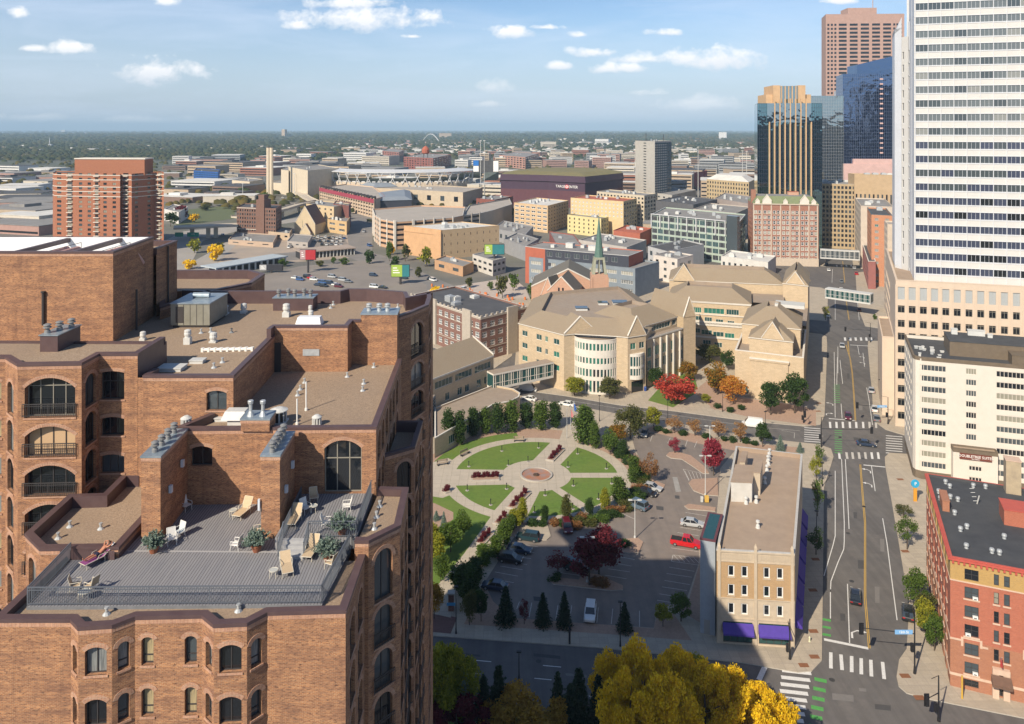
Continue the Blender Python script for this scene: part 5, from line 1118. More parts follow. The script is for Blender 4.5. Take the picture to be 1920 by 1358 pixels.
def gable(p0,p1,ze,zr,depth,parent,w=cp,m=0,rm=None,ov=.0,trim=True):
    # gable wall above the eaves on edge p0-p1 with a roof running back from it
    d_=(p1-p0).normalized(); n_=V((-d_.y,d_.x,0)); c_=(p0+p1)/2; U=lambda p,z:V((p.x,p.y,z))
    w.w.face([U(p0,ze-.3),U(p1,ze-.3),U(p1,ze),U(c_,zr),U(p0,ze)],m)
    mb=MB(); a_,b_,r_=U(p0,ze),U(p1,ze),U(c_,zr); bk=n_*depth
    mb.face([a_,r_,r_+bk,a_+bk][::-1]); mb.face([b_,b_+bk,r_+bk,r_]); mb.build('pitched_roof',[rm or SHG],parent)
    if trim:
        t=MB()
        for s_,e_ in ((a_,r_),(r_,b_)):
            up=V((0,0,.35)); t.taper([s_-n_*.15,s_-n_*.15+up,s_+n_*.35+up,s_+n_*.35],[e_-n_*.15,e_-n_*.15+up,e_+n_*.35+up,e_+n_*.35])
        t.build('stone_coping',[WST],parent)
a=XY(972.5,606,17.3); b=XY(1057.5,627.5,17.3); b2=XY(1078,628,17.3); b2.y=b.y+1.2; c=XY(1156,630,17.3); c2=XY(1177,632,17.3); dd=XY(1211,627,17.3)
SG=lambda o:(2,1,WST,rnd.choice([G_GR,G_TL,G_GR]),.09)
def sw(p0,p1,z0,z1,cols,zs,ww,hh,style=SG,m=0,name='window',ar=0):
    L=(p1-p0).length; ops=[]
    for x in cols:
        if isinstance(x,tuple): u0,u1=uspan(p0,p1,*x)
        else: u0=uspan(p0,p1,x,x)[0]-ww/2; u1=u0+ww
        if u0<.05 or u1>L-.05: continue
        for z in zs: ops.append((u0,z,u1,z+hh))
    wall(cp.w,p0,p1,z0,z1,ops,m,.18); cp.winrow(p0,p1,ops,.18,style,name)
sw(a,b,0,17.3,[(979,989),(1005.5,1015.5),(1022,1027),(1038,1048.5)],[13.6,9.7,5.6],1,1.75)
sw(b,b2,0,17.3,[],[],1,1)
gable(b-(b-a).normalized()*0,b2+(b2-b).normalized()*7.5,17.3,22.2,7,ct)
rot=[]
p0,p1=b2,c; cc=(p0+p1)/2; d_=(p1-p0).normalized(); n_=V((-d_.y,d_.x,0)); Rr=(p1-p0).length/2
K=15
arc=[cc-d_*Rr*math.cos(math.pi*(k/K*.86+.07))*1.0-n_*(Rr*.62*math.sin(math.pi*(k/K*.86+.07))-.9) for k in range(K+1)]
arc[0]=p0; arc[-1]=p1
for k in range(K):
    s_,e_=arc[k],arc[k+1]; L=(e_-s_).length; ops=[(.18,z,L-.18,z+h) for z,h in ((.6,3.6),(5.2,2.4),(9.1,1.9),(13.1,2.2))]
    wall(cp.w,s_,e_,0,16.4,ops,1,.15); cp.winrow(s_,e_,ops,.15,lambda o:(1,2 if o[3]-o[1]>3 else 1,WST,rnd.choice([G_GR,G_TL,G_DK]) if o[1]<8 else rnd.choice([G_GR,G_TL]),.07))
cp.roof(arc+[p1+n_*2,p0+n_*2],16.4,.4,.25,WST,WST,FLT,'rotunda_roof')
sw(c,c2,0,17.3,[],[],1,1)
sw(c2,dd,0,17.3,[(1182,1192),(1198.5,1208)],[13.2],1,2)
gable(c2,dd,17.3,23.0,8,ct)
# oriel
o0,o1=[c2+(dd-c2).normalized()*u_ for u_ in uspan(c2,dd,1181,1208)]; d_=(o1-o0).normalized(); n_=V((-d_.y,d_.x,0)); K=7; L_=(o1-o0).length
ar_=[o0+d_*L_*(k/K)-n_*1.3*math.sin(math.pi*k/K) for k in range(K+1)]
for k in range(K):
    s_,e_=ar_[k],ar_[k+1]; L=(e_-s_).length; ops=[(.1,5.4,L-.1,7.6),(.1,8.2,L-.1,11.2)]
    wall(cp.w,s_,e_,4.3,12.0,ops,1,.12); cp.winrow(s_,e_,ops,.12,(1,1,WST,G_TL,.05))
mb=MB(); mb.face([p+V((0,0,12)) for p in ar_]); mb.face([p+V((0,0,4.3)) for p in ar_][::-1]); cp.part(mb,'oriel_cap',[WST])
mb=MB(); mb.obox(c2+(dd-c2)*.2-n_*.05,d_,n_,L_*.8,.04,.3,3.6); cp.part(mb,'entrance_door',[G_DK])
g_=XY(1000,560,17.3); f_=XY(1180,545,17.3); ee=XY(1240,590,17.3)
sw(dd,ee,15,17.3,[],[],1,1); sw(g_,a,0,17.3,[],[],1,1); wall(cp.w,f_,g_,0,17.3,[])
blk=[a,b,b2,c,c2,dd,ee,f_,g_]; hip(blk,17.3,20.9,7.0,ct)
for x,y,s_ in ((1130,568,2.6),(1162,567,4),(1176,577,4),(1090,578,3.2)):
    p=W(x,y,20.2); mb=MB(); mb.box((p.x-s_*.6,p.y-s_*.5,19.7),(p.x+s_*.6,p.y+s_*.5,20.4)); mb.box((p.x-s_*.65,p.y-s_*.55,20.4),(p.x+s_*.65,p.y+s_*.55,20.6),1); cp.part(mb,'skylight',[LGT,G_MD])
# wing receding to the gable tower
h0_=XY(1213,636,15.1); h1_=XY(1282,615,15.1); sw(h0_,h1_,0,15.1,[(1214,1221),(1227,1236),(1242.5,1251),(1257.5,1266),(1272,1280)],[9.2,5.2],1,3.0); 
tr=MB(); L=(h1_-h0_).length; d_=(h1_-h0_).normalized(); n_=V((-d_.y,d_.x,0))
for u_ in (.15,.33,.5,.68,.86): tr.obox(h0_+d_*(L*u_)-n_*.5,d_,n_,.5,.497,0,14.5)
tr.obox(h0_-n_*.12,d_,n_,L,.117,14.8,15.3); cp.part(tr,'stone_trim',[WST])
wb=[h0_,h1_,h1_+n_*22,h0_+n_*22]; i1=[p+n_*2.6 for p in (h0_,h1_)]
mb=MB(); mb.face([V((p.x,p.y,15.0)) for p in (h0_,h1_,i1[1],i1[0])]); cp.part(mb,'terrace_roof',[FLT])
ops=[(1.0,15.9,(i1[1]-i1[0]).length-3.8,17.6),((i1[1]-i1[0]).length-2.8,15.9,(i1[1]-i1[0]).length-.5,17.6)]; wall(cp.w,i1[0],i1[1],15,18.4,ops,0,.2); cp.winrow(i1[0],i1[1],ops,.2,lambda o:(10 if o[2]-o[0]>5 else 3,1,WST,G_TL,.08))
hip([i1[0]-d_*3,i1[1],i1[1]+n_*20,i1[0]+n_*20-d_*3],18.4,22.5,6.5,ct)
# gable tower beside the courtyard
t0=XY(1281.5,616,15.1); t1=XY(1298.5,603,17.0); t1=t0+V((t1.x-t0.x,t1.y-t0.y,0)).normalized()*3.4; t1=V((60.3,254.0,0)); 
sw(t0,t1,0,18.6,[],[],1,1); wall(cp.w,t1,t1+V((3.0,15,0)),0,18.6,[(3,z,5.5,z+1.6) for z in (5,9,13)]); cp.winrow(t1,t1+V((3.0,15,0)),[(3,z,5.5,z+1.6) for z in (5,9,13)],.18,SG); gable(t0,t1,18.6,24.8,18,ct)
# courtyard facade
k0=XY(1297,568,18); k1=XY(1408,583,18); k0=V((63,274,0)); k1=V(((1408-CX)*268/F,268,0))
z_=lambda y:zat(y,272)
sw(k0,k1,0,z_(569),[(1296.5,1315),(1320,1358),(1362,1385.5)],[z_(588.5)],1,1.95,lambda o:(5,1,WST,rnd.choice([G_GR,G_TL]),.08)); 
k0f=k0+V((0,-.06,0)); k1f=k1+V((0,-.06,0))
tr=MB(); d_=(k1-k0).normalized(); n_=V((-d_.y,d_.x,0)); L=(k1-k0).length
for y,h in ((569,.4),(591,.3),(608,.5),(611,1.6),(634,.6)): tr.obox(k0-n_*.25,d_,n_,L,.247,z_(y),z_(y)+h)
cp.part(tr,'stone_trim',[WST])
for px0,px1,ya,yb,nm in ((1300,1314,594,602,0),(1321,1335,595,603,0),(1342,1356,597.5,605,0),(1364,1377,599,607,0),(1299,1313,617,626,0),(1315,1335,619,628,0),(1337,1357,621,630,0),(1359,1377,622,632,0),(1318,1333,638,646,0),(1339,1354,641,650,0)):
    u0,u1=uspan(k0,k1,px0,px1); za=z_(yb); zb_=z_(ya); me=winmesh(u1-u0,zb_-za,3,1,WST,rnd.choice([G_GR,G_TL,G_TL]),0,.08); cp.win(me,k0+d_*u0-n_*.06+V((0,0,za)),math.atan2(d_.y,d_.x))
kb=[k0-d_*8,k1,k1+n_*22,k0-d_*8+n_*22]; hip(kb,z_(566),23.2,6.5,ct)
# auditorium block on the corner
m0=XY(1378,655,14.6) ; m1=XY(1507,664,14.6); m0=W(1378,742); m1=W(1507,760); m0.z=m1.z=0; d_=(m1-m0).normalized(); n_=V((-d_.y,d_.x,0)); L=(m1-m0).length; zq=zat(656,m0.y)
sw(m0,m1,0,zq,[(1386,1403)],[.8],1,2.6,lambda o:(3,2,WST,G_TL,.1))
avd=V((.375,.927,0)); ave=m1+avd*34
ops=[(3+i*4.2,z,4.6+i*4.2,z+2.4) for i in range(7) for z in (3,8)]
wall(cp.w,m1,ave,0,zq,ops,0,.2); cp.winrow(m1,ave,ops,.2,SG); wall(cp.w,m0+avd*30,m0,0,zq,[(4,3,6,5),(10,3,12,5),(16,3,18,5)]); cp.winrow(m0+avd*30,m0,[(4,3,6,5),(10,3,12,5),(16,3,18,5)],.18,SG)
cp.roof([m0,m1,ave,m0+avd*34],zq,.8,.5,WST,LIM_,FLT)
tr=MB(); u0,u1=uspan(m0,m1,1408,1478); tr.obox(m0+d_*u0-n_*.5,d_,n_,u1-u0,.497,0,zq-2.4); tr.obox(m0+d_*(u0-.3)-n_*.7,d_,n_,u1-u0+.6,.69,zq-2.4,zq-1.9); cp.part(tr,'projecting_bay',[LIM_]); tr=MB(); tr.obox(m0+d_*(u0-.35)-n_*.78,d_,n_,u1-u0+.7,.77,zq-1.895,zq-1.6); cp.part(tr,'stone_trim',[WST])
u0,u1=uspan(m0,m1,1404,1486); s0=m0+d_*u0+avd*1.5; s1=m0+d_*u1+avd*1.5; zs=zat(632,s0.y)
for p,q_ in ((s0,s1),(s1,s1+avd*14),(s0+avd*14,s0)): wall(cp.w,p,q_,zq-.8,zs,[])
mid0=s0+(s1-s0)*.28; mid1=s0+(s1-s0)*.80
gable(mid0,mid1,zs,zs+5.0,8,ct); hip([s0,s1,s1+avd*14,s0+avd*14],zs,zs+4.2,6,ct)
v0=m0+avd*11+d_*1; v1=m1+avd*11-d_*1.2; zv=zs+1.6
for p,q_ in ((v0,v1),(v1,v1+avd*22),(v0+avd*22,v0)): wall(cp.w,p,q_,zq-.8,zv,[])
hip([v0,v1,v1+avd*22,v0+avd*22],zv,zv+4.6,7,ct)
mb=MB(); gp=v0+d_*9+avd*13; mb.prism([gp,gp+d_*9,gp+d_*9+avd*6,gp+avd*6],zv+3.2,zv+4.2,0,1); cp.part(mb,'skylight',[LGT,mat('skylight_panel',(.5,.5,.47))])
# link between and northern long range
n0=XY(1262,540,19.5); n1=XY(1470,553,19.5); n0=V(((1255-CX)*300/F,300,0)); n1=V(((1470-CX)*290/F,290,0)); d_=(n1-n0).normalized(); n_=V((-d_.y,d_.x,0)); L=(n1-n0).length; ze=zat(530,294)
wall(cp.w,n0,n1,0,ze,[]); r0=[n0,n1,n1+n_*20,n0+n_*20]; hip(r0,ze,zat(503,302),6.0,ct); u0,u1=uspan(n0,n1,1262,1302); gable(n0+d_*u0-n_*.5,n0+d_*u1-n_*.5,ze,zat(495,300),6,ct); wall(cp.w,n0+n_*20,n0,0,ze,[])
mb=MB(); mb.face([V((p.x,p.y,17.9)) for p in (XY(1262,560,17.9),XY(1470,570,17.9),n1+V((0,-.5,0)),n0+V((0,-.5,0)))]); cp.part(mb,'flat_roof',[FLT])
mb=MB(); ic=XY(1300,540,18.3); mb.prism([ic,ic+d_*14,ic+d_*14+n_*4,ic+n_*4],17.9,18.9,0,1); cp.part(mb,'skylight',[LGT,G_BL])
e0=V(((1468-CX)*286/F,286,0)); e1_=V(((1515-CX)*281/F,281,0)); zg=zat(533,284); wall(cp.w,e0,e1_,0,zg,[]); wall(cp.w,e1_,e1_+avd*28,0,zg,[]); 
u0,u1=0,(e1_-e0).length; ddx=(e1_-e0).normalized(); gable(e0+ddx*1.2,e1_-ddx*1.2,zg,zat(510,284),10,ct); hip([e0,e1_,e1_+avd*28,e0+avd*28],zg,zg+4.5,4,ct)
wall(cp.w,ave,e1_,0,15.0,[(2+i*3.5,z,3.6+i*3.5,z+2.4) for i in range(5) for z in (3,8)]); 
mb=MB(); sh_=ave-avd*12+V((0,0,0)); mb.face([V((p.x,p.y,14.9)) for p in (ave,e1_,k1+n_*6,ave-d_*14)]); cp.part(mb,'flat_roof',[FLT])
for x,y in ((1282,562),):
    pass
cp.done([LIM_,WST])
# ---- west campus building with skyway and glass curve
wc=Bld('west_campus_building','limestone campus building with curved low roof behind the brick building','building',(-8,215,.13)); wt=wc.t
z1=12.4; a=XY(760,723,z1); b=XY(925.5,666,z1); a=XY(700,728,z1)
def sw2(B_,p0,p1,z0,z1,cols,zs,hh,style=SG,rev=.18):
    L=(p1-p0).length; ops=[]
    for x in cols:
        u0,u1=uspan(p0,p1,*x)
        if u0>.05 and u1<L-.05: ops+= [(u0,z,u1,z+hh) for z in zs]
    wall(B_.w,p0,p1,z0,z1,ops,0,rev); B_.winrow(p0,p1,ops,rev,style)
a=XY(740,737,z1); L=(b-a).length
ops=[]
for x0,x1 in ((770,782),(786,811),(815.5,848.5),(853.5,885),(890,920)): u0,u1=uspan(a,b,x0,x1); ops.append((u0,9.0,u1,11.0))
for x0,x1 in ((835,843),(858,866.5),(872,880),(894.5,902),(908,915)): u0,u1=uspan(a,b,x0,x1); ops.append((u0,4.8,u1,6.9))
wall(wc.w,a,b,0,z1,ops,0,.18); wc.winrow(a,b,ops,.18,lambda o:(5 if o[1]>8 else 2,1,WST,G_TL,.07))
d_=(b-a).normalized(); n_=V((-d_.y,d_.x,0)); wall(wc.w,b,b+n_*16,0,z1,[]); wall(wc.w,b+n_*16,a+n_*16,0,z1,[]); wall(wc.w,a+n_*16,a,0,z1,[]); wc.w.face([a+n_*16+V((0,0,z1)),a+V((0,0,z1)),a+n_*8+V((0,0,z1+4.2))])
r=[a+V((0,0,z1)),b+V((0,0,z1)),b+n_*8+V((0,0,z1+4.2)),a+n_*8+V((0,0,z1+4.2))]; mb=MB(); mb.face(r); mb.face([r[3],r[2],b+n_*16+V((0,0,z1)),a+n_*16+V((0,0,z1))]); wc.part(mb,'pitched_roof',[SHG])
wc.w.face([b+V((0,0,z1)),b+n_*16+V((0,0,z1)),b+n_*8+V((0,0,z1+4.2))])
mb=MB(); bb0=b+V((0,0,z1)); rr_=b+n_*8+V((0,0,z1+4.2)); up=V((0,0,.35)); mb.taper([bb0-d_*.1,bb0-d_*.1+up,bb0+d_*.3+up,bb0+d_*.3],[rr_-d_*.1,rr_-d_*.1+up,rr_+d_*.3+up,rr_+d_*.3]); tr=MB(); tr.obox(a-n_*.15,d_,n_,L,.147,z1-.5,z1-.05)
wc.part(mb,'stone_coping',[WST]); wc.part(tr,'stone_trim',[WST])
# curved low wing
zl=5.0; cv=[XY(815,822,zl),XY(925,758,zl),XY(958,752,zl),XY(973,744,zl),XY(975,737,zl),XY(962,729,zl),XY(925,722,zl)]
for i in range(6): wall(wc.w,cv[i],cv[i+1],0,zl,[] if i!=0 else [(6+k*4,1.2,8.5+k*4,3.4) for k in range(5)],0)
wc.winrow(cv[0],cv[1],[(6+k*4,1.2,8.5+k*4,3.4) for k in range(5)],.18,(3,1,WST,G_TL,.08))
wc.roof(cv+[XY(815,765,zl)],zl,.4,.3,WST,LIM_,FLT,'low_roof')
# glass curve at the edge of the garden
gl0=[XY(x,y,7.3) for x,y in ((765,760),(800,745),(812,732),(826,722))]; gl0=[XY(760,790,7.5),XY(806,756,7.5),XY(829,723,7.5)]
mb=MB(); fr_=MB()
for p,q_ in zip(gl0[:-1],gl0[1:]):
    mb.face([p,q_,q_+V((0,0,7.5)),p+V((0,0,7.5))]); d_=(q_-p).normalized(); n_=V((-d_.y,d_.x,0)); L=(q_-p).length
    for k in range(9): fr_.obox(p-n_*.1,d_,n_,L,.09,.4+k*.85,.5+k*.85)
    for k in range(int(L/2)+1): fr_.obox(p+d_*min(L-.1,k*2)-n_*.12,d_,n_,.1,.1,0,7.5)
wc.part(mb,'curtain_wall',[G_TL]); wc.part(fr_,'curtain_wall_frame',[FRG]); mb=MB(); mb.prism([gl0[0],gl0[1],gl0[2],gl0[2]+V((-6,6,0)),gl0[0]+V((-14,8,0))],7.5,7.9,0,1); wc.part(mb,'low_roof',[WST,FLT])
mb=MB(); mb.prism([gl0[2]+V((-.2,-.2,0)),gl0[2]+V((.6,-.1,0)),gl0[2]+V((.6,.8,0)),gl0[2]+V((-.2,.8,0))],0,8.2); wc.part(mb,'stone_pier',[WST])
wc.done([LIM_])
def skyway(name,label,p0,p1,z0,z1,wd,panes,fm,gm,rm):
    d_=(p1-p0).normalized(); n_=V((-d_.y,d_.x,0)); L=(p1-p0).length
    B_=Bld(name,label,'footbridge',(p0.x,p0.y,0)); mb=MB(); mb.obox(p0,d_,n_,L,wd,z0-.7,z0); B_.part(mb,'deck_beam',[fm]); mb=MB(); mb.obox(p0-n_*.1,d_,n_,L,wd+.2,z1,z1+.5,0,1); B_.part(mb,'roof',[fm,rm])
    mb=MB(); mb.obox(p0+n_*.1,d_,n_,L,wd-.2,z0,z1); B_.part(mb,'glazing',[gm])
    for s_ in (0,wd-.12):
        mb=MB()
        for k in range(panes+1): mb.obox(p0+d_*(L-.25)*(k/panes)+n_*s_-n_*(.04 if s_==0 else -.04),d_,n_,.25,.14,z0,z1)
        for k in range(panes*2): mb.obox(p0+d_*(L-.1)*((k+.5)/panes/2)+n_*s_-n_*(.02 if s_==0 else -.02),d_,n_,.08,.12,z0,z1)
        mb.obox(p0+n_*s_-n_*(.02 if s_==0 else -.02),d_,n_,L,.12,z0+1.2,z0+1.3); B_.part(mb,'window_frames',[fm])
    return B_.done([fm])
p0=W(925,728,4.6); p1=W(1038,704,4.6); p0.z=p1.z=0
skyway('glass_skyway','glazed footbridge joining the two limestone campus buildings over the street',p0,p1,4.6,8.2,3.6,7,WST,G_TL,FLT)
p0=W(1547,553,7); p1=W(1632,565,7); p0.z=p1.z=0
skyway('glass_skyway','long glazed footbridge crossing high over the avenue, nearer of the two','' and 1 or p0,p1,6.2,9.6,4,9,LGT,G_TL,LGT) if False else skyway('glass_skyway','nearer glazed footbridge crossing over the avenue',p0,p1,6.2,9.4,4,9,LGT,G_TL,LGT)
p0=W(1538,480,7); p1=W(1612,484,7); p0.z=p1.z=0
skyway('glass_skyway','farther glazed footbridge crossing over the avenue',p0,p1,6.2,10.2,4,8,LGT,G_MD,LGT)
# ================= mid-distance buildings =================
def S(c,r,fr,gl,t=.09,sp_=None): return lambda o:(c,r,fr,rnd.choice(gl) if isinstance(gl,list) else gl,t,sp_)
DKS=S(1,1,FRK,[G_DK,G_MD],.08); DK2=S(2,1,FRK,[G_DK,G_DK,G_MD],.1); WH2=S(2,2,FRW,[G_DK,G_MD],.12); RIB=S(8,1,FRG,[G_DK,G_MD],.15)
def M2(n,c,v=.82,s=.35): return mat(n,c,tuple(x*v for x in c),s,.88,detail=7)
def mb_(name,label,px,z,wm,rm,specs=None,**k): 
    b,P=box_bld(name,label,k.pop('cat','building'),px,z,wm,rm,specs,**k); b.P=P; return b
def fin(b,m): return b.done([m])
GRF=mat('grey_flat_roof',(.26,.25,.24),(.17,.165,.16),.15,.95,detail=8,big=(.05,.3,(.33,.31,.29))); WRF=mat('white_flat_roof',(.66,.64,.6),(.5,.49,.46),.1,.9,detail=7); DRF=mat('dark_flat_roof',(.09,.09,.095),(.06,.06,.065),.2,.9,detail=7)
PSTN=mat('pale_limestone',(.46,.4,.33),(.38,.33,.27),1.)
# school
SCH=brick('school_brick',(.22,.1,.075),(.18,.08,.06),(.28,.2,.16),.5,.16,.02,dark=(.15,.06,.05),var=.3)
b=mb_('school_building','dark red brick school building with white stone trim and grey roof','',z=15.3,px=[(770,553),(901,596),(988,575)],wm=SCH,rm=DRF,specs={0:(14,4,.6,.6,S(3,2,FRW,[G_DK,G_MD],.2),.8,14),1:(6,4,.6,.6,S(3,2,FRW,[G_DK,G_MD],.2),.8,14)},capm=WST,gear=4) if False else None
b=mb_('school_building','dark red brick school building with white stone trim and grey roof',[(770,553),(901,596),(988,575)],15.3,SCH,DRF,{0:(12,4,.62,.6,S(3,2,FRW,[G_DK,G_MD],.2),.8,14),1:(6,4,.62,.6,S(3,2,FRW,[G_DK,G_MD],.2),.8,14)},capm=WST,gear=4)
tr=MB()
for i in (0,1):
    p,q=b.P[i],b.P[i+1]; d=(q-p).normalized(); nn=V((-d.y,d.x,0)); L=(q-p).length
    for z,h in ((14.6,.5),(11.2,.2),(4.2,.25)): tr.obox(p-nn*.12,d,nn,L,.117,z,z+h)
    k=0
    while k<L-1: tr.obox(p+d*k-nn*.1,d,nn,.9,.4,15.36,16.0); k+=2.6
    for u0 in ((.3,.78) if i==0 else (.55,)): tr.obox(p+d*(L*u0)-nn*.7,d,nn,5,.69,0,16.8)
b.part(tr,'stone_trim',[PSTN]); fin(b,SCH)
# church with copper spire
SAL=brick('salmon_brick',(.58,.33,.22),(.5,.28,.19),(.5,.35,.26),.5,.16,.02,var=.25); SLT=mat('slate_roof',(.17,.155,.125),(.12,.11,.095),2,.9,detail=8); COP=mat('copper_green',(.11,.2,.165),(.075,.14,.115),1.5,.7); 
ch=Bld('church','salmon brick church with slate gable roofs and a tall green copper spire','church',W(1080,575)); Y0=322
P=lambda px,Y,z:V(((px-CX)*Y/F,Y,z))
def gb(p0,p1,z0,ze,zr,dep,bl,wm,rm,skew=.35):
    d=(p1-p0).normalized(); n_=V((-d.y,d.x,0)); U=lambda p,z:V((p.x,p.y,z)); c_=(p0+p1)/2; q0,q1,qc=p0+n_*dep,p1+n_*dep,c_+n_*dep
    m=MB(); m.face([U(p0,z0),U(p1,z0),U(p1,ze),U(c_,zr),U(p0,ze)]); m.face([U(q1,z0),U(q0,z0),U(q0,ze),U(qc,zr),U(q1,ze)]); m.face([U(q0,z0),U(p0,z0),U(p0,ze),U(q0,ze)]); m.face([U(p1,z0),U(q1,z0),U(q1,ze),U(p1,ze)]); bl.part(m,'wall',[wm])
    r=MB(); e_=d*.4; r.face([U(p0-e_,ze-.3),U(c_,zr+.15),U(qc,zr+.15),U(q0-e_,ze-.3)][::-1]); r.face([U(p1+e_,ze-.3),U(q1+e_,ze-.3),U(qc,zr+.15),U(c_,zr+.15)]); bl.part(r,'pitched_roof',[rm])
    t=MB()
    for s_,f_ in ((U(p0,ze),U(c_,zr)),(U(c_,zr),U(p1,ze))): up=V((0,0,.5)); t.taper([s_-n_*.2,s_-n_*.2+up,s_+n_*.5+up,s_+n_*.5],[f_-n_*.2,f_-n_*.2+up,f_+n_*.5+up,f_+n_*.5])
    bl.part(t,'stone_coping',[WST])
a=P(1026,Y0,0); c=P(1079,Y0-3,0); gb(a,c,0,zat(546,Y0),zat(521,Y0)+.5,16,ch,SAL,SLT)
m=MB(); d=(c-a).normalized(); nn=V((-d.y,d.x,0)); 
for u_ in (4.6,6.3): m.obox(a+d*u_-nn*.06,d,nn,.7,.05,10.2,14.2)
ch.part(m,'lancet_window',[G_DK])
gb(P(1052,Y0+16,0)+V((-13,0,0)),P(1052,Y0+16,0)+V((19,-3,0)),0,11,zat(506,Y0+14),26,ch,SAL,SLT); gb(P(1014,Y0+8,0),P(1040,Y0+5,0),0,9,zat(527,Y0),20,ch,SAL,SLT)
ty=Y0-4; x0=(1109-CX)*ty/F; x1=(1140-CX)*ty/F; m=MB(); m.box((x0,ty,0),(x1,ty+6,zat(515,ty))); 
for q_ in ((x0-.3,ty-.3),(x1-.5,ty-.3)): m.box((q_[0],q_[1],0),(q_[0]+.8,q_[1]+.8,zat(520,ty)))
ch.part(m,'bell_tower',[SAL]); cx_=(x0+x1)/2; cy_=ty+3; m=MB(); zb0=zat(515,ty); zb1=zat(486,ty)
for sx in (-1,1):
    for sy in (-1,1): m.taper([V((cx_+sx*2.5+a_,cy_+sy*2.4+b_,zb0)) for a_,b_ in ((-.6,-.6),(.6,-.6),(.6,.6),(-.6,.6))],[V((cx_+sx*1.7+a_,cy_+sy*1.6+b_,zb1)) for a_,b_ in ((-.4,-.4),(.4,-.4),(.4,.4),(-.4,.4))])
m.box((cx_-2.1,cy_-2.1,zb1-.5),(cx_+2.1,cy_+2.1,zb1+.4)); m.box((cx_-.15,cy_-2,zb0),(cx_+.15,cy_+2,zb1)); ch.part(m,'belfry',[mat('weathered_stone',(.36,.36,.27),(.26,.27,.2),1)])
m=MB(); m.cyl((cx_,cy_,zb1+.4),(cx_,cy_,zat(405,ty)),1.9,.05,8); m.cyl((cx_,cy_,zat(405,ty)),(cx_,cy_,zat(405,ty)+1),.06,n=4); ch.part(m,'spire',[COP]); ch.done([SAL])
# blue-grey and red block
BLG=M2('blue_grey_panel',(.23,.27,.31)); RDP=M2('rust_panel',(.42,.12,.07)); NVY=M2('navy_panel',(.05,.055,.075)); TLP=M2('teal_dark_panel',(.07,.13,.16))
WHG=S(5,3,FRW,[G_BL,G_MD],.12)
b=mb_('office_block','blue grey office block with rust red end and dark upper storey behind the church','',0,0,0) if False else None
b=mb_('office_block','blue grey office block with rust red end and dark upper storey behind the church',[(992,482),(1191,504),(1236,491)],14,BLG,GRF,{0:(7,3,.72,.42,WHG,1,13.4)},gear=0)
z1=19; q=[XY(985,462,z1),XY(1022,467,z1),XY(1179,480,z1),XY(1206,470,z1)]; q.append(q[0]+(q[3]-q[2]))
mm=[1,2,1,1,1]
m=MB()
for i in range(5):
    p,r=q[i],q[(i+1)%5]; 
    if i==1: ops=[(k*5+1.,15.4,k*5+4,17.8) for k in range(int((r-p).length/5))]; wall(b.w,p,r,0,19,ops,2); b.winrow(p,r,ops,.18,S(2,1,FRG,G_MD,.1))
    else: wall(b.w,p,r,0,19,[],1)
b.roof(q,19,.4,.3,LGT,RDP,GRF,'upper_roof')
for k in range(5): gridbox(q[0],(q[2]-q[1]).normalized(),(q[3]-q[2]).normalized(),12+k*7,14+k*7+k%2*2,5+k%3*3,8+k%3*3,18.6,20+k%2,LGT,LGT,b,'rooftop_unit')
b.done([BLG,RDP,NVY])
# helper for quick ones
def qb(name,label,px,z,col,roof=GRF,specs=None,**k):
    wm=col if not isinstance(col,tuple) else M2('wall_'+'%02d%02d%02d'%tuple(int(x*99) for x in col),col)
    b=mb_(name,label,px,z,wm,roof,specs,**k); return b,wm
def Q(*a,**k): b,m=qb(*a,**k); fin(b,m); return b
Q('small_office','small white two storey building with dark windows and a billboard on its roof',[(886,477),(924,489),(948,483)],8.5,(.6,.56,.5),GRF,{0:(4,2,.6,.4,DK2),1:(3,2,.6,.4,DK2)})
Q('shop_building','low orange tan brick building between the theatre and the small white building',[(815,487),(868,500),(888,491)],5.5,(.5,.3,.17),GRF,{0:(2,1,.4,.5,DKS)},gear=3)
TH=brick('theatre_block',(.55,.4,.24),(.5,.36,.22),(.42,.32,.22),1.2,.6,.02,var=.25); ORB=M2('orange_brick_panel',(.6,.36,.19))
b=mb_('theatre','windowless tan theatre building with an orange brick front and a white roof',[(758,424),(827,432),(936,423)],18,TH,WRF,{1:(9,3,.12,.3,DKS)},gear=7,par=.5)
m=MB(); d=(b.P[1]-b.P[0]).normalized(); nn=V((-d.y,d.x,0)); L=(b.P[1]-b.P[0]).length; m.obox(b.P[0]-nn*.3,d,nn,L+.3,.297,0,18.3); m.obox(b.P[0]+d*(L-5)-nn*.7,d,nn,5.5,.39,0,17); m.obox(b.P[0]-nn*.6,d,nn,L+.3,.29,14.8,15.4); b.part(m,'front_wall',[ORB]); fin(b,TH)
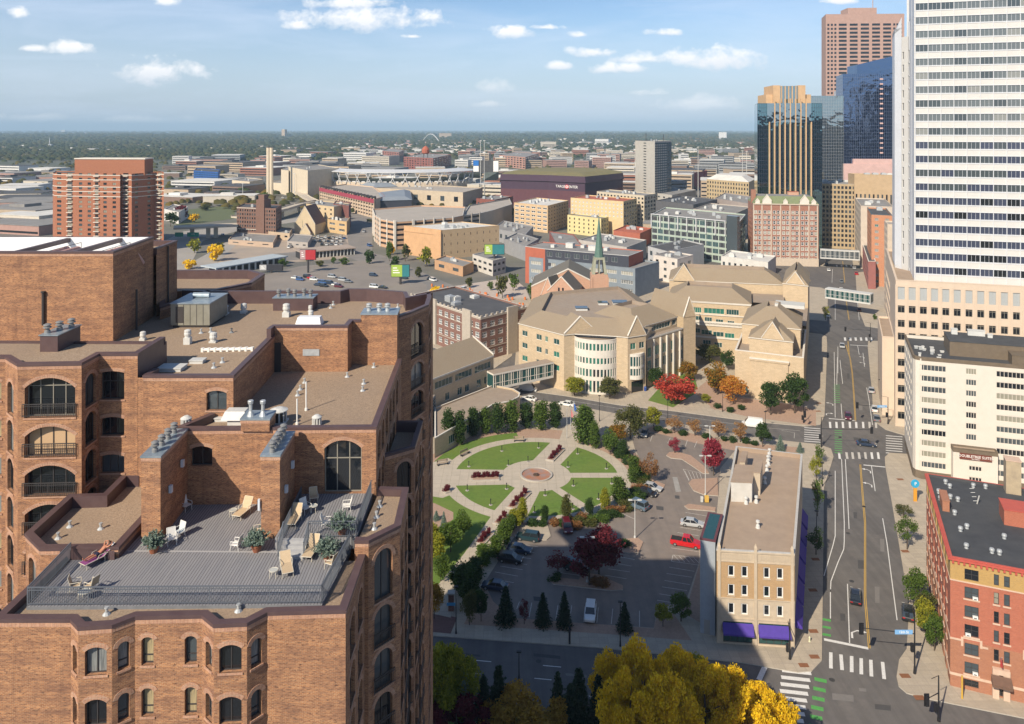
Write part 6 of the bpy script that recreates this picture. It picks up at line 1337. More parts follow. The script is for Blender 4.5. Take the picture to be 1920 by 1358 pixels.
# parking garages
def garage(name,label,px,z,fl,wm,pm,cm,piers=True,cat='parking garage',roofm=None,pw=.9):
    P=[XY(x,y,z) for x,y in px]; c_=sum(P,V((0,0,0)))/len(P); B=Bld(name,label,cat,(c_.x,c_.y,0)); n=len(P); fh=z/(fl+.4)
    for i in range(n):
        p,q=P[i],P[(i+1)%n]; L=(q-p).length; d=(q-p)/L; nn=V((-d.y,d.x,0))
        if d.y<.85 and i<n-1 and d.x>-.2:
            ops=[(.6,fh*(k+.55),L-.6,fh*(k+1)) for k in range(fl)]; wall(B.w,p,q,0,z,ops,0,.5); m=MB()
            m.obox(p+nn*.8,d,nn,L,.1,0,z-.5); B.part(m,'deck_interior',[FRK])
            if piers:
                m=MB(); k=max(1,int(L/7))
                for j in range(k+1): m.obox(p+d*(L-pw)*(j/k)-nn*.5,d,nn,pw,.49,0,z+1.0)
                B.part(m,'piers',[pm])
        else: wall(B.w,p,q,0,z,[])
    B.roof(P,z,.9,.3,cm,wm,roofm or CONC); B.P=P; B.done([wm]); return B
CONC=mat('deck_concrete',(.42,.37,.32),(.33,.3,.26),.08,.9,detail=8)
ORG=M2('orange_spandrel',(.58,.36,.22)); 
g=garage('parking_garage','rounded parking garage with orange bands and white piers beside the theatre',[(699,392),(703,404),(713,411),(740,416),(775,414),(850,408),(868,404),(872,388),(790,385)],18.5,5,ORG,WST,LGT)
garage('parking_garage','long grey concrete parking garage with narrow ribs behind the theatre roof',[(868,404),(900,400),(925,394),(960,383),(955,372),(880,385)],17,5,CONC,CONC,LGT)
CRI=M2('crimson_band',(.35,.05,.08))
g=garage('parking_garage','tan parking garage with a crimson top band and rows of square openings',[(600,352),(702,374),(722,368),(700,350),(650,345)],17,5,M2('tan_precast',(.6,.46,.33)),M2('tan_precast',(.6,.46,.33)),CRI,pw=1.6)
p,q=g.P[0],g.P[1]; d=(q-p).normalized(); nn=V((-d.y,d.x,0)); m=MB(); m.obox(p-nn*.7,d,nn,(q-p).length,.19,13.4,17.2); g.part(m,'crimson_band',[CRI])
for k in range(18): m=MB(); m.cyl(p+d*((q-p).length*(k+.5)/18)-nn*.9+V((0,0,18.2)),p+d*((q-p).length*(k+.5)/18)+nn*3+V((0,0,18.2)),1.4,n=10); g.part(m,'round_vent',[FRK])
SLR=mat('standing_seam_blue_grey',(.2,.23,.27),(.26,.29,.32),.05,.6)
def roofblk(name,label,px,z,z2,wm,rm,**k):
    P=[XY(x,y,z) for x,y in px]
    if len(P)==3: P.append(P[0]+P[2]-P[1])
    c_=sum(P,V((0,0,0)))/len(P); B=Bld(name,label,k.get('cat','building'),(c_.x,c_.y,0)); n=len(P)
    for i in range(n): wall(B.w,P[i],P[(i+1)%n],0,z,[])
    i_=inset(P,k.get('ins',6)); m=MB(); U=lambda p,z:V((p.x,p.y,z)); m.taper([U(p,z) for p in inset(P,-.6)],[U(p,z2) for p in i_]); B.part(m,'pitched_roof',[rm]); B.P=P; B.done([wm]); return B
roofblk('transit_hall','low hall with a blue grey seamed metal roof beside the crimson banded garage',[(701,366),(706,377),(772,375),(768,358)],14,17,NVY,SLR)
roofblk('market_hall','long hall with a pale grey metal roof behind the tan parking garage',[(640,345),(700,352),(745,350),(690,341)],15,19,M2('wall_cream2',(.55,.45,.35)),SLR)
Q('ballpark_shop','red brick and cream block with a pale deck below the ballpark',[(676,351),(868,361),(905,352)],15,(.55,.45,.33),CONC,{0:(8,1,.3,.4,DKS)},gear=6)
Q('brick_block','red brick block beside the long grey parking garage',[(893,372),(927,375),(962,368)],17,(.24,.08,.06),GRF,{0:(4,2,.3,.4,DKS)},gear=4)
# ballpark
bp=Bld('ballpark','open air ballpark with a broad white curved canopy on slanted struts','stadium',W(750,375)); zc=31; cb2=V(((748-CX)*930/F,930,0)); rx,ry=90,54
WHC=mat('white_canopy',(.62,.62,.62),(.55,.55,.55),.05,.4); m=MB(); SE=mat('green_seats',(.12,.16,.13),(.2,.21,.19),.3); st=MB(); K=44; su=MB(); bw=MB()
for k in range(K):
    a0,a1=math.pi*(.98+1.12*k/K),math.pi*(.98+1.12*(k+1)/K); E=lambda a,s_,z:cb2+V((rx*s_*math.cos(a),ry*s_*math.sin(a),z))
    m.face([E(a0,1.02,zc),E(a1,1.02,zc),E(a1,.78,zc+2.5),E(a0,.78,zc+2.5)]); m.face([E(a0,1.02,zc-.8),E(a1,1.02,zc-.8),E(a1,1.02,zc),E(a0,1.02,zc)]); m.face([E(a0,.78,zc+2.4),E(a1,.78,zc+2.4),E(a1,1.02,zc-.8),E(a0,1.02,zc-.8)])
    st.face([E(a0,.95,24),E(a1,.95,24),E(a1,.6,6),E(a0,.6,6)]); 
    bw.face([E(a0,.97,0),E(a1,.97,0),E(a1,.97,19),E(a0,.97,19)]); bw.face([E(a0,.97,19),E(a1,.97,19),E(a1,.9,19),E(a0,.9,19)]); 
    if k%2==0: su.cyl(E(a0,.98,17),E(a1,1.0,zc-.5),.45,n=5); su.cyl(E(a1,.98,17),E(a0,1.0,zc-.5),.45,n=5)
    su.box(tuple(E(a0,.93,19)-V((.8,.8,0))),tuple(E(a0,.93,19)+V((3,.8,1.2))))
bp.part(m,'canopy',[WHC],uv=False); bp.part(st,'seating_bowl',[SE],uv=False); bp.part(su,'struts',[WHC],uv=False); bp.part(bw,'outer_wall',[M2('buff_stone',(.6,.5,.38))]); m=MB(); m.face([cb2+V((50*math.cos(t_*.5),34*math.sin(t_*.5),.6)) for t_ in range(12)]); bp.part(m,'field',[GRS]); bp.t['near_']=0; del bp.t['near_']
m=MB(); q=[XY(x,y,z) for x,y,z in ((845,338,8),(900,340,8),(905,324,22),(868,323,22))]; q=[V((p.x,p.y,z)) for p,z in zip(q,(8,8,22,22))]; m.face(q); q2=[XY(903,340,8),XY(935,336,8),XY(935,322,20),XY(910,323,20)]; m.face([V((p.x,p.y,z)) for p,z in zip(q2,(8,8,20,20))]); bp.part(m,'grandstand',[SE]); bp.done([FRW])
sb=thing('scoreboard','big dark scoreboard with a blue panel at its left end beyond the ballpark','scoreboard',P(910,900,8)); m=MB(); x0,x1=[(x-CX)*900/F for x in (887,935)]; m.box((x0,900,zat(323,900)),(x1,904,zat(301,900))); m.build('frame',[DRF],sb); m=MB(); m.box((x0+.3,899.7,zat(311,900)),(x0+6.5,899.9,zat(301,900))); m.build('blue_panel',[mat('sign_blue',(.02,.16,.5))],sb); m=MB(); m.box((x0+.3,899.7,zat(322,900)),(x0+6.5,899.9,zat(311.5,900))); m.build('white_panel',[SW],sb); m=MB(); m.box((x1-6.2,899.7,zat(322,900)),(x1-.3,899.9,zat(302,900))); m.build('white_panel',[SW],sb)
m=MB(); m.cyl((x0+8,902,0),(x0+8,902,16),.8); m.cyl((x1-8,902,0),(x1-8,902,16),.8); m.build('support_columns',[FRK],sb)
# arena
ar=Bld('arena','dark maroon faceted arena with an olive planted roof and white lettering','arena',W(1050,378)); MRD=M2('maroon_panel',(.12,.045,.055)); PUR=M2('dark_purple_panel',(.065,.035,.06)); pz=32
P_=[XY(x,y,pz) for x,y in ((939,327),(962,327.5),(1027,329),(1097,332),(1168,325),(1165,321.5),(1100,318),(1000,318),(945,323))]
for i in range(9): p,q=P_[i],P_[(i+1)%9]; wall(ar.w,p,q,0,17,[],0); wall(ar.w,p,q,17,pz,[],1)
m=MB(); U=lambda p,z:V((p.x,p.y,z)); r1=inset(P_,-1.2); 
for i in range(9): j=(i+1)%9; m.face([U(P_[i],pz-7),U(P_[j],pz-7),U(r1[j],pz-6),U(r1[i],pz-6)]); m.face([U(r1[i],pz-6),U(r1[j],pz-6),U(P_[j],pz+.3),U(P_[i],pz+.3)])
ar.part(m,'upper_band',[PUR]); m=MB(); m.taper([U(p,pz) for p in P_],[U(p,pz+3) for p in inset(P_,16)]); ar.part(m,'planted_roof',[mat('sedum_roof',(.22,.18,.08),(.15,.14,.06),.15,.95,detail=8)]); 
p,q=P_[2],P_[3]; d=(q-p).normalized(); nn=V((-d.y,d.x,0)); u0,u1=uspan(p,q,1040,1085); rz=math.atan2(d.y,d.x)
text('TARGET',3.7,SW,p+d*(u0+8.4)-nn*.3+V((0,0,zat(352.5,p.y)+2.2)),rz,ar.t); text('CENTER',3.7,SW,p+d*(u1-7.7)-nn*.3+V((0,0,zat(352.5,p.y)+2.2)),rz,ar.t)
m=MB(); c_=p+d*((u0+u1)/2+.6)-nn*.3+V((0,0,zat(352.5,p.y)+2.2)); RED_=mat('sign_red',(.55,.02,.03)); m.cyl(c_,c_-nn*.3,2.2,n=20); m.cyl(c_-nn*.3,c_-nn*.4,1.4,n=20,m=1); m.cyl(c_-nn*.4,c_-nn*.5,.7,n=16); ar.part(m,'bullseye_emblem',[RED_,SW],uv=False)
ar.done([MRD,PUR])
# central cluster
Q('tan_block','tan block with a white gridded end wall below the arena',[(964,380),(1027,386),(1066,376)],21,(.62,.44,.26),WRF,{0:(6,6,.7,.5,S(2,1,FRW,G_DK,.3)),1:(8,7,.3,.4,DKS)},gear=6)
YEL=M2('pale_yellow_render',(.66,.5,.28)); b=mb_('yellow_block','large pale yellow block with three rows of small windows near its top',[(1070,371),(1169,378),(1194,372)],25.8,YEL,RDP,{0:(14,4,.4,.5,S(2,2,FRW,G_DK,.25),13,24.5),1:(5,8,.6,.55,DK2)},gear=6); fin(b,YEL)
b=mb_('yellow_block','smaller bright yellow block with a dark grey right side',[(1064,403),(1127,410),(1141,407)],14,M2('bright_yellow_render',(.72,.6,.3)),GRF,{0:(7,4,.25,.5,DK2),1:(3,4,.6,.5,DKS)},gear=3); fin(b,M2('bright_yellow_render',(.72,.6,.3)))
Q('cream_block','cream stone block with paired windows rising behind the yellow block',[(1119,359),(1208,367),(1230,363)],27.7,(.58,.5,.38),GRF,{0:(14,8,.5,.5,DK2),1:(4,8,.65,.6,DK2)},gear=5)
ct_=mb_('residential_tower','tall slim residential tower, cream left side and dark glass right side',[((1191-CX)*860/F,860),((1228-CX)*815/F,815),((1259-CX)*850/F,850)],zat(265,820),M2('tower_pale_grey',(.5,.47,.42)),GRF,{0:(1,22,.14,.35,DKS),},gear=3,zpx=False)
qa,qb2=ct_.P[1]+V((-.1,-.25,0)),ct_.P[2]+V((.1,-.25,0)); ct_.facade(qa,qb2,0,zat(268,820),9,24,.8,.62,S(2,1,FRG,[G_DK,G_MD,G_DK],.2),m=1,rev=.2,zb=1,zt=zat(268,820)-1)
m=MB(); d=(ct_.P[2]-ct_.P[1]).normalized(); nn=V((-d.y,d.x,0)); m.obox(ct_.P[1]+d*4-nn*.5,d,nn,.8,.49,0,64); m.cyl(ct_.P[0]+V((12,0,64)),ct_.P[0]+V((12,0,76)),.3,n=4); m.cyl(ct_.P[2]+V((-8,4,64)),ct_.P[2]+V((-8,4,74)),.3,n=4); ct_.part(m,'mast',[FRK]); ct_.done([M2('tower_pale_grey',(.5,.47,.42)),M2('tower_dark_teal',(.07,.11,.13))])
Q('podium_block','pale grey podium at the foot of the slim residential tower',[(1185,356),(1260,366),(1305,356)],12,(.5,.47,.42),GRF,{0:(8,2,.4,.3,DKS)},gear=8)
GLF=M2('pale_green_frame',(.4,.48,.4)); b=mb_('glass_block','six storey glass block under construction with a white framed upper level',[(1222,402),(1385,418),(1398,402)],25,GLF,GRF,{0:(14,6,.88,.74,S(4,1,FRG,[G_DK,G_TL,G_DK],.16),.6,24.6),1:(4,6,.8,.7,S(2,1,FRG,G_DK,.2))},gear=9,capm=WHC)
m=MB(); p,q=b.P[0],b.P[1]; d=(q-p).normalized(); nn=V((-d.y,d.x,0)); L=(q-p).length
for k in range(9): m.obox(p+d*(L*.86*k/8)-nn*1.0,d,nn,.5,.99,16.6,25.2)
m.obox(p-nn*1.1,d,nn,L*.87,1.1,25.1,25.5); b.part(m,'white_frames',[WHC]); m=MB(); m.obox(p+d*L*.9-nn*3,d,nn,7,2.9,8,29); b.part(m,'lift_shaft',[G_MD]); fin(b,GLF)
Q('grey_block','low charcoal roofed block in front of the glass block',[(1215,462),(1252,472),(1320,458)],12,(.5,.5,.5),DRF,{0:(3,2,.4,.5,DKS)},gear=3)
Q('white_block','white rendered block beside the rust red office block',[(1225,478),(1270,486),(1300,478)],13,(.68,.62,.56),GRF,{0:(3,3,.35,.4,DKS),1:(2,2,.4,.4,DKS)},gear=4)
Q('white_annex','low white annex right of the glass block',[(1352,480),(1440,492),(1455,480)],9,(.62,.6,.56),WRF,{0:(8,1,.4,.4,DKS)},gear=5)
# historic hotel
HB=brick('rose_brick',(.34,.14,.09),(.29,.11,.075),(.38,.25,.19),.5,.16,.02,var=.25); hh=Bld('historic_hotel','tall rose brick hotel with white stone stripes and a green mansard roof','hotel',W(1475,500)); A=V(((1412-CX)*455/F,455,0)); B=V(((1535-CX)*449/F,449,0)); d=(B-A).normalized(); nn=V((-d.y,d.x,0)); L=(B-A).length; zt_=zat(383,450); cs=[]
for k in range(7): c0=L*(k+.5)/7; cs+=[c0-1.1,c0+1.1]
ops=[(c0-.8,3+k*3.02,c0+.8,5.0+k*3.02) for c0 in cs for k in range(int((zt_-4)/3.02))]
wall(hh.w,A,B,0,zt_,ops,0,.15); hh.winrow(A,B,ops,.15,S(1,2,FRW,[G_DK,G_MD,G_BL],.2)); tr=MB()
for k in range(8): tr.obox(A+d*min(L-1,max(0,L*k/7-.5))-nn*.15,d,nn,.6,.147,0,zt_)
tr.obox(A-nn*.1,d,nn,L,.097,0,4.5); 
for c0 in cs[::2]: tr.obox(A+d*(c0-.9)-nn*.12,d,nn,4,.117,zt_-6.2,zt_-5.8)
tr.obox(A-nn*.5,d,nn,L,.49,zt_-.6,zt_); hh.part(tr,'stone_trim',[mat('warm_limestone',(.56,.47,.38),(.48,.4,.32),1.)]); C=B+nn*22; D=A+nn*22
for p,q in ((B,C),(C,D),(D,A)): wall(hh.w,p,q,0,zt_,[(2+i*3,3+k*3.02,3.3+i*3,4.9+k*3.02) for i in range(6) for k in range(10)] if p is D else [])
m=MB(); m.taper([U(p,zt_) for p in (A,B,C,D)],[U(p,zt_+4.2) for p in inset([A,B,C,D],3)],0,True,1); hh.part(m,'mansard_roof',[mat('green_slate',(.2,.23,.12),(.14,.17,.09),1),GRF])
for c0 in (cs[2]+1.1,cs[10]+1.1): gb(A+d*(c0-2.6)-nn*.3,A+d*(c0+2.6)-nn*.3,zt_-.2,zt_+1.5,zt_+5,6,hh,WST,mat('green_slate',(.2,.23,.12)))
for c0 in (cs[0]+1,cs[6]+1,cs[12]+1): gb(A+d*(c0-1.3)-nn*.2,A+d*(c0+1.3)-nn*.2,zt_-.2,zt_+1,zt_+2.6,4,hh,WST,mat('green_slate',(.2,.23,.12)))
gridbox(A,d,nn,-.2,2.4,6,9,zt_-1,zt_+7.5,HB,HB,hh,'chimney'); gridbox(A,d,nn,22,28,12,17,zt_,zt_+6,SAL,RDP,hh); hh.done([HB])
# tan office blocks and towers behind, right
Q('stone_office','large tan stone office block filling the end of the avenue view',[(1500,336),(1541,344),(1700,348)],43.4,(.44,.33,.2),GRF,{1:(22,13,.62,.6,DK2)},gear=7,capm=M2('cornice_stone',(.5,.46,.4)))
Q('stone_annex','tan penthouse block with small windows above the stone office',[(1590,325),(1602,327),(1700,329)],50,(.5,.36,.22),GRF,{1:(12,1,.4,.5,DKS)},gear=4)
b=Q('beige_block','beige block with a brown gravel roof right of the avenue',[(1603,371),(1614,386),(1676,388)],36,(.58,.49,.4),GRF,{0:(5,8,.2,.4,DKS)},gear=6)
ORT=brick('orange_brick',(.52,.22,.11),(.45,.18,.09),(.5,.3,.2),.5,.16,.02,var=.2); b=mb_('orange_tower','narrow orange brick tower with one column of green windows beside the avenue',[(1626,389),(1634,402),(1673,404)],36.5,ORT,DRF,{1:(2,11,.36,.42,S(2,1,FRG,[G_BL,G_GR],.2)),0:(5,11,.4,.4,DKS)},gear=1,capm=TLP)
fin(b,ORT)
Q('cream_street_block','narrow pale block wedged between the orange tower and the beige podium',[(1658,414),(1664,420),(1692,421)],39,(.6,.5,.4),GRF,{0:(8,12,.3,.4,DKS)})
Q('street_block','low pale red shop block with white roof edge left of the orange tower',[(1617,457),(1628,490),(1642,490)],14,(.36,.14,.12),DRF,{0:(6,3,.4,.4,DKS)},capm=WST)
# towers
def tower(name,label,pxs,Y,ytop,m,rm,specs,dep=30,**k):
    x0,x1=[(x-CX)*Y/F for x in pxs]; z=zat(ytop,Y); d=V((.94,-.33,0)) if k.get('rot') else V((1,-.05,0)); p0=V((x0,Y,0)); p1=V((x1,Y+(x1-x0)*d.y/d.x,0)); nn=V((-(p1-p0).normalized().y,(p1-p0).normalized().x,0)); P=[p0+nn*dep*1.0+V((dep*.2,0,0)),p0,p1,p1+nn*dep+V((dep*.2,0,0))]; 
    b,_=box_bld(name,label,'skyscraper',[(p.x,p.y) for p in P],z,m,rm,specs,zpx=False,par=1.2,th=.8); b.P=P; b.z=z; return b
GTW=glassmat('tower_mirror_teal',(.22,.38,.42),.03,1.,.12,.16); GTB=glassmat('tower_mirror_blue',(.16,.23,.38),.03,1.,.14,.2); GTC=glassmat('tower_mirror_pale',(.42,.5,.52),.04,1.,.16,.15)
GOLD=M2('gold_stone',(.6,.4,.23)); PNKS=M2('pink_granite',(.46,.3,.25)); PPK=M2('pale_pink_stone',(.66,.44,.4))
def gridon(b,p,q,z0,z1,nu,nv,m,t=.35,pr=.25,name='mullion_grid'):
    d=(q-p).normalized(); nn=V((-d.y,d.x,0)); L=(q-p).length; g=MB()
    for i in range(nu+1): g.obox(p+d*(L-t)*(i/nu)-nn*pr,d,nn,t,pr-.01,z0,z1)
    for j in range(nv+1): z=z0+(z1-z0-t)*j/nv; g.obox(p-nn*(pr-.05),d,nn,L,pr-.06,z,z+t)
    b.part(g,name,[m])
b=tower('glass_gold_tower','teal mirror glass tower with gold fins and a stepped gold crown',(1420,1539),500,194,GTW,GRF,{},30); p,q=b.P[1],b.P[2]; z=b.z; d=(q-p).normalized(); nn=V((-d.y,d.x,0)); L=(q-p).length
gridon(b,p,q,0,z,34,34,NVY,.14,.1); gridon(b,q,b.P[3],0,z,16,34,NVY,.14,.1)
f=MB()
for k in range(9): f.obox(p+d*(L*(.175+.645*k/8))-nn*1.3,d,nn,.62,1.29,0,z+ (3 if 0<k<8 else -12))
b.part(f,'gold_fins',[GOLD]); c0,c1=L*.16,L*.86; m=MB(); m.obox(p+d*c0+nn*4,d,nn,c1-c0,20,z-2,zat(177,500)); m.obox(p+d*L*.26+nn*2,d,nn,L*.11,22,z-2,zat(160,500)); m.obox(p+d*L*.65+nn*2,d,nn,L*.11,22,z-2,zat(160,500)); b.part(m,'gold_crown',[GOLD]); m=MB(); m.obox(p+d*L*.37+nn*3,d,nn,L*.28,18,z-2,zat(161,500)); b.part(m,'crown_glass',[GTC]); m=MB(); m.obox(p+d*L*.145-nn*.9,d,nn,L*.68,.88,zat(230,500),z); b.part(m,'upper_bay',[GTC]); 
m=MB(); 
for k in range(5): m.obox(p+d*L*(.39+k*.055)+nn*2.4,d,nn,.5,.6,z-1,zat(161,500))
b.part(m,'crown_fins',[GOLD]); fin(b,GTW)
b=tower('pale_glass_tower','pale mirror glass tower between the gold finned and dark blue towers',(1512,1580),600,180,GTC,GRF,{},24); gridon(b,b.P[1],b.P[2],0,b.z,22,44,FRG,.12,.08); fin(b,GTC)
b=tower('blue_glass_tower','dark blue mirror glass tower with a sloped top beside the pink tower',(1580,1680),600,139,GTB,GRF,{},30); p,q=b.P[1],b.P[2]; gridon(b,p,q,0,b.z,26,46,M2('slate_blue_metal',(.12,.15,.24)),.13,.1); gridon(b,b.P[0],p,0,b.z,12,46,M2('slate_blue_metal',(.12,.15,.24)),.13,.1)
d=(q-p).normalized(); nn=V((-d.y,d.x,0)); L=(q-p).length; m=MB(); q4=[p+d*(L*.3)+nn*4,q+nn*4,q+nn*24,p+d*(L*.3)+nn*24]; zz=[zat(121,600),zat(104,600),zat(104,600),zat(121,600)]; m.taper([U(v_,b.z-1) for v_ in q4],[U(v_,z_2) for v_,z_2 in zip(q4,zz)]); b.part(m,'sloped_top',[GTB]); m=MB()
for k in range(16): zk=zat(150+k*9.2,600); m.obox(p+d*L*.68-nn*.25,d,nn,2.4,.2,zk,zk+1.1)
b.part(m,'pink_panels',[PPK]); m=MB(); m.obox(p-nn*3,d,nn,L*.9,2.9,0,zat(307,600)); m.obox(p+d*L*.18-nn*2.5,d,nn,L*.82,2.4,0,zat(298,600)); b.part(m,'pink_base',[PPK]); fin(b,GTB)
b=tower('pink_tower','tall pink granite tower with dark grid windows, highest in the distance',(1548.5,1692),800,27,PNKS,GRF,{},30); p,q=b.P[1],b.P[2]; L=(q-p).length; d=(q-p).normalized(); nn=V((-d.y,d.x,0)); rw=36; z0=20; 
ops=[]; m3=[L*x for x in (.03,.075,.12,)]; big=[(.165,.265),(.305,.405),(.445,.55),(.59,.69),(.73,.83)]; rt=[L*x for x in (.87,.91,.955)]
m=MB()
for k in range(60):
    zk=b.z-12-k*4.15
    if zk<30: break
    for x in m3+rt: m.obox(p+d*(x-.9)-nn*.15,d,nn,2.0,.1,zk,zk+2.1)
    for a_,c_ in big: m.obox(p+d*L*a_-nn*.15,d,nn,L*(c_-a_),.1,zk,zk+2.2)
o=b.part(m,'window_bands',[G_DK]); o['kind']='stuff'
m=MB(); m.obox(p+d*L*.3+nn*4,d,nn,L*.37,20,b.z,b.z+7); m.cyl(p+d*L*.64+nn*8+V((0,0,b.z+7)),p+d*L*.64+nn*8+V((0,0,b.z+16)),.4,n=4); b.part(m,'plant_room',[PNKS]); fin(b,PNKS)
b=tower('white_sliver_tower','small white block seen at the foot of the pink tower',(1571,1590),690,170,WHC,WRF,{},20); fin(b,WHC)
# left: red brick tower
RT=brick('tower_red_brick',(.36,.125,.065),(.3,.1,.055),(.42,.22,.13),.5,.16,.02,var=.2); Yt=505; rt_=Bld('red_brick_tower','tall red brick apartment tower with cream bands and balcony columns left of the freeway','apartment tower',P(200,Yt,0))
ztt=zat(326,Yt); xs=lambda x,Y=Yt:V(((x-CX)*Y/F,Y,0)); pl_=[xs(99,515),xs(103,508),xs(119,505),xs(143,503),xs(225,498),xs(226,503),xs(246,501),xs(247,496),xs(290,512),xs(307,508),xs(307,508)+V((-10,22,0)),xs(99,515)+V((-11,22,0))]
WBW=S(2,1,FRK,[G_DK,G_DK,G_MD,G_BL],.1)
for i in range(len(pl_)):
    p,q=pl_[i],pl_[(i+1)%len(pl_)]; L=(q-p).length; cfg={1:[.5],2:[.5],3:[.1,.3,.47,.66,.87],5:[.5],7:[.2,.75],8:[.6]}.get(i,[]); ops=[]
    for c0 in cfg:
        w_=2.4 if i in (3,7) else min(L*.75,4)
        for k in range(17): 
            z=2+k*2.98
            if c0*L-w_/2>.1 and c0*L+w_/2<L-.1: ops.append((c0*L-w_/2,z,c0*L+w_/2,z+1.6))
    wall(rt_.w,p,q,0,ztt,ops,0,.2); rt_.winrow(p,q,ops,.2,WBW)
outp=[v_ for v_ in inset(pl_,-.15)]
for zk in (ztt-.9,ztt-3.9,ztt-8.5,ztt-11.6,ztt-14.7):
    o=MB(); [o.face([U(outp[i],zk),U(outp[i+1],zk),U(outp[i+1],zk+.45),U(outp[i],zk+.45)]) for i in range(9)]; rt_.part(o,'cream_band',[WST])
for i,c0,w_ in ((2,.5,4.),(5,.5,4),(8,.5,4)):
    p,q=pl_[i],pl_[i+1]; d=(q-p).normalized(); nn=V((-d.y,d.x,0)); L=(q-p).length
    for k in range(17): o=MB(); o.obox(p+d*(c0*L-2)-nn*1.0,d,nn,4,.98,1.5+k*2.98,1.9+k*2.98); rt_.part(o,'balcony',[WST])
p,q=pl_[3],pl_[4]; d=(q-p).normalized(); nn=V((-d.y,d.x,0)); L=(q-p).length
for k in range(17): o=MB(); o.obox(p+d*(.47*L-2.0)-nn*.9,d,nn,4,.88,1.5+k*2.98,1.9+k*2.98); rt_.part(o,'balcony',[WST])
m=MB(); m.face([U(v_,ztt-.6) for v_ in pl_]); rt_.part(m,'roof',[DRF]); m=MB(); m.prism([xs(140,508),xs(271,504),xs(271,504)+V((0,12,0)),xs(140,508)+V((0,12,0))],ztt-1,zat(299,505),0,1); m.prism([xs(139,507.6),xs(272,503.6),xs(272,504)+V((0,12.6,0)),xs(139,508)+V((0,12.6,0))],zat(299,505),zat(299,505)+.7,1); rt_.part(m,'penthouse',[RT,WST]); rt_.done([RT])
# left middle ground
BRM=brick('dark_brown_brick',(.2,.1,.075),(.16,.08,.06),(.25,.17,.13),.5,.16,.02,var=.25)
b=mb_('brown_masonry_block','dark brown masonry office block with a small stepped tower on its roof',[(444,388),(517,391),(528,384)],22,BRM,DRF,{0:(16,7,.5,.55,DKS),1:(5,7,.5,.5,DKS)},gear=4); p,q=b.P[0],b.P[1]; d=(q-p).normalized(); nn=V((-d.y,d.x,0)); m=MB(); L=(q-p).length; m.obox(p+d*L*.52-nn*.8,d,nn,7,8,0,28); m.obox(p+d*L*.52+d*1+nn*.5,d,nn,5,5,28,31.5); b.part(m,'roof_tower',[BRM]); m=MB()
for z in (21.2,5.6,2.8): m.obox(p-nn*.2,d,nn,L*.5,.19,z,z+.4)
b.part(m,'stone_trim',[WST]); fin(b,BRM)
af=Bld('a_frame_church','small church with a steep brown gable and a glazed cream front','church',W(572,437)); gb(P(552,585,0),P(591,583,0),0,8,zat(387,585),22,af,M2('cream_render',(.62,.5,.33)),BRM); gb(P(562,580,0),P(582,579,0),0,2,zat(420,580),6,af,M2('cream_render',(.62,.5,.33)),BRM); m=MB(); m.box((P(567,584,0).x,584.2,3),(P(577,584,0).x,584.4,11)); af.part(m,'front_window',[G_TL]); af.done([FRW])
b=Q('motel_block','cream motel block with square windows beside the curved road',[(574,382),(626,388),(656,382)],19,(.62,.48,.3),GRF,{0:(5,5,.3,.4,DKS)},gear=3)
Q('brick_annex','dark red brick block joined to the right of the cream motel',[(625,382),(654,386),(658,380)],19.3,(.2,.08,.07),GRF,{},gear=2)
Q('tan_corner_block','small tan corner block with grey rooftop units by the curved road',[(614,411),(650,416),(656,408)],10,(.6,.42,.22),GRF,{0:(2,2,.6,.4,WH2)},gear=5)
for i,(l,px,z,c,g) in enumerate([('low cream shop below the brown masonry block',[(503,434),(543,438),(548,428)],5,(.52,.4,.28),2),('low brown roofed depot with loading doors beside the freeway ramp',[(428,449),(512,455),(520,440)],3.5,(.48,.36,.27),5),('low depot with a coloured mural wall',[(538,452),(577,455),(586,441)],4,(.4,.36,.33),0),('white and grey cold store beyond the red brick tower',[(308,392),(335,398),(352,388)],10,(.66,.63,.6),2)]): Q('low_building',l,px,z,c,GRF,{0:(3,1,.4,.4,DKS)},gear=g)
# waste plant
CRP=M2('cream_precast',(.66,.56,.42)); 
for l,px,z in (('lowest left cream box of the waste plant',[(435,338),(468,341),(494,336)],12),('middle cream box of the waste plant by its chimney',[(500,342),(545,345),(580,338)],12),('right low cream box of the waste plant',[(558,342),(594,346),(640,336)],12),('tallest cream and grey box of the waste plant',[(541,313),(577,320),(636,315)],34),('narrow cream box behind the waste plant chimney',[(527,318),(541,320),(552,314)],30)):
    fin(mb_('waste_plant',l,px,z,CRP,GRF,{},gear=2,group=None),CRP)
cm=thing('plant_chimney','tall twin cream chimney of the waste plant','chimney',P(506,900,0))
for k,x in enumerate((503,509)): m=MB(); m.cyl(P(x,900,0),P(x,900,zat(277,900)),2.2,n=8); m.cyl(P(x,900,zat(277,900)),P(x,900,zat(277,900)+.8),2.3,n=8,m=1); m.build('flue',[CRP,FRK],cm,False)
b=Q('blue_block','bright blue office block with an orange corner sign',[(363,320),(409,323),(412,318)],17,(.02,.09,.33),DRF,{0:(10,5,.9,.45,S(4,1,M2('deep_blue',(.015,.07,.28)),G_TL,.2))},gear=1)
Q('brick_warehouse','red brick warehouse block behind the ballpark, left of the two',[(717,283),(748,286),(758,281)],24,(.32,.13,.1),GRF,{0:(7,5,.5,.5,DKS),1:(5,5,.5,.5,DKS)},gear=3)
Q('brick_warehouse','long red brick warehouse with a water tank behind the ballpark canopy',[(757,294),(812,297),(846,290)],24,(.28,.1,.08),GRF,{0:(11,5,.5,.5,DKS),1:(7,5,.5,.5,DKS)},gear=4)
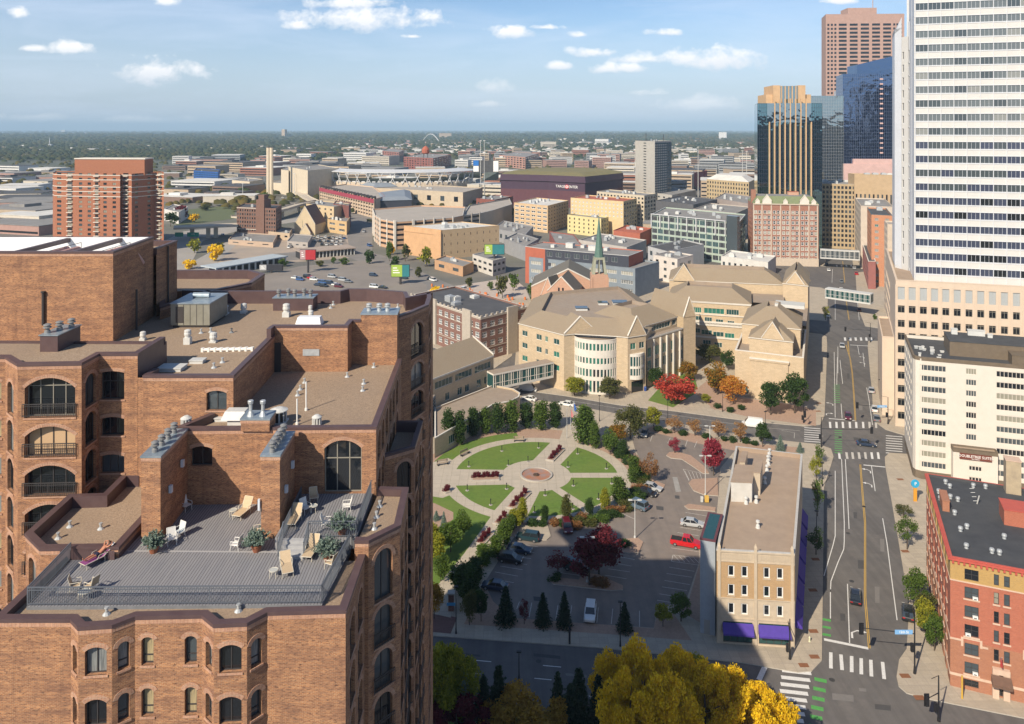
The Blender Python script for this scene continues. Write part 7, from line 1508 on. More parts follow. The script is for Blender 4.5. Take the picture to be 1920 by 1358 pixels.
tk=thing('water_tank','round red water tank on the long brick warehouse','water tank',P(798,1040,zat(291,1040))); m=MB(); p=P(798,1040,zat(289,1040)); m.lathe(p,[(3.5,0),(5,1.5),(5.2,6),(3.4,9),(.4,11)],12); m.build('tank',[RDP],tk,False); m=MB(); [m.cyl(p+V((a_,b_,-5)),p+V((a_*.8,b_*.8,1)),.3,n=4) for a_ in(-3,3) for b_ in (-3,3)]; m.build('legs',[FRK],tk,False)
Q('rose_block','rose brick office block beyond the scoreboard',[(936,291),(985,295),(1010,288)],24,(.46,.25,.19),GRF,{0:(9,5,.6,.5,DKS),1:(7,5,.6,.5,DKS)},gear=4)
Q('red_block','dark red block right of the slim residential tower',[(1258,322),(1288,326),(1326,320)],22,(.3,.05,.05),GRF,{0:(7,5,.4,.5,DKS)},gear=3)
b,wm_=qb('ornate_block','ornate tan block with arched windows and a white pitched roof',[(1325,336),(1404,342),(1416,336)],27,(.5,.38,.22),WRF,{0:(16,6,.45,.55,DKS)},gear=0); m=MB(); m.taper([U(v_,27) for v_ in b.P],[U(v_,32) for v_ in inset(b.P,9)]); b.part(m,'white_roof',[WRF]); fin(b,wm_)
Q('pale_block','low pale block with dark stair bulkheads behind the glass block',[(1300,392),(1380,400),(1408,388)],20,(.5,.44,.38),GRF,{0:(6,1,.3,.4,DKS)},gear=8)
Q('dark_block','dark low block with rooftop plant beyond the glass block',[(1230,376),(1300,384),(1345,374)],18,(.12,.12,.13),DRF,{},gear=9)
Q('grey_hall','grey flat hall with skylights left of the historic hotel',[(1340,372),(1405,382),(1420,370)],18,(.36,.3,.27),GRF,{},gear=9)
Q('low_red_block','low red brick shop row above the blue grey office block',[(1030,434),(1075,440),(1120,500)],10,(.3,.1,.08),GRF,{0:(6,1,.4,.4,DKS)},gear=5)
Q('low_red_block','orange red roofed shop row below the yellow blocks',[(1150,432),(1200,438),(1222,428)],10,(.42,.13,.08),RDP,{},gear=4)
Q('grey_shop_row','grey shop row left of the tan block with a white grid',[(925,428),(985,440),(1000,424)],9,(.33,.33,.34),GRF,{0:(6,1,.4,.4,DKS)},gear=9)
Q('grey_shop_row','long pale shop row between the yellow block and the blue grey office',[(1085,450),(1175,464),(1212,450)],11,(.5,.46,.42),GRF,{0:(9,2,.6,.4,DKS)},gear=9)
Q('concrete_hall','flat grey hall left of the church spire',[(945,448),(985,462),(1010,448)],9,(.3,.3,.31),GRF,{},gear=5)
# ================= far city, freeway, trees to the horizon =================
import numpy as np
g=random.Random(21)
FARC=[M2('far_cream',(.6,.54,.45)),M2('far_white',(.66,.65,.63)),M2('far_brick',(.3,.14,.1)),M2('far_tan',(.46,.36,.26)),M2('far_grey',(.3,.31,.32)),M2('far_rose',(.42,.26,.22)),M2('far_brown',(.22,.15,.12))]
FARN=['cream','white','red brick','tan','grey','rose','dark brown']
def zone(x,y):
    a='at the left edge' if x<100 else 'between red tower and plant chimney' if x<500 else 'near the ballpark' if x<880 else 'behind the arena' if x<1180 else 'right of the slim tower'
    b='on the horizon' if y<268 else 'in the far woods' if y<290 else 'in the middle distance' if y<330 else 'among nearer roofs'
    return a+' '+b
FQ=[]
def farb(px,py,wp,hp,ci,dep=None,lab=None,now=False,mesh=None):
    if not now: FQ.append((px,py,wp,hp,ci,dep,lab)); return
    gp=W(px,py); sc_=gp.y/F; w_=wp*sc_; h_=max(3.,hp*sc_); dp=dep or w_*g.uniform(.5,1.1); a=R(g.choice((-19,-19,-14,8))); 
    big=mesh is None; t=None if not big else thing('low_building',lab or f'{FARN[ci]} low building '+zone(px,py),'building',(gp.x,gp.y,0),group=None if lab else f'{FARN[ci]} low buildings '+zone(px,py))
    ca,sa=math.cos(a),math.sin(a); P=[V((gp.x+x*ca-y*sa,gp.y+x*sa+y*ca,0)) for x,y in ((-w_/2,0),(w_/2,0),(w_/2,dp),(-w_/2,dp))]
    m=MB() if big else mesh; m.prism(P,0,h_,ci if not big else 0,7 if not big else 0)
    if not big: m.prism(inset(P,-.3),h_,h_+.5,7+(px>900)); return
    m.build('wall',[FARC[ci]],t); r=MB(); r.prism(inset(P,-.3),h_,h_+.5); 
    if g.random()<.5: c_=P[0]+(P[1]-P[0])*.3+(P[2]-P[1])*.3; r.prism([c_,c_+(P[1]-P[0])*.25,c_+(P[1]-P[0])*.25+(P[2]-P[1])*.3,c_+(P[2]-P[1])*.3],h_+.5,h_+3)
    r.build('roof',[g.choice((GRF,WRF,GRF,DRF,WRF))],t)
    if h_>7 and hp>6:
        nf=int(h_/4); d=(P[1]-P[0]).normalized(); nn=V((-d.y,d.x,0))
        for k in range(min(nf,5)): q=MB(); q.obox(P[0]+d*1-nn*.1,d,nn,w_-2,.08,1.3+k*(h_-1)/nf,2.9+k*(h_-1)/nf); q.build('window_band',[G_DK],t)
occ=[]
def scatter(n,x0,x1,y0,y1,wr,hr,cs):
    k=0;tries=0
    while k<n and tries<n*8:
        tries+=1; x=g.uniform(x0,x1); y=g.uniform(y0,y1); w_=g.uniform(*wr)*(y-242)/60; 
        if any(abs(x-a)<(w_+b)/2 and abs(y-c)<3.5*(y-242)/60 for a,b,c in occ): continue
        occ.append((x,w_,y)); farb(x,y,w_,g.uniform(*hr)*(y-242)/60,g.choice(cs)); k+=1
AVOID=[(100,307,300,480),(938,1168,318,400)]
scatter(80,640,1410,262,288,(12,44),(5,11),(0,0,1,3,5,2,4,1)); scatter(64,860,1410,290,318,(14,40),(9,17),(2,5,3,0,6,4,1)); scatter(34,330,720,300,330,(25,70),(8,15),(2,1,3,4,5,0)); scatter(20,520,760,268,294,(25,70),(6,12),(1,3,4,5,2))
scatter(22,1160,1420,322,372,(24,48),(10,18),(3,2,6,4,0)); scatter(16,0,95,318,440,(24,60),(5,8),(1,3,0,5)); scatter(18,310,440,300,380,(24,55),(4,8),(1,3,6,0)); scatter(90,0,640,253,300,(8,36),(2.5,6),(1,1,0,5,4,3)); scatter(150,640,1420,252,300,(8,34),(3,8),(1,1,0,5,4,3)); scatter(14,1255,1420,272,300,(20,40),(5,9),(1,0,2,5))
scatter(16,640,960,330,372,(22,45),(6,12),(3,2,4,0,6)); scatter(12,1230,1420,420,470,(16,30),(6,9),(4,3,1))
farb(531,262,7,19,3,lab='lone tan residential tower rising from the far woods'); farb(118,250,7,6,1,lab='tiny white tower on the left horizon'); farb(1355,264,14,16,1,lab='pair of pale apartment slabs in the woods on the right horizon',dep=40); farb(1128,272,26,11,1,lab='white stepped grain elevator in the far woods, right of the middle'); farb(835,262,22,12,3,lab='tan mill building left of the arched bridge'); farb(1030,280,26,14,0,lab='cream grain elevator among far roofs above the arena')
FQ.sort(key=lambda q:-(q[6] is not None)*1e6-q[2]*q[3])
for q in FQ[:292]: farb(*q,now=True)
mb=MB()
for q in FQ[292:]: farb(*q,now=True,mesh=mb)
for k in range(1500):
    x=g.uniform(0,1425); y=246+(g.random()**1.3)*(46 if x>620 else 40); s_=(y-242)/60
    if x<640 and g.random()<.5: continue
    farb(x,y,g.uniform(6,26)*s_+.8,g.uniform(3,9)*s_+.4,g.choice((0,1,1,0,5,3,4,1)),now=True,mesh=mb)
o=mb.build('small_roofs',FARC+[GRF,WRF],None,False); o['kind']='stuff'; tag(o,'tiny pale roofs scattered through the far woods and blocks','buildings')
# arched white bridge
br=thing('arch_bridge','slender white arched bridge in the far distance','bridge',W(803,272)); m=MB(); K=16; c0=W(790,269); c1=W(826,270)
pts=[c0.lerp(c1,k/K)+V((0,0,42*math.sin(math.pi*k/K)*1.25)) for k in range(K+1)]
for a_,b_ in zip(pts[:-1],pts[1:]): m.cyl(a_,b_,2.2,n=5)
m.build('arch',[WHC],br,False); m=MB(); m.cyl(c0+V((0,0,6)),c1+V((0,0,6)),2,n=4); m.build('deck',[WHC],br,False)
# steeple
st_=thing('white_steeple','thin white church steeple standing over the left woods','church',W(93,276)); p=W(93,278); m=MB(); m.box((p.x-6,p.y,0),(p.x+6,p.y+20,16)); m.build('nave',[WHC],st_); m=MB(); m.cyl((p.x,p.y,0),(p.x,p.y,22),2.6,n=4); m.cyl((p.x,p.y,22),(p.x,p.y,48),2.4,.1,n=6); m.build('steeple',[WHC],st_)
# masts and poles
for x,y0,y1 in ((901,256,300),(908,256,302),(1309,268,300),(1400,276,300),(1392,275,300),(455,336,380),(552,318,356)):
    p=W(x,y1+20); p=V(((x-CX)*900/F,900,0)) if y1>295 else p
    t=thing('light_mast','slim white floodlight mast over the mid city roofs','mast',p,group='slim masts in the mid city'); m=MB(); m.cyl(p,p+V((0,0,zat(y0+8,p.y))),.4,.25,n=5); m.build('mast_pole',[LGT],t,False); m=MB(); m.box((p.x-1.2,p.y-.3,zat(y0+8,p.y)-.3),(p.x+1.2,p.y+.3,zat(y0+8,p.y)+.4)); m.build('mast_head',[LGT],t,False)
# ---- freeway and roads
RDL=mat('freeway_concrete',(.36,.33,.29),(.29,.27,.25),.05,.9,detail=7); STL=mat('dirt_lot',(.42,.33,.25),(.33,.27,.22),.06,.95,detail=8,big=(.03,.3,(.25,.24,.22)))
sheet('freeway',PL([(308,452),(345,434),(440,424),(640,398),(640,404),(450,432),(380,452),(345,520),(300,560),(250,560)]),.05,RDL)
sheet('freeway',PL([(345,500),(400,470),(445,440),(470,430),(480,434),(440,462),(400,500),(345,560)]),.06,RDL)
sheet('freeway',PL([(0,372),(100,352),(100,366),(0,395)]),.05,RDL); sheet('freeway',PL([(660,268),(700,262),(560,310),(380,330),(380,324),(560,296)]),.05,RDL)
sheet('road',PL([(655,395),(700,402),(698,470),(720,500),(800,540),(880,560),(960,575),(1000,590),(980,600),(900,588),(800,565),(700,515),(655,470),(648,420)]),.04,mat('street_asphalt_far',(.24,.22,.2),(.17,.16,.15),.06,.9,detail=7))
sheet('road',PL([(500,478),(650,462),(720,480),(1000,600),(970,612),(780,552),(700,500),(640,478),(500,494)]),.045,mat('street_asphalt_far',(.24,.22,.2)))
sheet('parking_lot',PL([(480,520),(560,500),(700,487),(740,500),(800,535),(800,560),(480,580)]),.07,mat('far_lot_asphalt',(.27,.235,.2),(.2,.175,.155),.06,.9,detail=8))
sheet('parking_lot',PL([(560,452),(640,438),(655,462),(560,476)]),.07,mat('far_lot_asphalt',(.3,.27,.24)))
sheet('dirt_lot',PL([(400,458),(520,446),(660,440),(700,480),(400,505)]),.035,STL); sheet('dirt_lot',PL([(800,545),(960,520),(985,540),(1000,575),(880,585)]),.075,M2('torn_up_street',(.5,.42,.36)))
sheet('dirt_lot',PL([(330,395),(440,385),(440,410),(330,425)]),.03,M2('scrub',(.12,.14,.06)))
bd=thing('overpass','long pale concrete overpass crossing the freeway','bridge',W(400,440)); a=W(325,452); b_=W(446,446); d=(b_-a).normalized(); nn=V((-d.y,d.x,0)); m=MB(); m.obox(a,d,nn,(b_-a).length,14,8,9.4); m.build('deck',[M2('bridge_concrete',(.55,.48,.38))],bd)
for u_ in (.25,.5,.62): m=MB(); m.obox(a+d*(b_-a).length*u_+nn*5,d,nn,3,4,0,8); m.build('pier',[M2('bridge_concrete',(.55,.48,.38))],bd)
SGG=mat('sign_green',(.0,.32,.2),rough=.5)
for i,(x,y,w_) in enumerate(((336,440,6),(362,440,8.5))):
    p=W(x,y+6); p=V(((x-CX)*560/F,560,0)); t=thing('road_sign',('small round-topped' if i==0 else 'wide')+' green freeway direction sign near the overpass','road sign',p); m=MB(); m.box((p.x-w_/2,559.8,zat(y+4,560)),(p.x+w_/2,560,zat(y-4,560))); m.build('sign_panel',[SGG],t); m=MB(); m.cyl(p+V((0,.4,0)),p+V((0,.4,zat(y-3,560))),.15,n=5); m.build('post',[GALV],t)
    text('I-394',1.3,SW,V((p.x,559.75,zat(y,560)+.3)),0,t) if i else None
rp=thing('freeway_ramp','curving pale freeway ramp on piers beyond the brown masonry block','bridge',W(560,410)); m=MB(); pts=[W(x,y,0) for x,y in ((655,389),(600,391),(560,398),(530,408),(490,418),(440,424))]; pt2=[W(x,y,0) for x,y in ((560,372),(575,384),(590,392))]
for q,wd in ((pts,10),(pt2,9)):
    for a_,c_ in zip(q[:-1],q[1:]): d=(c_-a_).normalized(); nn=V((-d.y,d.x,0)); m.prism([a_-nn*wd/2-d*.3,c_-nn*wd/2,c_+nn*wd/2,a_+nn*wd/2-d*.3],6.5,7.6); m.prism([a_+nn*wd/2-nn*.4,c_+nn*wd/2-nn*.4,c_+nn*wd/2,a_+nn*wd/2],7.6,8.5); m.prism([a_-nn*wd/2,c_-nn*wd/2,c_-nn*wd/2+nn*.4,a_-nn*wd/2+nn*.4],7.6,8.5)
m.build('deck',[M2('bridge_concrete',(.55,.48,.38))],rp)
for q in pts[1:-1]: m=MB(); m.box((q.x-1,q.y-1,0),(q.x+1,q.y+1,6.5)); m.build('pier',[M2('bridge_concrete',(.55,.48,.38))],rp)
# long canopy sheds
sh=thing('canopy_shed','long low shed with a pale metal roof on posts beside the car park','shed',W(480,500)); m=MB(); a=W(405,505,4); b_=W(540,482,4); a.z=b_.z=0; d=(b_-a).normalized(); nn=V((-d.y,d.x,0)); m.obox(a,d,nn,(b_-a).length,14,4,4.6); m.build('shed_roof',[M2('pale_blue_metal',(.42,.47,.5))],sh)
for k in range(12): m=MB(); m.obox(a+d*(b_-a).length*k/11.5,d,nn,.8,.8,0,4); m.build('post',[LGT],sh)
m=MB(); m.obox(a+nn*6,d,nn,(b_-a).length,.3,0,4); m.build('back_wall',[FRK],sh)
sh=thing('canopy_shed','long dark windowed shed with a tan roof behind the red billboard','shed',W(600,480)); m=MB(); a=W(565,475,4); b_=W(668,466,4); a.z=b_.z=0; d=(b_-a).normalized(); nn=V((-d.y,d.x,0)); m.obox(a,d,nn,(b_-a).length,16,4,4.6); m.build('shed_roof',[M2('tan_shed_roof',(.4,.32,.26))],sh); m=MB(); m.obox(a+nn*1.5,d,nn,(b_-a).length,10,0,4); m.build('glass_wall',[G_DK],sh)
for k in range(16): m=MB(); m.obox(a+d*(b_-a).length*k/15.5+nn*.8,d,nn,.5,.5,0,4); m.build('post',[LGT],sh)
# billboards
def billboard(label,x0,x1,y0,y1,yb,c1,c2,split=.6):
    Y=116000/(yb-242); X0,X1=[(x-CX)*Y/F for x in (x0,x1)]; t=thing('billboard',label,'billboard',((X0+X1)/2,Y,0)); z0,z1=zat(y1,Y),zat(y0,Y); xs_=X0+(X1-X0)*split
    m=MB(); m.cyl(((X0+X1)/2,Y+.8,0),((X0+X1)/2,Y+.8,z0),.6,n=8); m.build('post',[FRK],t); m=MB(); m.box((X0,Y+.2,z0-.3),(X1,Y+1.2,z1+.2)); m.build('frame',[FRK],t); m=MB(); m.box((X0+.2,Y,z0),(xs_,Y+.18,z1)); m.build('left_panel',[M2('ad_'+label[:6],c1)],t); m=MB(); m.box((xs_+.05,Y,z0),(X1-.2,Y+.18,z1)); m.build('right_panel',[M2('ad2_'+label[:6],c2)],t)
    m=MB(); 
    for k in range(3): m.box((X0+1,Y-.05,z1-(z1-z0)*(.3+.2*k)),(X0+(xs_-X0)*(.55+.12*k),Y-.02,z1-(z1-z0)*(.22+.2*k)))
    m.build('ad_lettering',[SW],t)
billboard('lime green and teal billboard standing in the far car park',733,768,497,519,534,(.35,.5,.08),(.03,.2,.22))
billboard('red billboard on a tall red post beside the street sheds',562,592,469,487,512,(.45,.3,.3),(.45,.03,.04),.35)
billboard('lime green and orange billboard on the small white building',908,946,459,477,512,(.5,.6,.12),(.55,.62,.15),.4)
billboard('low dark billboard behind the roof of the brick building',486,530,497,507,512,(.5,.5,.5),(.03,.03,.04),.3)
# ---- woods to the horizon (nobody could count these trees)
rs=np.random.RandomState(5)
def farleaf(name,a,b_,c):
    if name in MATS: return MATS[name]
    m=leafmat(name,a,b_,c); t=m.node_tree
    for n in t.nodes:
        if n.type=='TEX_NOISE': n.inputs['Scale'].default_value=.0045; n.inputs['Detail'].default_value=7
    return m
def woods(name,px0,px1,ya,yb,n,hmul,cols,mname,excl=()):
    # positions uniform in the picture so that the density falls with distance
    x=rs.uniform(px0,px1,n); y=ya+(yb-ya)*rs.uniform(0,1,n)**1.3; Y=F*HC/(y-HY); X=(x-CX)*Y/F
    keep=np.ones(n,bool)
    for a,b,c,d in excl: keep&=~((x>a)&(x<b)&(y>c)&(y<d))
    X,Y=X[keep],Y[keep]; n=len(X)
    h=rs.uniform(8,15,n)*hmul*np.clip(Y/2500,.75,2.5); r=h*rs.uniform(.55,.95,n)
    K=7; t=np.arange(K)*2*np.pi/K; V_=np.zeros((n,2*K+1,3)); 
    for lv,(rr,zz) in enumerate(((1.,.3),(.72,.78))):
        j=rs.uniform(.65,1.3,(n,K)); V_[:,lv*K:(lv+1)*K,0]=X[:,None]+r[:,None]*rr*j*np.cos(t+lv*.4); V_[:,lv*K:(lv+1)*K,1]=Y[:,None]+r[:,None]*rr*j*np.sin(t+lv*.4); V_[:,lv*K:(lv+1)*K,2]=h[:,None]*zz*rs.uniform(.8,1.2,(n,K))
    V_[:,2*K,0]=X; V_[:,2*K,1]=Y; V_[:,2*K,2]=h
    q=np.array([[k,(k+1)%K,K+(k+1)%K,K+k] for k in range(K)]); tr_=np.array([[K+k,K+(k+1)%K,2*K] for k in range(K)])
    base=np.arange(n)[:,None,None]*(2*K+1); fq=(q[None]+base).reshape(-1,4); ft=(tr_[None]+base).reshape(-1,3)
    me=bpy.data.meshes.new(name); nv=n*(2*K+1); me.vertices.add(nv); me.vertices.foreach_set('co',V_.reshape(-1)); nl=fq.size+ft.size; me.loops.add(nl); me.loops.foreach_set('vertex_index',np.concatenate([fq.reshape(-1),ft.reshape(-1)])); nf=len(fq)+len(ft); me.polygons.add(nf); ls=np.concatenate([np.arange(len(fq))*4,len(fq)*4+np.arange(len(ft))*3]); me.polygons.foreach_set('loop_start',ls); me.update(calc_edges=True)
    me.materials.append(farleaf(mname,*cols)); o=bpy.data.objects.new(name,me); sc.collection.objects.link(o); o['kind']='stuff'; return o
GRC=((.028,.05,.02),(.045,.075,.028),(.11,.1,.03))
o=woods('woodland',-150,2050,247,262,9000,1.1,GRC,'far_leaf_a'); tag(o,'dark green woods stretching to the hazy horizon','woods')
o=woods('woodland',-100,660,262,302,5200,1.,GRC,'far_leaf_a'); tag(o,'dense green woods left of the far city','woods')
o=woods('woodland',640,1430,262,300,3000,.9,GRC,'far_leaf_a'); tag(o,'tree canopy among the roofs of the far city','woods')
o=woods('woodland',1240,1430,262,330,900,.9,((.04,.06,.02),(.07,.09,.03),(.16,.1,.03)),'far_leaf_b'); tag(o,'green and russet woods behind the slim tower','woods')
o=woods('woodland',-50,700,302,400,620,.75,((.035,.06,.02),(.06,.085,.03),(.22,.15,.03)),'far_leaf_c',excl=((640,700,330,400),(95,310,330,400),(430,660,300,345))); tag(o,'scattered trees along the freeway and yards','trees')

o=woods('woodland',640,1430,300,420,420,.6,((.04,.07,.02),(.07,.1,.03),(.2,.16,.04)),'far_leaf_c'); tag(o,'scattered street trees between the middle distance roofs','trees')
# unseen slabs added behind the viewpoint only to darken the mirror towers' reflections
SLB=M2('slab_grey',(.34,.34,.36))
b,_=box_bld('reflection_slab','grey slab added unseen behind the viewpoint to be mirrored in the glass towers','building',[(225,-60),(225,-130),(480,-130),(480,-60)][::1],93,SLB,DRF,{3:(30,22,.8,.5,DKS)},zpx=False); fin(b,SLB)
b,_=box_bld('reflection_slab','tall grey slab added unseen behind the viewpoint, mirrored in the blue glass tower','building',[(500,-60),(500,-130),(760,-130),(760,-60)],150,SLB,DRF,{3:(24,30,.8,.5,DKS)},zpx=False); fin(b,SLB)
# ================= trees, cars, street furniture =================
rs2=np.random.RandomState(11)
def leafmesh(name,C,size,up=.35):
    n=len(C); a=rs2.normal(size=(n,3)); a/=np.linalg.norm(a,axis=1)[:,None]; b=rs2.normal(size=(n,3)); b-=a*(a*b).sum(1)[:,None]; b/=np.linalg.norm(b,axis=1)[:,None]
    s=size*rs2.uniform(.6,1.35,(n,1)); t=s*rs2.uniform(.55,.9,(n,1)); V_=np.stack([C-a*s,C-b*t,C+a*s,C+b*t],1).reshape(-1,3)
    me=bpy.data.meshes.new(name); me.vertices.add(4*n); me.vertices.foreach_set('co',V_.reshape(-1)); me.loops.add(4*n); me.loops.foreach_set('vertex_index',np.arange(4*n)); me.polygons.add(n); me.polygons.foreach_set('loop_start',np.arange(n)*4); me.update(calc_edges=True); return me
def clumps(n,w,h,z0,shape='round',rc=.2):
    out=[]
    while len(out)<n:
        x,y,z=rs2.uniform(-1,1,3)
        if x*x+y*y+z*z>1: continue
        if shape=='round' and (x*x+y*y+z*z)**.5<.35: continue
        tz=(z+1)/2; k=1.-.25*tz if shape=='col' else (1-.35*abs(z)**2)
        out.append((x*k*(w/2-w*rc*.5),y*k*(w/2-w*rc*.5),z0+tz*(h-z0)*.95,w*rc*rs2.uniform(.7,1.25)))
    return out
def crown(name,n,w,h,z0,nc,size,shape='round',rc=.2):
    cs=clumps(nc,w,h,z0,shape,rc); P_=[]
    for i in range(nc):
        x,y,z,r=cs[i]; m=n//nc; d=rs2.normal(size=(m,3)); d/=np.linalg.norm(d,axis=1)[:,None]; q=r*(rs2.uniform(.45,1.05,(m,1)))
        p=d*q*np.array([1,1,.8 if shape!='col' else 1.3])+np.array([x,y,z]); P_.append(p)
    C=np.concatenate(P_); C=C[C[:,2]>z0*.6]; return leafmesh(name,C,size)
def spruce(name,n,w,h,tiers,size):
    P_=[]
    for i in range(tiers):
        f=i/(tiers-1); z=h*(.08+.9*f); r=w/2*(1-f)**.85+.12; nb=max(5,int(13*(1-f))+4)
        for k in range(nb):
            a=2*math.pi*(k+rs2.uniform(-.3,.3))/nb+i; rr=r*rs2.uniform(.75,1.12); m=max(4,int(n/tiers/nb*(1.6-f))); t=rs2.uniform(.12,1,m)
            P_.append(np.stack([np.cos(a)*rr*t+rs2.normal(0,.06+.05*t*w/3,m),np.sin(a)*rr*t+rs2.normal(0,.06+.05*t*w/3,m),z-.28*rr*t+rs2.normal(0,.09,m)],1))
    return leafmesh(name,np.concatenate(P_),size)
def trunk(h,r,limbs,w,z0):
    m=MB(); m.cyl((0,0,0),(0,0,h*.62),r,r*.5,8); m.cyl((0,0,h*.62),(w*.03,0,h*.9),r*.5,r*.15,6)
    for k in range(limbs):
        a=2.4*k; z=z0+(h*.6-z0)*(k/limbs); m.cyl((0,0,z),(math.cos(a)*w*.34,math.sin(a)*w*.34,z+h*.22),r*.42,r*.1,5)
    return m.mesh('trunk',[BARK],False)
BARK=mat('bark',(.1,.075,.055),(.06,.045,.035),3,.95)
PROTO={'round':[(crown('crown',3400,6,7.5,1.7,26,.2),6,7.5) for _ in range(4)],'col':[(crown('crown',4200,2.6,7.5,.4,30,.15,'col',.33),2.6,7.5) for _ in range(3)],
'sparse':[(crown('crown',1300,5,7,1.8,20,.17,rc=.2),5,7) for _ in range(3)],'spruce':[(spruce('crown',5200,4,7.5,17,.14),4,7.5) for _ in range(3)],'big':[(crown('crown',20000,14,13,3,52,.19,rc=.105),14,13) for _ in range(3)],'bush':[(crown('crown',900,1.6,1.2,.05,9,.11,rc=.3),1.6,1.2) for _ in range(2)],'far':[(crown('crown',420,6,6.5,1.2,12,.5,rc=.24),6,6.5) for _ in range(3)]}
TRK={k:(trunk(PROTO[k][0][2],.16 if k in('round','sparse','far') else .1 if k in('col','bush','spruce') else .4,0 if k in('bush','far','spruce','col') else 7,PROTO[k][0][1],1.2)) for k in PROTO}
LC={'green':leafmat('leaf_green',(.04,.08,.014),(.08,.145,.025),(.14,.2,.035)),'dark':leafmat('leaf_dark',(.02,.045,.013),(.04,.08,.02),(.07,.12,.028)),'yg':leafmat('leaf_yellow_green',(.12,.17,.02),(.24,.27,.03),(.4,.36,.03)),'olive':leafmat('leaf_olive',(.05,.07,.02),(.09,.11,.03),(.15,.14,.04)),
'gold':leafmat('leaf_gold',(.54,.34,.01),(.85,.54,.015),(.96,.69,.03)),'amber':leafmat('leaf_amber',(.3,.16,.02),(.45,.25,.03),(.5,.32,.05)),'rust':leafmat('leaf_rust',(.17,.07,.03),(.28,.12,.05),(.33,.19,.07)),'tan':leafmat('leaf_tan',(.26,.13,.06),(.4,.2,.08),(.45,.28,.11)),'red':leafmat('leaf_red',(.32,.03,.025),(.52,.06,.04),(.6,.12,.07)),'orange':leafmat('leaf_orange',(.5,.14,.03),(.6,.22,.04),(.55,.32,.05)),'mar':leafmat('leaf_maroon',(.07,.012,.02),(.13,.018,.03),(.2,.03,.04)),'crim':leafmat('leaf_crimson',(.2,.015,.035),(.32,.03,.06),(.4,.06,.08)),
'blue':leafmat('leaf_blue_spruce',(.09,.14,.11),(.19,.26,.21),(.33,.41,.34)),'spr':leafmat('leaf_spruce',(.015,.035,.02),(.03,.06,.032),(.05,.085,.045)),'mix':leafmat('leaf_mixed',(.05,.09,.015),(.12,.14,.02),(.5,.2,.03))}
CN={'green':'green','dark':'dark green','yg':'yellow green','olive':'olive green','gold':'golden yellow','amber':'brown gold','rust':'rusty brown','tan':'pale russet','red':'bright red','orange':'orange','mar':'dark maroon','crim':'crimson','blue':'blue green','spr':'deep green','mix':'green and orange'}
KN={'round':('leafy_tree','rounded tree'),'col':('columnar_tree','columnar tree'),'sparse':('street_tree','young tree'),'spruce':('conifer','conifer'),'big':('large_tree','large spreading tree'),'bush':('shrub','shrub'),'far':('leafy_tree','rounded tree')}
def tree(kind,px,by,ty,wp,col,where,group=None,z=.13,ground=None,hw=None,label=None):
    if kind=='col': wp*=1.12
    p=ground if ground is not None else W(px,by,z)
    s=p.y/F; h,w_=hw if hw else ((by-ty)*s,wp*s); me,w0,h0=PROTO[kind][rnd.randrange(len(PROTO[kind]))]
    nm,kn=KN[kind]; label=label or f'{CN[col]} {kn} {where}'; print('LONG',label) if len(label.split())>16 else 0; t=thing(nm,label,'shrub' if kind=='bush' else 'tree',p,group); t.rotation_euler.z=rnd.uniform(0,6.28)
    if kind!='bush':
        o=bpy.data.objects.new('trunk',TRK[kind]); sc.collection.objects.link(o); o.parent=t; o.scale=(min(1.6,w_/w0),)*2+(h/h0,)
    c=bpy.data.objects.new('crown',me); sc.collection.objects.link(c); c.parent=t; c.scale=(w_/w0,w_/w0,h/h0)
    if not me.materials: me.materials.append(LC['green'])
    c.material_slots[0].link='OBJECT'; c.material_slots[0].material=LC[col]; return t
ORD=['first','second','third','fourth','fifth','sixth','seventh','eighth','ninth','tenth','eleventh','twelfth','thirteenth','fourteenth','fifteenth','sixteenth','seventeenth','eighteenth','nineteenth','twentieth']
def row(kind,L,col,what,group,**k):
    for i,(px,by,ty,wp) in enumerate(L): tree(kind,px,by,ty,wp,col[i%len(col)] if isinstance(col,list) else col,f'{ORD[i]} from the left {what}',group,**k)
row('col',[(842,835,768,26),(862,833,766,24),(887,818,761,24),(910,813,764,22),(933,815,752,24),(959,809,747,28),(987,803,752,25),(1015,805,748,28),(1041,803,750,23)],['dark','dark','dark','green','dark','green','dark','green','dark'],'in the row behind the circular lawn','columnar trees behind the circular lawn')
row('col',[(1095,833,756,36),(1116,842,790,18)],'green','right of the flagpoles','columnar trees by the flagpoles')
tree('round',1097,830,772,42,'green','with a wide crown just right of the flagpoles')
tree('round',1144,852,805,36,'green','at the car park corner of the garden'); tree('round',1158,828,794,38,'mix','between the flagpoles and the car park'); tree('round',1182,822,761,58,'olive','the big one beside the street at the car park corner'); tree('round',1226,806,761,30,'yg','in front of the street, beside the big olive one'); tree('col',1167,860,822,18,'dark','at the right edge of the garden')
for i,(x,b_,t_) in enumerate(((1264,812,780),(1303,817,784),(1347,820,788),(1388,829,790))): tree('sparse',x,b_,t_,32,'tan',f'{ORD[i]} from the left in row between street and car park','russet trees along the street')
tree('round',1430,838,795,34,'dark','beside the corner building by the street'); tree('spruce',1463,846,816,20,'blue','behind the roof of the corner building'); tree('spruce',1500,848,830,16,'blue','small one near the avenue corner')
tree('sparse',1265,850,820,26,'crim','small one on the upper car park island'); tree('round',1338,892,818,44,'crim','tall one beside the corner building roof'); tree('sparse',1221,908,852,34,'rust','on the small island beside the parked silver and black cars')
row('col',[(980,982,930,16),(1021,978,946,14),(1062,979,924,18),(1105,966,932,16),(1134,958,912,16),(1160,942,892,28),(1188,905,855,22)],['yg','dark','olive','dark','yg','green','green'],'in the row below the circular lawn','columnar trees below the circular lawn')
tree('round',968,990,955,34,'yg','small one by the planted path, left of the car park')
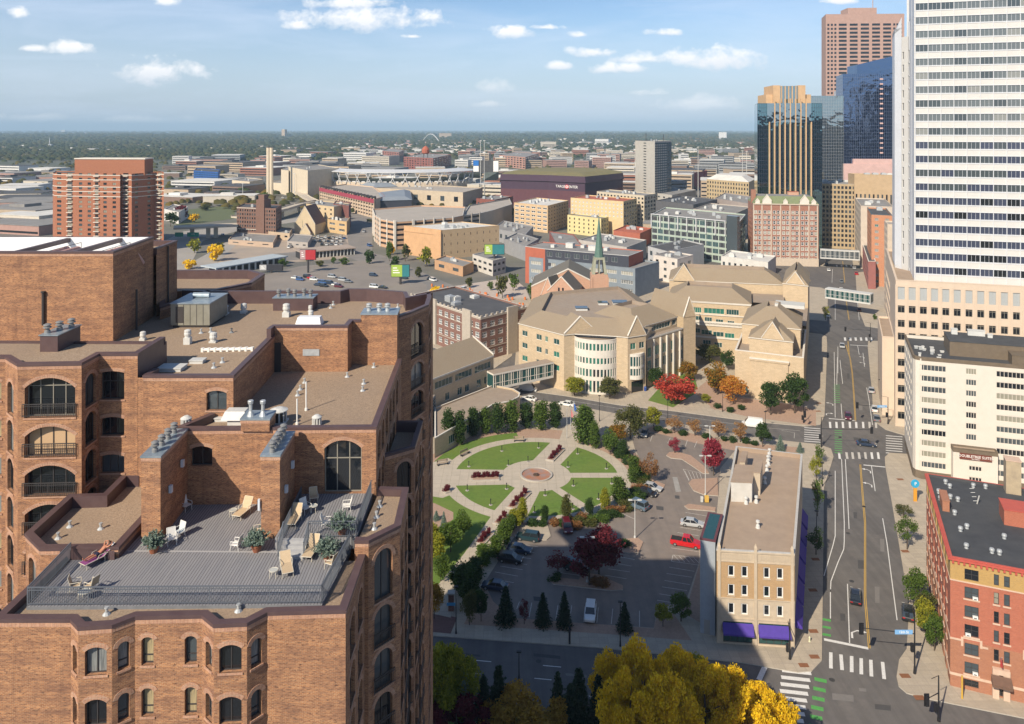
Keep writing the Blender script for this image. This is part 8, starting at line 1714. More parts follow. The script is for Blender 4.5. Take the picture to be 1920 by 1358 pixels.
for i,(x,b_,t_,w_) in enumerate(((957,997,963,18),(945,1020,972,26),(930,1043,1005,26),(908,1060,1018,28),(890,1090,1045,30),(868,1115,1050,34),(882,1135,1058,30),(852,1105,1058,22))): tree('col' if i<7 else 'round',x,b_,t_,w_,'green' if i<4 else 'dark',f'{ORD[i]} down the hedge row between path and car park','hedge trees beside the path')
for i,(x,b_,t_,w_) in enumerate(((818,1060,1000,46),(845,1035,975,44),(868,1008,958,36),(826,1090,1040,40),(812,1030,985,34))): tree('round',x,b_,t_,w_,['yg','green','green','green','yg'][i],f'{ORD[i]} of the sunlit group on the grass left of the path','trees left of the path')
tree('spruce',818,975,958,16,'blue','small one on the pink bed left of the lawn'); tree('spruce',832,992,960,16,'blue','second small one on the pink bed left of the lawn')
tree('round',814,1160,1092,38,'amber','at the building corner by the brick paving')
for i,(x,b_,t_,w_,c) in enumerate(((880,1172,1108,34,'olive'),(902,1165,1102,30,'dark'),(948,1168,1100,44,'spr'),(1018,1172,1112,36,'spr'),(1058,1175,1110,34,'spr'),(1171,1183,1130,34,'spr'))): tree('round' if i<2 else 'spruce',x,b_,t_,w_,c,f'{ORD[i]} from the left along the lower car park edge','conifers at the lower car park edge')
tree('sparse',983,1170,1122,22,'mar','thin one between the conifers of the lower car park edge')
tree('sparse',1046,1078,1034,46,'mar','small one on the middle island of the car park'); tree('round',1123,1078,975,66,'mar','upper half of the dark pair in the car park',hw=(8.6,7.8)); tree('round',1105,1098,1010,62,'mar','lower left one of the dark pair in the car park',hw=(7.8,7.2))
tree('round',1243,1175,1135,36,'yg','left of two round ones at the lower right car park corner'); tree('round',1277,1165,1115,46,'green','right of two round ones at the lower right car park corner')
# front trees along the lower street
B0=lambda x,y: W(x,y,.13)
for i,(x,b_,h,w_,c,lb) in enumerate(((832,1390,13,9.5,'yg','yellow green large tree at the lower left, against the brick building'),(855,1450,8.5,11,'mar','dark maroon large tree at the bottom edge beside the brick building'),(995,1440,9.0,13.5,'amber','brown gold round tree at the bottom edge, left of the conifers'))): tree('big',x,b_,0,0,c,'',ground=B0(x,b_),hw=(h,w_),label=lb)
for i,(x,b_,h,w_,c) in enumerate(((1152,1400,12.5,7.,'gold'),(1208,1430,15.3,9.,'gold'),(1264,1395,12.6,8.5,'gold'),(1322,1440,13.2,9.,'gold'),(1368,1415,11.2,8,'gold'),(1436,1450,10.6,8.5,'gold'),(1300,1365,9.5,8.,'yg'),(1240,1490,15,10,'gold'),(1392,1490,12.5,9,'gold'),(1180,1500,15,9,'gold'))): tree('big',x,b_,0,0,c,f'{ORD[i]} of the cluster below the corner building','yellow trees at the bottom',ground=B0(x,b_),hw=(h,w_))
row('spruce',[(873,1400,1265,66),(907,1392,1270,66),(935,1400,1250,76),(1046,1410,1262,60),(1068,1420,1285,64),(1085,1425,1256,84),(1122,1425,1268,74),(1143,1430,1282,66)],['blue','spr','spr','spr','spr','spr','spr','spr'],'in the row of conifers along the bottom street','conifers along the bottom street')
# campus trees
tree('round',1077,742,705,44,'yg','left of two in front of the rounded glass front'); tree('round',1143,748,706,46,'olive','right of two in front of the rounded glass front'); tree('round',1230,730,688,32,'dark','beside the campus entrance'); tree('round',1266,758,703,70,'red','brightest one at the campus entrance'); tree('round',1290,715,678,36,'mix','behind the bright red one by the courtyard'); tree('round',1345,740,680,52,'mix','left of the orange one by the campus'); tree('round',1375,758,703,50,'orange','in front of the blank campus wall'); tree('round',1330,680,645,50,'olive','spreading in the courtyard'); tree('round',1365,695,655,26,'dark','narrow one at the back of the courtyard'); tree('round',1324,757,738,18,'yg','tiny one by the pavement near the orange one')
tree('round',1445,778,712,46,'dark','left of two pine like ones before the blank campus wall'); tree('round',1490,775,704,56,'dark','right of two pine like ones before the blank campus wall')
row('sparse',[(1533,968,892,26),(1531,905,850,26),(1530,1040,990,34),(1536,870,832,20)],['green','yg','dark','green'],'along the pavement of the corner building','street trees by the corner building')
tree('sparse',1548,600,572,16,'yg','tiny one below the nearer footbridge')
row('sparse',[(1694,970,945,34),(1701,1030,962,38)],['olive','green'],'on the pavement by the red brick roof','upper street trees by the red brick building')
for i,(x,b_,t_,w_,c) in enumerate(((1718,1145,1070,46,'green'),(1735,1185,1108,44,'olive'),(1738,1205,1120,40,'yg'),(1752,1220,1150,42,'green'))): tree('round',x,b_,t_,w_,c,f'{ORD[i]} going down the pavement beside the red brick wall','trees beside the red brick wall')
# mid distance street trees
FT=[(692,495,466,20,'dark'),(730,490,452,16,'green'),(733,478,455,16,'gold'),(760,490,460,22,'olive'),(800,500,466,32,'yg'),(742,512,482,20,'dark'),(785,520,498,14,'olive'),(818,556,537,22,'gold'),(835,575,560,18,'yg'),(942,560,520,30,'olive'),(962,545,515,24,'green'),(1000,565,528,24,'green'),(920,545,528,12,'green'),(1003,575,548,18,'dark'),(365,475,448,24,'yg'),(403,490,455,30,'gold'),(355,505,485,26,'gold'),(412,478,455,22,'olive'),(600,500,488,16,'olive'),(645,497,482,18,'green'),(625,495,482,12,'green'),(575,490,478,12,'green'),(530,500,484,18,'green'),(340,412,385,32,'mar'),(365,418,402,22,'gold'),(320,425,400,30,'dark'),(600,423,405,26,'dark'),(880,540,520,16,'olive'),(820,500,486,12,'olive'),(1005,548,538,10,'green'),(1640,600,588,8,'green'),(705,450,440,10,'green'),(497,372,360,20,'green'),(420,372,358,24,'dark'),(455,365,352,30,'dark'),(385,395,382,20,'olive')]
for i,(x,b_,t_,w_,c) in enumerate(FT):
    zone='by the freeway' if x<440 else 'by the street sheds' if x<660 else 'around the theatre and far car park' if x<850 else 'on the street behind the church'
    tree('far',x,b_,t_,w_,c,f'{zone}, {ORD[sum(1 for j in FT[:i] if (j[0]<440)==(x<440) and (j[0]<660)==(x<660) and (j[0]<850)==(x<850))]} of its group' if True else '',z=0)
# shrubs
for i,(x,y) in enumerate(((1235,808),(1250,812),(1280,816),(1325,822),(1360,826),(1374,828),(1398,830),(1415,834),(1175,870),(1160,858),(1130,968),(1145,960),(1090,974),(1070,978),(1040,985),(1015,986),(1000,985),(1180,935),(1195,925),(1205,905),(1118,1098),(1130,1098),(1040,1088),(1172,1025),(1345,765),(1390,768),(1370,772))): tree('bush',x,y,0,0,'rust' if i in (11,12,13,14,20,21) else 'dark',['low shrub in the stone strip above the car park','low shrub along the rim of the circular garden','low shrub on a car park island or bed'][0 if i<8 else 1 if i<20 else 2],['shrubs above the car park','shrubs round the garden','shrubs on islands and beds'][0 if i<8 else 1 if i<20 else 2],ground=W(x,y,.14),hw=(1.1,2.4),label=['low shrub in the stone strip above the car park','low shrub along the rim of the circular garden','low shrub on a car park island or bed'][0 if i<8 else 1 if i<20 else 2])
for i in range(44):
    a=R(-78+i*2.55); tree('bush',0,0,0,0,('dark','green','olive','rust')[(i*7)%11%4],'',['hedge shrubs round the garden'][0],ground=cen+V(((23.2+(i%3)*.9)*math.cos(a),(23.2+(i%3)*.9)*math.sin(a),.14)),hw=(1.2,2.3),label='low hedge shrub between the ring path and the car park')
# ---- garden furniture
def along(px0,py0,px1,py1,n,z=.15): a,b=W(px0,py0,z),W(px1,py1,z); return [a.lerp(b,(i+.5)/n) for i in range(n)]
def planter(px,lab,n,w_=1.1):
    a,b=W(px[0],px[1],.15),W(px[2],px[3],.15); d=(b-a).normalized(); nn=V((-d.y,d.x,0)); t=thing('planter_bed',lab,'planter',a); m=MB(); L=(b-a).length; m.obox(a-nn*w_,d,nn,L,2*w_,.15,.45); m.build('stone_rim',[KERB],t); m=MB(); m.obox(a-nn*(w_-.25)+d*.25,d,nn,L-.5,2*w_-.5,.3,.5); m.build('soil_bed',[MUL],t)
    for i in range(n):
        c=bpy.data.objects.new('flower_clump',PROTO['bush'][i%2][0]); sc.collection.objects.link(c); c.parent=t; c.location=d*(L*(i+.5)/n)+V((0,0,.3)); c.scale=(.75,.75,.9); 
        if not c.data.materials: c.data.materials.append(LC['green'])
        c.material_slots[0].link='OBJECT'; c.material_slots[0].material=LC['mar']
planter((884,898,936,896),'stone edged planter of dark red plants left of the fountain',6,1.5); planter((1030,865,1052,843),'stone edged planter of dark red plants above the fountain',4); planter((957,955,988,924),'stone edged planter of dark red plants below the fountain',4); planter((932,985,950,968),'small planter of dark plants farther down the garden path',2); planter((898,1022,918,1000),'long planter bed in the middle of the lower path',3); planter((832,924,842,921),'short white edged planter at the left entrance of the garden',2,.8)
BLK=mat('black_metal',(.015,.015,.018),rough=.45); WDB=mat('bench_wood',(.36,.28,.2),(.28,.21,.15),3)
def bollard(px,py,lab):
    p=W(px,py,.15); t=thing('garden_light',lab,'garden light',p,'bollard lights in the circular garden'); m=MB(); m.cyl(p,p+V((0,0,.06)),.4,n=12); m.build('base',[KERB],t,False); m=MB(); m.cyl(p,p+V((0,0,1.15)),.08,n=8); m.cyl(p+V((0,0,1.15)),p+V((0,0,1.35)),.14,.1,8); m.build('bollard_post',[BLK],t,False)
for i,(x,y) in enumerate(((941,846),(1010,840),(879,875),(953,873),(990,866),(1083,851),(1065,876),(1137,879),(876,920),(950,917),(920,947),(1022,929),(1075,911),(1147,907),(1122,936),(1002,961),(1074,955),(982,922))): bollard(x,y,'small black bollard light on a white disc in the garden lawn')
def bench(px,py,rz,lab):
    p=W(px,py,.15); t=thing('bench',lab,'bench',(0,0,0)); 
    m=MB(); [m.box((-.9,-.22+k*.15,.42),(.9,-.1+k*.15,.46)) for k in range(3)]; m.build('seat',[WDB],t,False); m=MB(); [m.box((-.9,.26,.55+k*.14),(.9,.3,.65+k*.14)) for k in range(3)]; m.build('backrest',[WDB],t,False)
    for s in (-.8,.8): m=MB(); m.box((s-.04,-.22,0),(s+.04,.28,.42)); m.box((s-.04,.22,.42),(s+.04,.3,.9)); m.build('leg',[BLK],t,False)
    t.location=p; t.rotation_euler.z=rz; t.scale=(1.5,1.5,1.3)
bench(973,828,0,'wooden bench on the path above the circular lawn'); bench(872,853,.9,'bench at the upper left of the ring path'); bench(830,872,.4,'bench by the steps left of the circular garden')
# flags
for i,(x,b_,t_,c) in enumerate(((1063,822,766,None),(1070,806,764,'us'),(1076,796,753,'blue'))):
    p=W(x,b_,.15); h=(b_-t_)*p.y/F; t=thing('flagpole',['bare silver flagpole nearest the garden path','silver flagpole with a hanging striped flag','silver flagpole with a hanging blue flag'][i],'flagpole',p); m=MB(); m.cyl(p,p+V((0,0,h)),.09,.05,8); m.ball(p+V((0,0,h)),.13,8); m.build('pole',[GALV],t,False)
    if c:
        f=MB(); 
        for k in range(6): x0=.12*k; f.face([p+V((x0,.05*(k%2),h-.3-.25*k)),p+V((x0+.12,.05*((k+1)%2),h-.55-.25*k)),p+V((x0+.12,.05*((k+1)%2),h-2.4-.1*k)),p+V((x0,.05*(k%2),h-2.5-.1*k))],k%2 if c=='us' else 0)
        f.build('flag',[mat('flag_white',(.6,.56,.55)),mat('flag_red',(.5,.06,.06))] if c=='us' else [mat('flag_blue',(.05,.15,.5))],t,False)
# ---- lamps and signals
def lotlamp(x,b_,t_,lab,s2=1.1):
    p=W(x,b_,.14); h=(b_-t_)*p.y/F; t=thing('car_park_lamp',lab,'lamp post',p); m=MB(); m.cyl(p,p+V((0,0,.5)),.22,n=10); m.cyl(p+V((0,0,.5)),p+V((0,0,h)),.1,.07,8); m.build('pole',[LGT],t,False)
    for s in (-1,1): m=MB(); m.cyl(p+V((0,0,h)),p+V((s*.5,0,h)),.04,n=5); m.box((p.x+(s*.9)-.4,p.y-.2,p.z+h-.03),(p.x+s*.9+.4,p.y+.2,p.z+h+.12)); m.build('lamp_head',[LGT],t,False)
lotlamp(1190.5,1010,938,'tall double headed lamp on the triangular car park island'); lotlamp(1101,1093,1008,'tall double headed lamp on the lower car park island'); lotlamp(1322.5,930,855,'tall double headed lamp beside the crimson tree'); lotlamp(1331,838,799,'tall double headed lamp at the upper edge of the car park')
def streetlamp(x,b_,t_,lab,arm=0,twin=False):
    p=W(x,b_,.13); h=(b_-t_)*p.y/F; t=thing('street_lamp',lab,'street lamp',p); m=MB(); m.cyl(p,p+V((0,0,1)),.16,.09,8); m.cyl(p+V((0,0,1)),p+V((0,0,h)),.08,.05,8); m.build('pole',[BLK],t,False); m=MB(); q=p+V((arm,0,h)); 
    if arm: m.cyl(p+V((0,0,h-.3)),q,.04,n=5)
    m.box((q.x-.35,q.y-.15,q.z-.1),(q.x+.35,q.y+.15,q.z+.08)); m.build('lamp_head',[BLK],t,False)
SLs=[(1124,787,690),(1252,792,722),(1355,770,735),(1434,806,773),(1547,1085,1030),(1531,968,956),(1530,900,872),(973,1275,1222),(1163,1208,1128),(1606,0,0)]
for i,(x,b_,t_,lab) in enumerate(((1124,790,742,'black street lamp by the big olive tree'),(1252,793,750,'black street lamp between russet trees and street'),(1355,772,735,'black street lamp on the campus pavement'),(1435,806,772,'black street lamp near the upper crosswalk'),(1531,1010,958,'black street lamp beside the purple awnings'),(1542,912,868,'black street lamp on the avenue corner pavement'),(973,1278,1222,'black street lamp above the brown gold tree at the bottom'),(1163,1212,1128,'black twin street lamp on the lower pavement beside the car park'),(1650,748,712,'dark street lamp across the avenue by the podium'),(855,1188,1100,'slim post by the brick paving at the building corner'),(1480,742,0,'')) ): 
    if lab: streetlamp(x,b_,t_,lab)
SBL=mat('street_sign_blue',(.2,.42,.72),rough=.5)
def signal(px,py,hpx,armd,lab,sign=None,L=6.5,lamp=True):
    p=W(px,py,.13); h=hpx*p.y/F; t=thing('traffic_signal',lab,'traffic light',p); m=MB(); m.cyl(p,p+V((0,0,1)),.22,.14,8); m.cyl(p+V((0,0,1)),p+V((0,0,h)),.12,.08,8); m.build('pole',[BLK],t,False); d=V(armd).normalized(); za=p.z+h*.62; a=V((p.x,p.y,za)); e=a+d*L+V((0,0,.4)); m=MB(); m.cyl(a,e,.07,.05,6); m.build('mast_arm',[BLK],t,False)
    m=MB(); m.box((e.x-.25,e.y-.2,e.z-.9),(e.x+.25,e.y+.2,e.z+.6)); m.box((e.x-.35,e.y+.02,e.z-1.0),(e.x+.35,e.y+.06,e.z+.7)); o=m.build('signal_head',[BLK],t,False)
    m=MB(); m.box((p.x-.55,p.y-.2,za-2.6),(p.x-.2,p.y+.2,za-1.4)); m.build('signal_head',[BLK],t,False)
    if lamp: m=MB(); m.cyl(p+V((0,0,h)),p+V((0,0,h))-d*-1.8+V((0,0,.3)),.04,n=5); m.build('lamp_arm',[BLK],t,False)
    if sign: q=a+d*1.6-V((0,.15,-.25)); m=MB(); m.box((q.x-1.3,q.y-.03,q.z-.32),(q.x+1.3,q.y+.03,q.z+.32)); o=m.build('street_name_sign',[SBL],t,False); text(sign,.5,SW,q-V((0,.05,0)),0,t)
signal(1715,1263,120,(-1,.1,0),'traffic light with a blue street name sign at the lower right corner','12th St',7.5); signal(1481,1236,75,(.25,1,0),'traffic light pole at the corner of the cream building','',3,False); signal(1540,838,55,(1,-.15,0),'traffic light with a long arm over the avenue by the avenue corner',None,12); signal(1665,795,50,(-1,.1,0),'traffic light with a blue sign across the avenue','11th St',8); signal(1507,793,38,(-.3,-1,0),'traffic light before the pine like trees',None,4,False); signal(1760,1352,85,(-.3,-.2,0),'traffic light pole at the bottom right crosswalk',None,3); signal(1632,642,36,(-1,.1,0),'small traffic light far up the avenue, right side',None,9)
# grates, hydrant, bin, parking sign, meters
RUST=mat('rusty_grate',(.26,.11,.05),(.18,.075,.035),3); m=MB()
for x,y in ((1525,1185),(1527,1233),(1507,1249),(1697,1330) if 0 else (1697,1269),(1524,1108),(1529,1050),(1530,1015),(1531,938),(1529,918),(1535,868),(1535,757),(1534,772),(1688,900),(1697,1035),(1724,1310)):
    p=W(x,y); m.prism([p+V((a,b,0)) for a,b in ((-.7,-.45),(.7,-.45),(.7,.45),(-.7,.45))],.131,.14)
struct(m.build('tree_grates',[RUST]))
def small(name,lab,cat,px,py,fn,z=.13): p=W(px,py,z); t=thing(name,lab,cat,p); fn(p,t); return t
def hyd(p,t): m=MB(); m.lathe(p,[(.18,0),(.16,.1),(.13,.12),(.13,.55),(.17,.6),(.1,.75),(.03,.8)],10); m.build('hydrant_body',[mat('hydrant_paint',(.6,.58,.4))],t,False)
small('fire_hydrant','pale fire hydrant on the corner pavement by the cream building','fire hydrant',1518,1203,hyd); 
def bin_(p,t): m=MB(); m.lathe(p,[(.4,0),(.45,1.0),(.48,1.05),(.3,1.3)],12); m.build('bin_body',[mat('blue_plastic',(.02,.06,.25),rough=.4)],t,False)
small('waste_bin','blue round bin at the campus entrance','bin',1210,733,bin_)
def psg(p,t):
    m=MB(); m.box((p.x-.35,p.y-.1,p.z),(p.x+.35,p.y+.1,3.2)); m.build('post',[mat('sign_orange',(.65,.3,.03)),],t); m=MB(); c=V((p.x,p.y,3.9)); m.cyl(c+V((0,.15,0)),c-V((0,.15,0)),.85,n=20); m.build('round_sign',[mat('sign_disc_blue',(.03,.35,.6))],t,False); text('P',1.0,SW,c-V((0,.18,0)),0,t)
small('parking_sign','round blue parking sign on an orange post by the red brick building','sign',1716,940,psg)
def util(p,t): m=MB(); m.cyl(p,p+V((0,0,2.6)),.16,n=8); m.build('post',[BLK],t,False)
small('pay_post','short thick black post on the lower pavement','post',1068,1207,util)
def gate(p,t): m=MB(); m.box((p.x-.4,p.y-.3,p.z),(p.x+.4,p.y+.3,p.z+1.3)); m.build('cabinet',[mat('cabinet_yellow',(.6,.38,.08))],t); m=MB(); m.box((p.x-1.3,p.y-.25,p.z),(p.x-.8,p.y+.25,p.z+1.1)); m.build('ticket_box',[LGT],t)
small('ticket_machine','yellow and grey ticket machine on the island beside the corner building','ticket machine',1325,941,gate,.29)
def ygas(p,t): m=MB(); m.cyl(p,p+V((0,0,3.2)),.12,n=8); m.build('yellow_pipe',[PAINTY],t,False)
small('vent_post','yellow vent post in front of the red brick building','post',1804,1310,ygas)
gp_=thing('gate_pillar','brick pillar with a light blue sign on the path by the brick paving','pillar',W(846,1145)); p=W(846,1145); m=MB(); m.box((p.x-.45,p.y-.45,.13),(p.x+.45,p.y+.45,2.9)); m.box((p.x-.6,p.y-.6,2.9),(p.x+.6,p.y+.6,3.1),1); m.build('pillar_shaft',[SCH,KERB],gp_); m=MB(); m.box((p.x-.7,p.y-.5,1.1),(p.x+.7,p.y-.46,1.6)); m.build('sign_panel',[mat('sign_light_blue',(.1,.4,.7))],gp_)
# ---- cars
TYR=mat('tyre',(.02,.02,.02),rough=.9); RIM=mat('rim',(.45,.45,.46),rough=.3,metal=.7); CGL=glassmat('car_glass',(.02,.025,.03),.04); HLT=mat('headlight',(.75,.75,.7),rough=.15); TLT=mat('taillight',(.4,.02,.02),rough=.3)
PNT={}
def paint(n,c):
    if n not in PNT: m=mat('paint_'+n.replace(' ','_'),c,None,rough=.28,spec=.6); m.node_tree.nodes['Principled BSDF'].inputs['Coat Weight'].default_value=.6; PNT[n]=m
    return PNT[n]
CC={'white':(.72,.72,.7),'black':(.012,.013,.016),'dark blue':(.02,.035,.07),'silver':(.42,.43,.44),'grey':(.16,.17,.18),'maroon':(.1,.01,.02),'red':(.5,.01,.015),'dark teal':(.015,.04,.05),'blue grey':(.1,.14,.18),'blue':(.03,.09,.25)}
def carproto(kind):
    Lh,wd,bz,rz_={'sedan':(2.35,.9,.92,1.42),'suv':(2.3,.93,1.05,1.68),'van':(2.5,.96,1.1,1.8),'pickup':(2.75,.97,1.1,1.8),'cargo':(2.8,1.0,1.15,2.35)}[kind]
    m=MB(); secs=[]
    hood=.82 if kind in('sedan','suv','pickup') else .9
    prof=[(-Lh,.45,bz*.82,wd*.86),(-Lh+.12,.3,bz*.95,wd*.96),(-Lh+.9,.28,bz,wd),(Lh-1.5,.28,bz,wd),(Lh-.5,.28,bz*.88,wd*.97),(Lh-.1,.3,bz*.78,wd*.92),(Lh,.42,bz*.66,wd*.8)]
    rings=[[(x,-w_*.97,z0),(x,-w_,(z0+z1)/2),(x,-w_*.95,z1-.04),(x,-w_*.85,z1),(x,w_*.85,z1),(x,w_*.95,z1-.04),(x,w_,(z0+z1)/2),(x,w_*.97,z0)] for x,z0,z1,w_ in prof]
    for a,b in zip(rings[:-1],rings[1:]):
        for i in range(8): j=(i+1)%8; m.face([a[i],b[i],b[j],a[j]][::-1])
    m.face(rings[0]); m.face(rings[-1][::-1])
    c={'sedan':(-1.75,-1.15,.35,1.15),'suv':(-2.2,-1.95,.45,1.2),'van':(-2.4,-2.15,.9,1.8),'pickup':(-.6,-.45,.75,1.35),'cargo':(-2.7,-2.6,1.2,2.0)}[kind]
    x0,x1,x2,x3=c; wt=wd*.76; rf=[(x1,-wt,rz_),(x2,-wt,rz_),(x2,wt,rz_),(x1,wt,rz_)]; rf2=[(x,y,z+.06) for x,y,z in rf]; rf2=[(x1+.1,-wt+.08,rz_+.05),(x2-.1,-wt+.08,rz_+.05),(x2-.1,wt-.08,rz_+.05),(x1+.1,wt-.08,rz_+.05)]; m.taper(rf,rf2)
    gm=m if kind=='cargo' else MB(); 
    bs=[(x0,-wd*.88,bz-.02),(x3,-wd*.88,bz-.02),(x3,wd*.88,bz-.02),(x0,wd*.88,bz-.02)]
    gl=MB()
    if kind=='cargo': m.taper(bs,rf); gl.taper([(1.25,-.85,rz_-.1),(1.3,-.85,rz_-.1),(1.3,.85,rz_-.1),(1.25,.85,rz_-.1)],[(1.2,-.8,rz_-.05),(1.25,-.8,rz_-.05),(1.25,.8,rz_-.05),(1.2,.8,rz_-.05)]); gl.face([(2.03,-.8,bz+.05),(2.03,.8,bz+.05),(1.26,.72,rz_-.1),(1.26,-.72,rz_-.1)])
    else:
        gl.taper(bs,rf)
        for s in (-1,1):
            for t in (.0,.5,1.):
                xb=x0+(x3-x0)*t; xt=x1+(x2-x1)*t; m.taper([(xb-.05,s*wd*.89-.02,bz-.02),(xb+.05,s*wd*.89-.02,bz-.02),(xb+.05,s*wd*.89+.02,bz-.02),(xb-.05,s*wd*.89+.02,bz-.02)],[(xt-.05,s*wt-.02,rz_+.01),(xt+.05,s*wt-.02,rz_+.01),(xt+.05,s*wt+.02,rz_+.01),(xt-.05,s*wt+.02,rz_+.01)])
    if kind=='pickup': m.box((-2.6,-.75,bz-.0),(-.7,.75,bz+.02),1)
    body=m.mesh('body',[paint('white',CC['white']),TYR],False); glm=gl.mesh('windows',[CGL],False)
    wm=MB(); wm.cyl((0,-.1,0),(0,.1,0),.34,n=14); wm.cyl((0,-.11,0),(0,.11,0),.2,n=10,m=1); wheel=wm.mesh('wheel',[TYR,RIM],False)
    h=MB(); h.box((Lh-.12,-.2,bz*.62),(Lh+.01,.2,bz*.76)); hl=h.mesh('headlight',[HLT],False); h=MB(); h.box((-Lh-.01,-.2,bz*.7),(-Lh+.1,.2,bz*.85)); tl=h.mesh('taillight',[TLT],False)
    fr_=MB(); fr_.v=list(m.v); fr_.f=list(m.f); fr_.m=list(m.m); k=len(fr_.v); fr_.v+=gl.v; fr_.f+=[tuple(k+i for i in f) for f in gl.f]; fr_.m+=[2]*len(gl.f); 
    for sx in (-1,1):
        for sy in (-1,1): fr_.cyl((sx*(Lh-.9),sy*wd*.86-.1,.34),(sx*(Lh-.9),sy*wd*.86+.1,.34),.34,n=8,m=1)
    far=fr_.mesh('car',[paint('white',CC['white']),TYR,CGL],False)
    return dict(body=body,gl=glm,wheel=wheel,hl=hl,tl=tl,far=far,L=Lh,w=wd)
CP={k:carproto(k) for k in ('sedan','suv','van','pickup','cargo')}
KNM={'sedan':'sedan','suv':'sport utility car','van':'minivan','pickup':'pickup truck','cargo':'delivery van'}
def car(kind,col,px,py,to,lab,group=None,z=.142,far=False,s=1.):
    p=W(px,py,z); q=W(to[0],to[1],z); d=q-p; rz=math.atan2(d.y,d.x); cp_=CP[kind]; pm=paint(col,CC[col])
    if far:
        o=bpy.data.objects.new('parked_car',cp_['far']); sc.collection.objects.link(o); o.location=p; o.rotation_euler.z=rz; o.material_slots[0].link='OBJECT'; o.material_slots[0].material=pm; o.scale=(s,s,s); tag(o,lab,'car',group); return
    t=thing('pickup_truck' if kind=='pickup' else 'car' if kind!='cargo' else 'delivery_van',lab,'truck' if kind=='pickup' else 'van' if kind in('van','cargo') else 'car',p,group,rz); t.scale=(s,s,s)
    def sub(me,nm,loc=(0,0,0)): o=bpy.data.objects.new(nm,me); sc.collection.objects.link(o); o.parent=t; o.location=loc; return o
    b=sub(cp_['body'],'body'); b.material_slots[0].link='OBJECT'; b.material_slots[0].material=pm; sub(cp_['gl'],'windows')
    for sx in (-1,1):
        for sy in (-1,1): sub(cp_['wheel'],'wheel',(sx*(cp_['L']-.9),sy*cp_['w']*.9,.34))
    for sy in (-1,1): sub(cp_['hl'],'headlight',(0,sy*.6,0)); sub(cp_['tl'],'taillight',(0,sy*.62,0))
D_=(39,6)
car('suv','dark teal',990,1012,(950,1006),'dark teal sport utility car, uppermost in the left row of the shaded car park'); car('sedan','dark blue',974,1035,(1014,1041),'dark blue sedan, second down in the left row of the shaded car park'); car('suv','black',957,1053,(997,1059),'black car, third down in the left row of the shaded car park'); car('sedan','dark blue',928,1104,(890,1098),'dark blue sedan, lowest and alone in the left row')
car('suv','maroon',1063,993,(1068,1010),'maroon car beside the pale concrete island'); car('van','blue grey',1195,952,(1165,940),'blue grey minivan parked nose to the hedge'); car('sedan','black',1212,928,(1250,937),'black sedan beside the silver one near the rusty tree'); car('sedan','silver',1222,918,(1260,927),'silver sedan nearest the rusty tree island')
car('van','dark teal',1082,1068,(1118,1074),'dark minivan half hidden between the maroon trees'); car('suv','white',1107,1155,(1105,1175),'white car parked alone facing the lower pavement'); car('sedan','silver',1298,986,(1336,991),'silver sedan near the grey stair tower'); car('pickup','red',1286,1023,(1326,1030),'red pickup truck beside the corner building',s=1.05); car('sedan','grey',1209,816,(1202,835),'grey car parked under the big olive tree')
car('sedan','white',1063,761,(1010,752),'white sedan driving past the flagpoles',z=.01); car('sedan','white',992,751,(940,742),'white and red car stopping by the low curved wing',z=.01); car('cargo','white',990,733,(1050,738),'white delivery van under the glazed footbridge',z=.01); car('cargo','white',1411,800,(1360,794),'white van parked on the street before the corner building',z=.01)
car('sedan','dark blue',1624,836,(1700,845),'dark blue sedan crossing the avenue junction',z=.01); car('sedan','black',1604,1124,(1602,1060),'black sedan driving on the avenue beside the yellow line',z=.01); car('suv','black',1702,1155,(1700,1120),'black car under the trees by the red brick building',z=.01); car('sedan','maroon',1590,784,(1591,800),'maroon sedan waiting at the avenue crosswalk',z=.01)
for x,y,c,l in ((1634,735,'silver','silver car parked farthest on the right kerb of the avenue'),(1640,770,'white','white car parked on the right kerb, middle of three'),(1644,788,'grey','grey car parked on the right kerb, nearest of three')): car('sedan',c,x,y,(x-3,y-20),l,z=.01)
for i,(x,y,c) in enumerate(((1579,651,'silver'),(1552,594,'white'),(1611,583,'maroon'),(1577,545,'white'),(1576,452,'dark blue'),(1554,508,'white'),(1578,530,'grey'),(1602,504,'silver'),(1550,497,'black'),(1606,515,'red'))): car('sedan',c,x,y,(x-1,y-8),f'{c} car on the far avenue, {ORD[i]} by distance' if 1 else '','cars on the far avenue',z=.01,far=True,s=1.05)
def fars(L,where,group,z=.08,dirs=((30,3),)):
    n={}
    for i,(x,y,c) in enumerate(L): n[c]=n.get(c,0)+1; dd=dirs[i%len(dirs)]; car(('sedan','suv','van')[i%3],c,x,y,(x+dd[0],y+dd[1]),f'{ORD[min(19,n[c]-1)]} {c} car {where}',group,z,True,1.05)
fars([(554,523,'white'),(563,526,'blue'),(577,521,'black'),(584,523,'red'),(589,526,'white'),(623,521,'silver'),(597,536,'dark blue'),(607,538,'black'),(618,533,'dark blue'),(630,536,'white'),(635,539,'maroon'),(643,527,'silver'),(653,530,'grey'),(700,518,'dark blue'),(702,540,'white'),(718,541,'black'),(757,523,'dark teal'),(606,532,'blue')],'in the big open car park behind the brick building','cars in the big open car park')
fars([(583+k*7,446+(k%2)*2,c) for k,c in enumerate(['white','grey','white','silver','white','black','silver','white','white','blue'])]+[(592+k*8,453+(k%2),c) for k,c in enumerate(['silver','black','white','dark blue','white','silver','white'])]+[(604+k*9,460,c) for k,c in enumerate(['black','white','grey','white','silver'])],'in the crowded lot below the cream motel','cars in the crowded lot',dirs=((8,-7),(7,-8)))
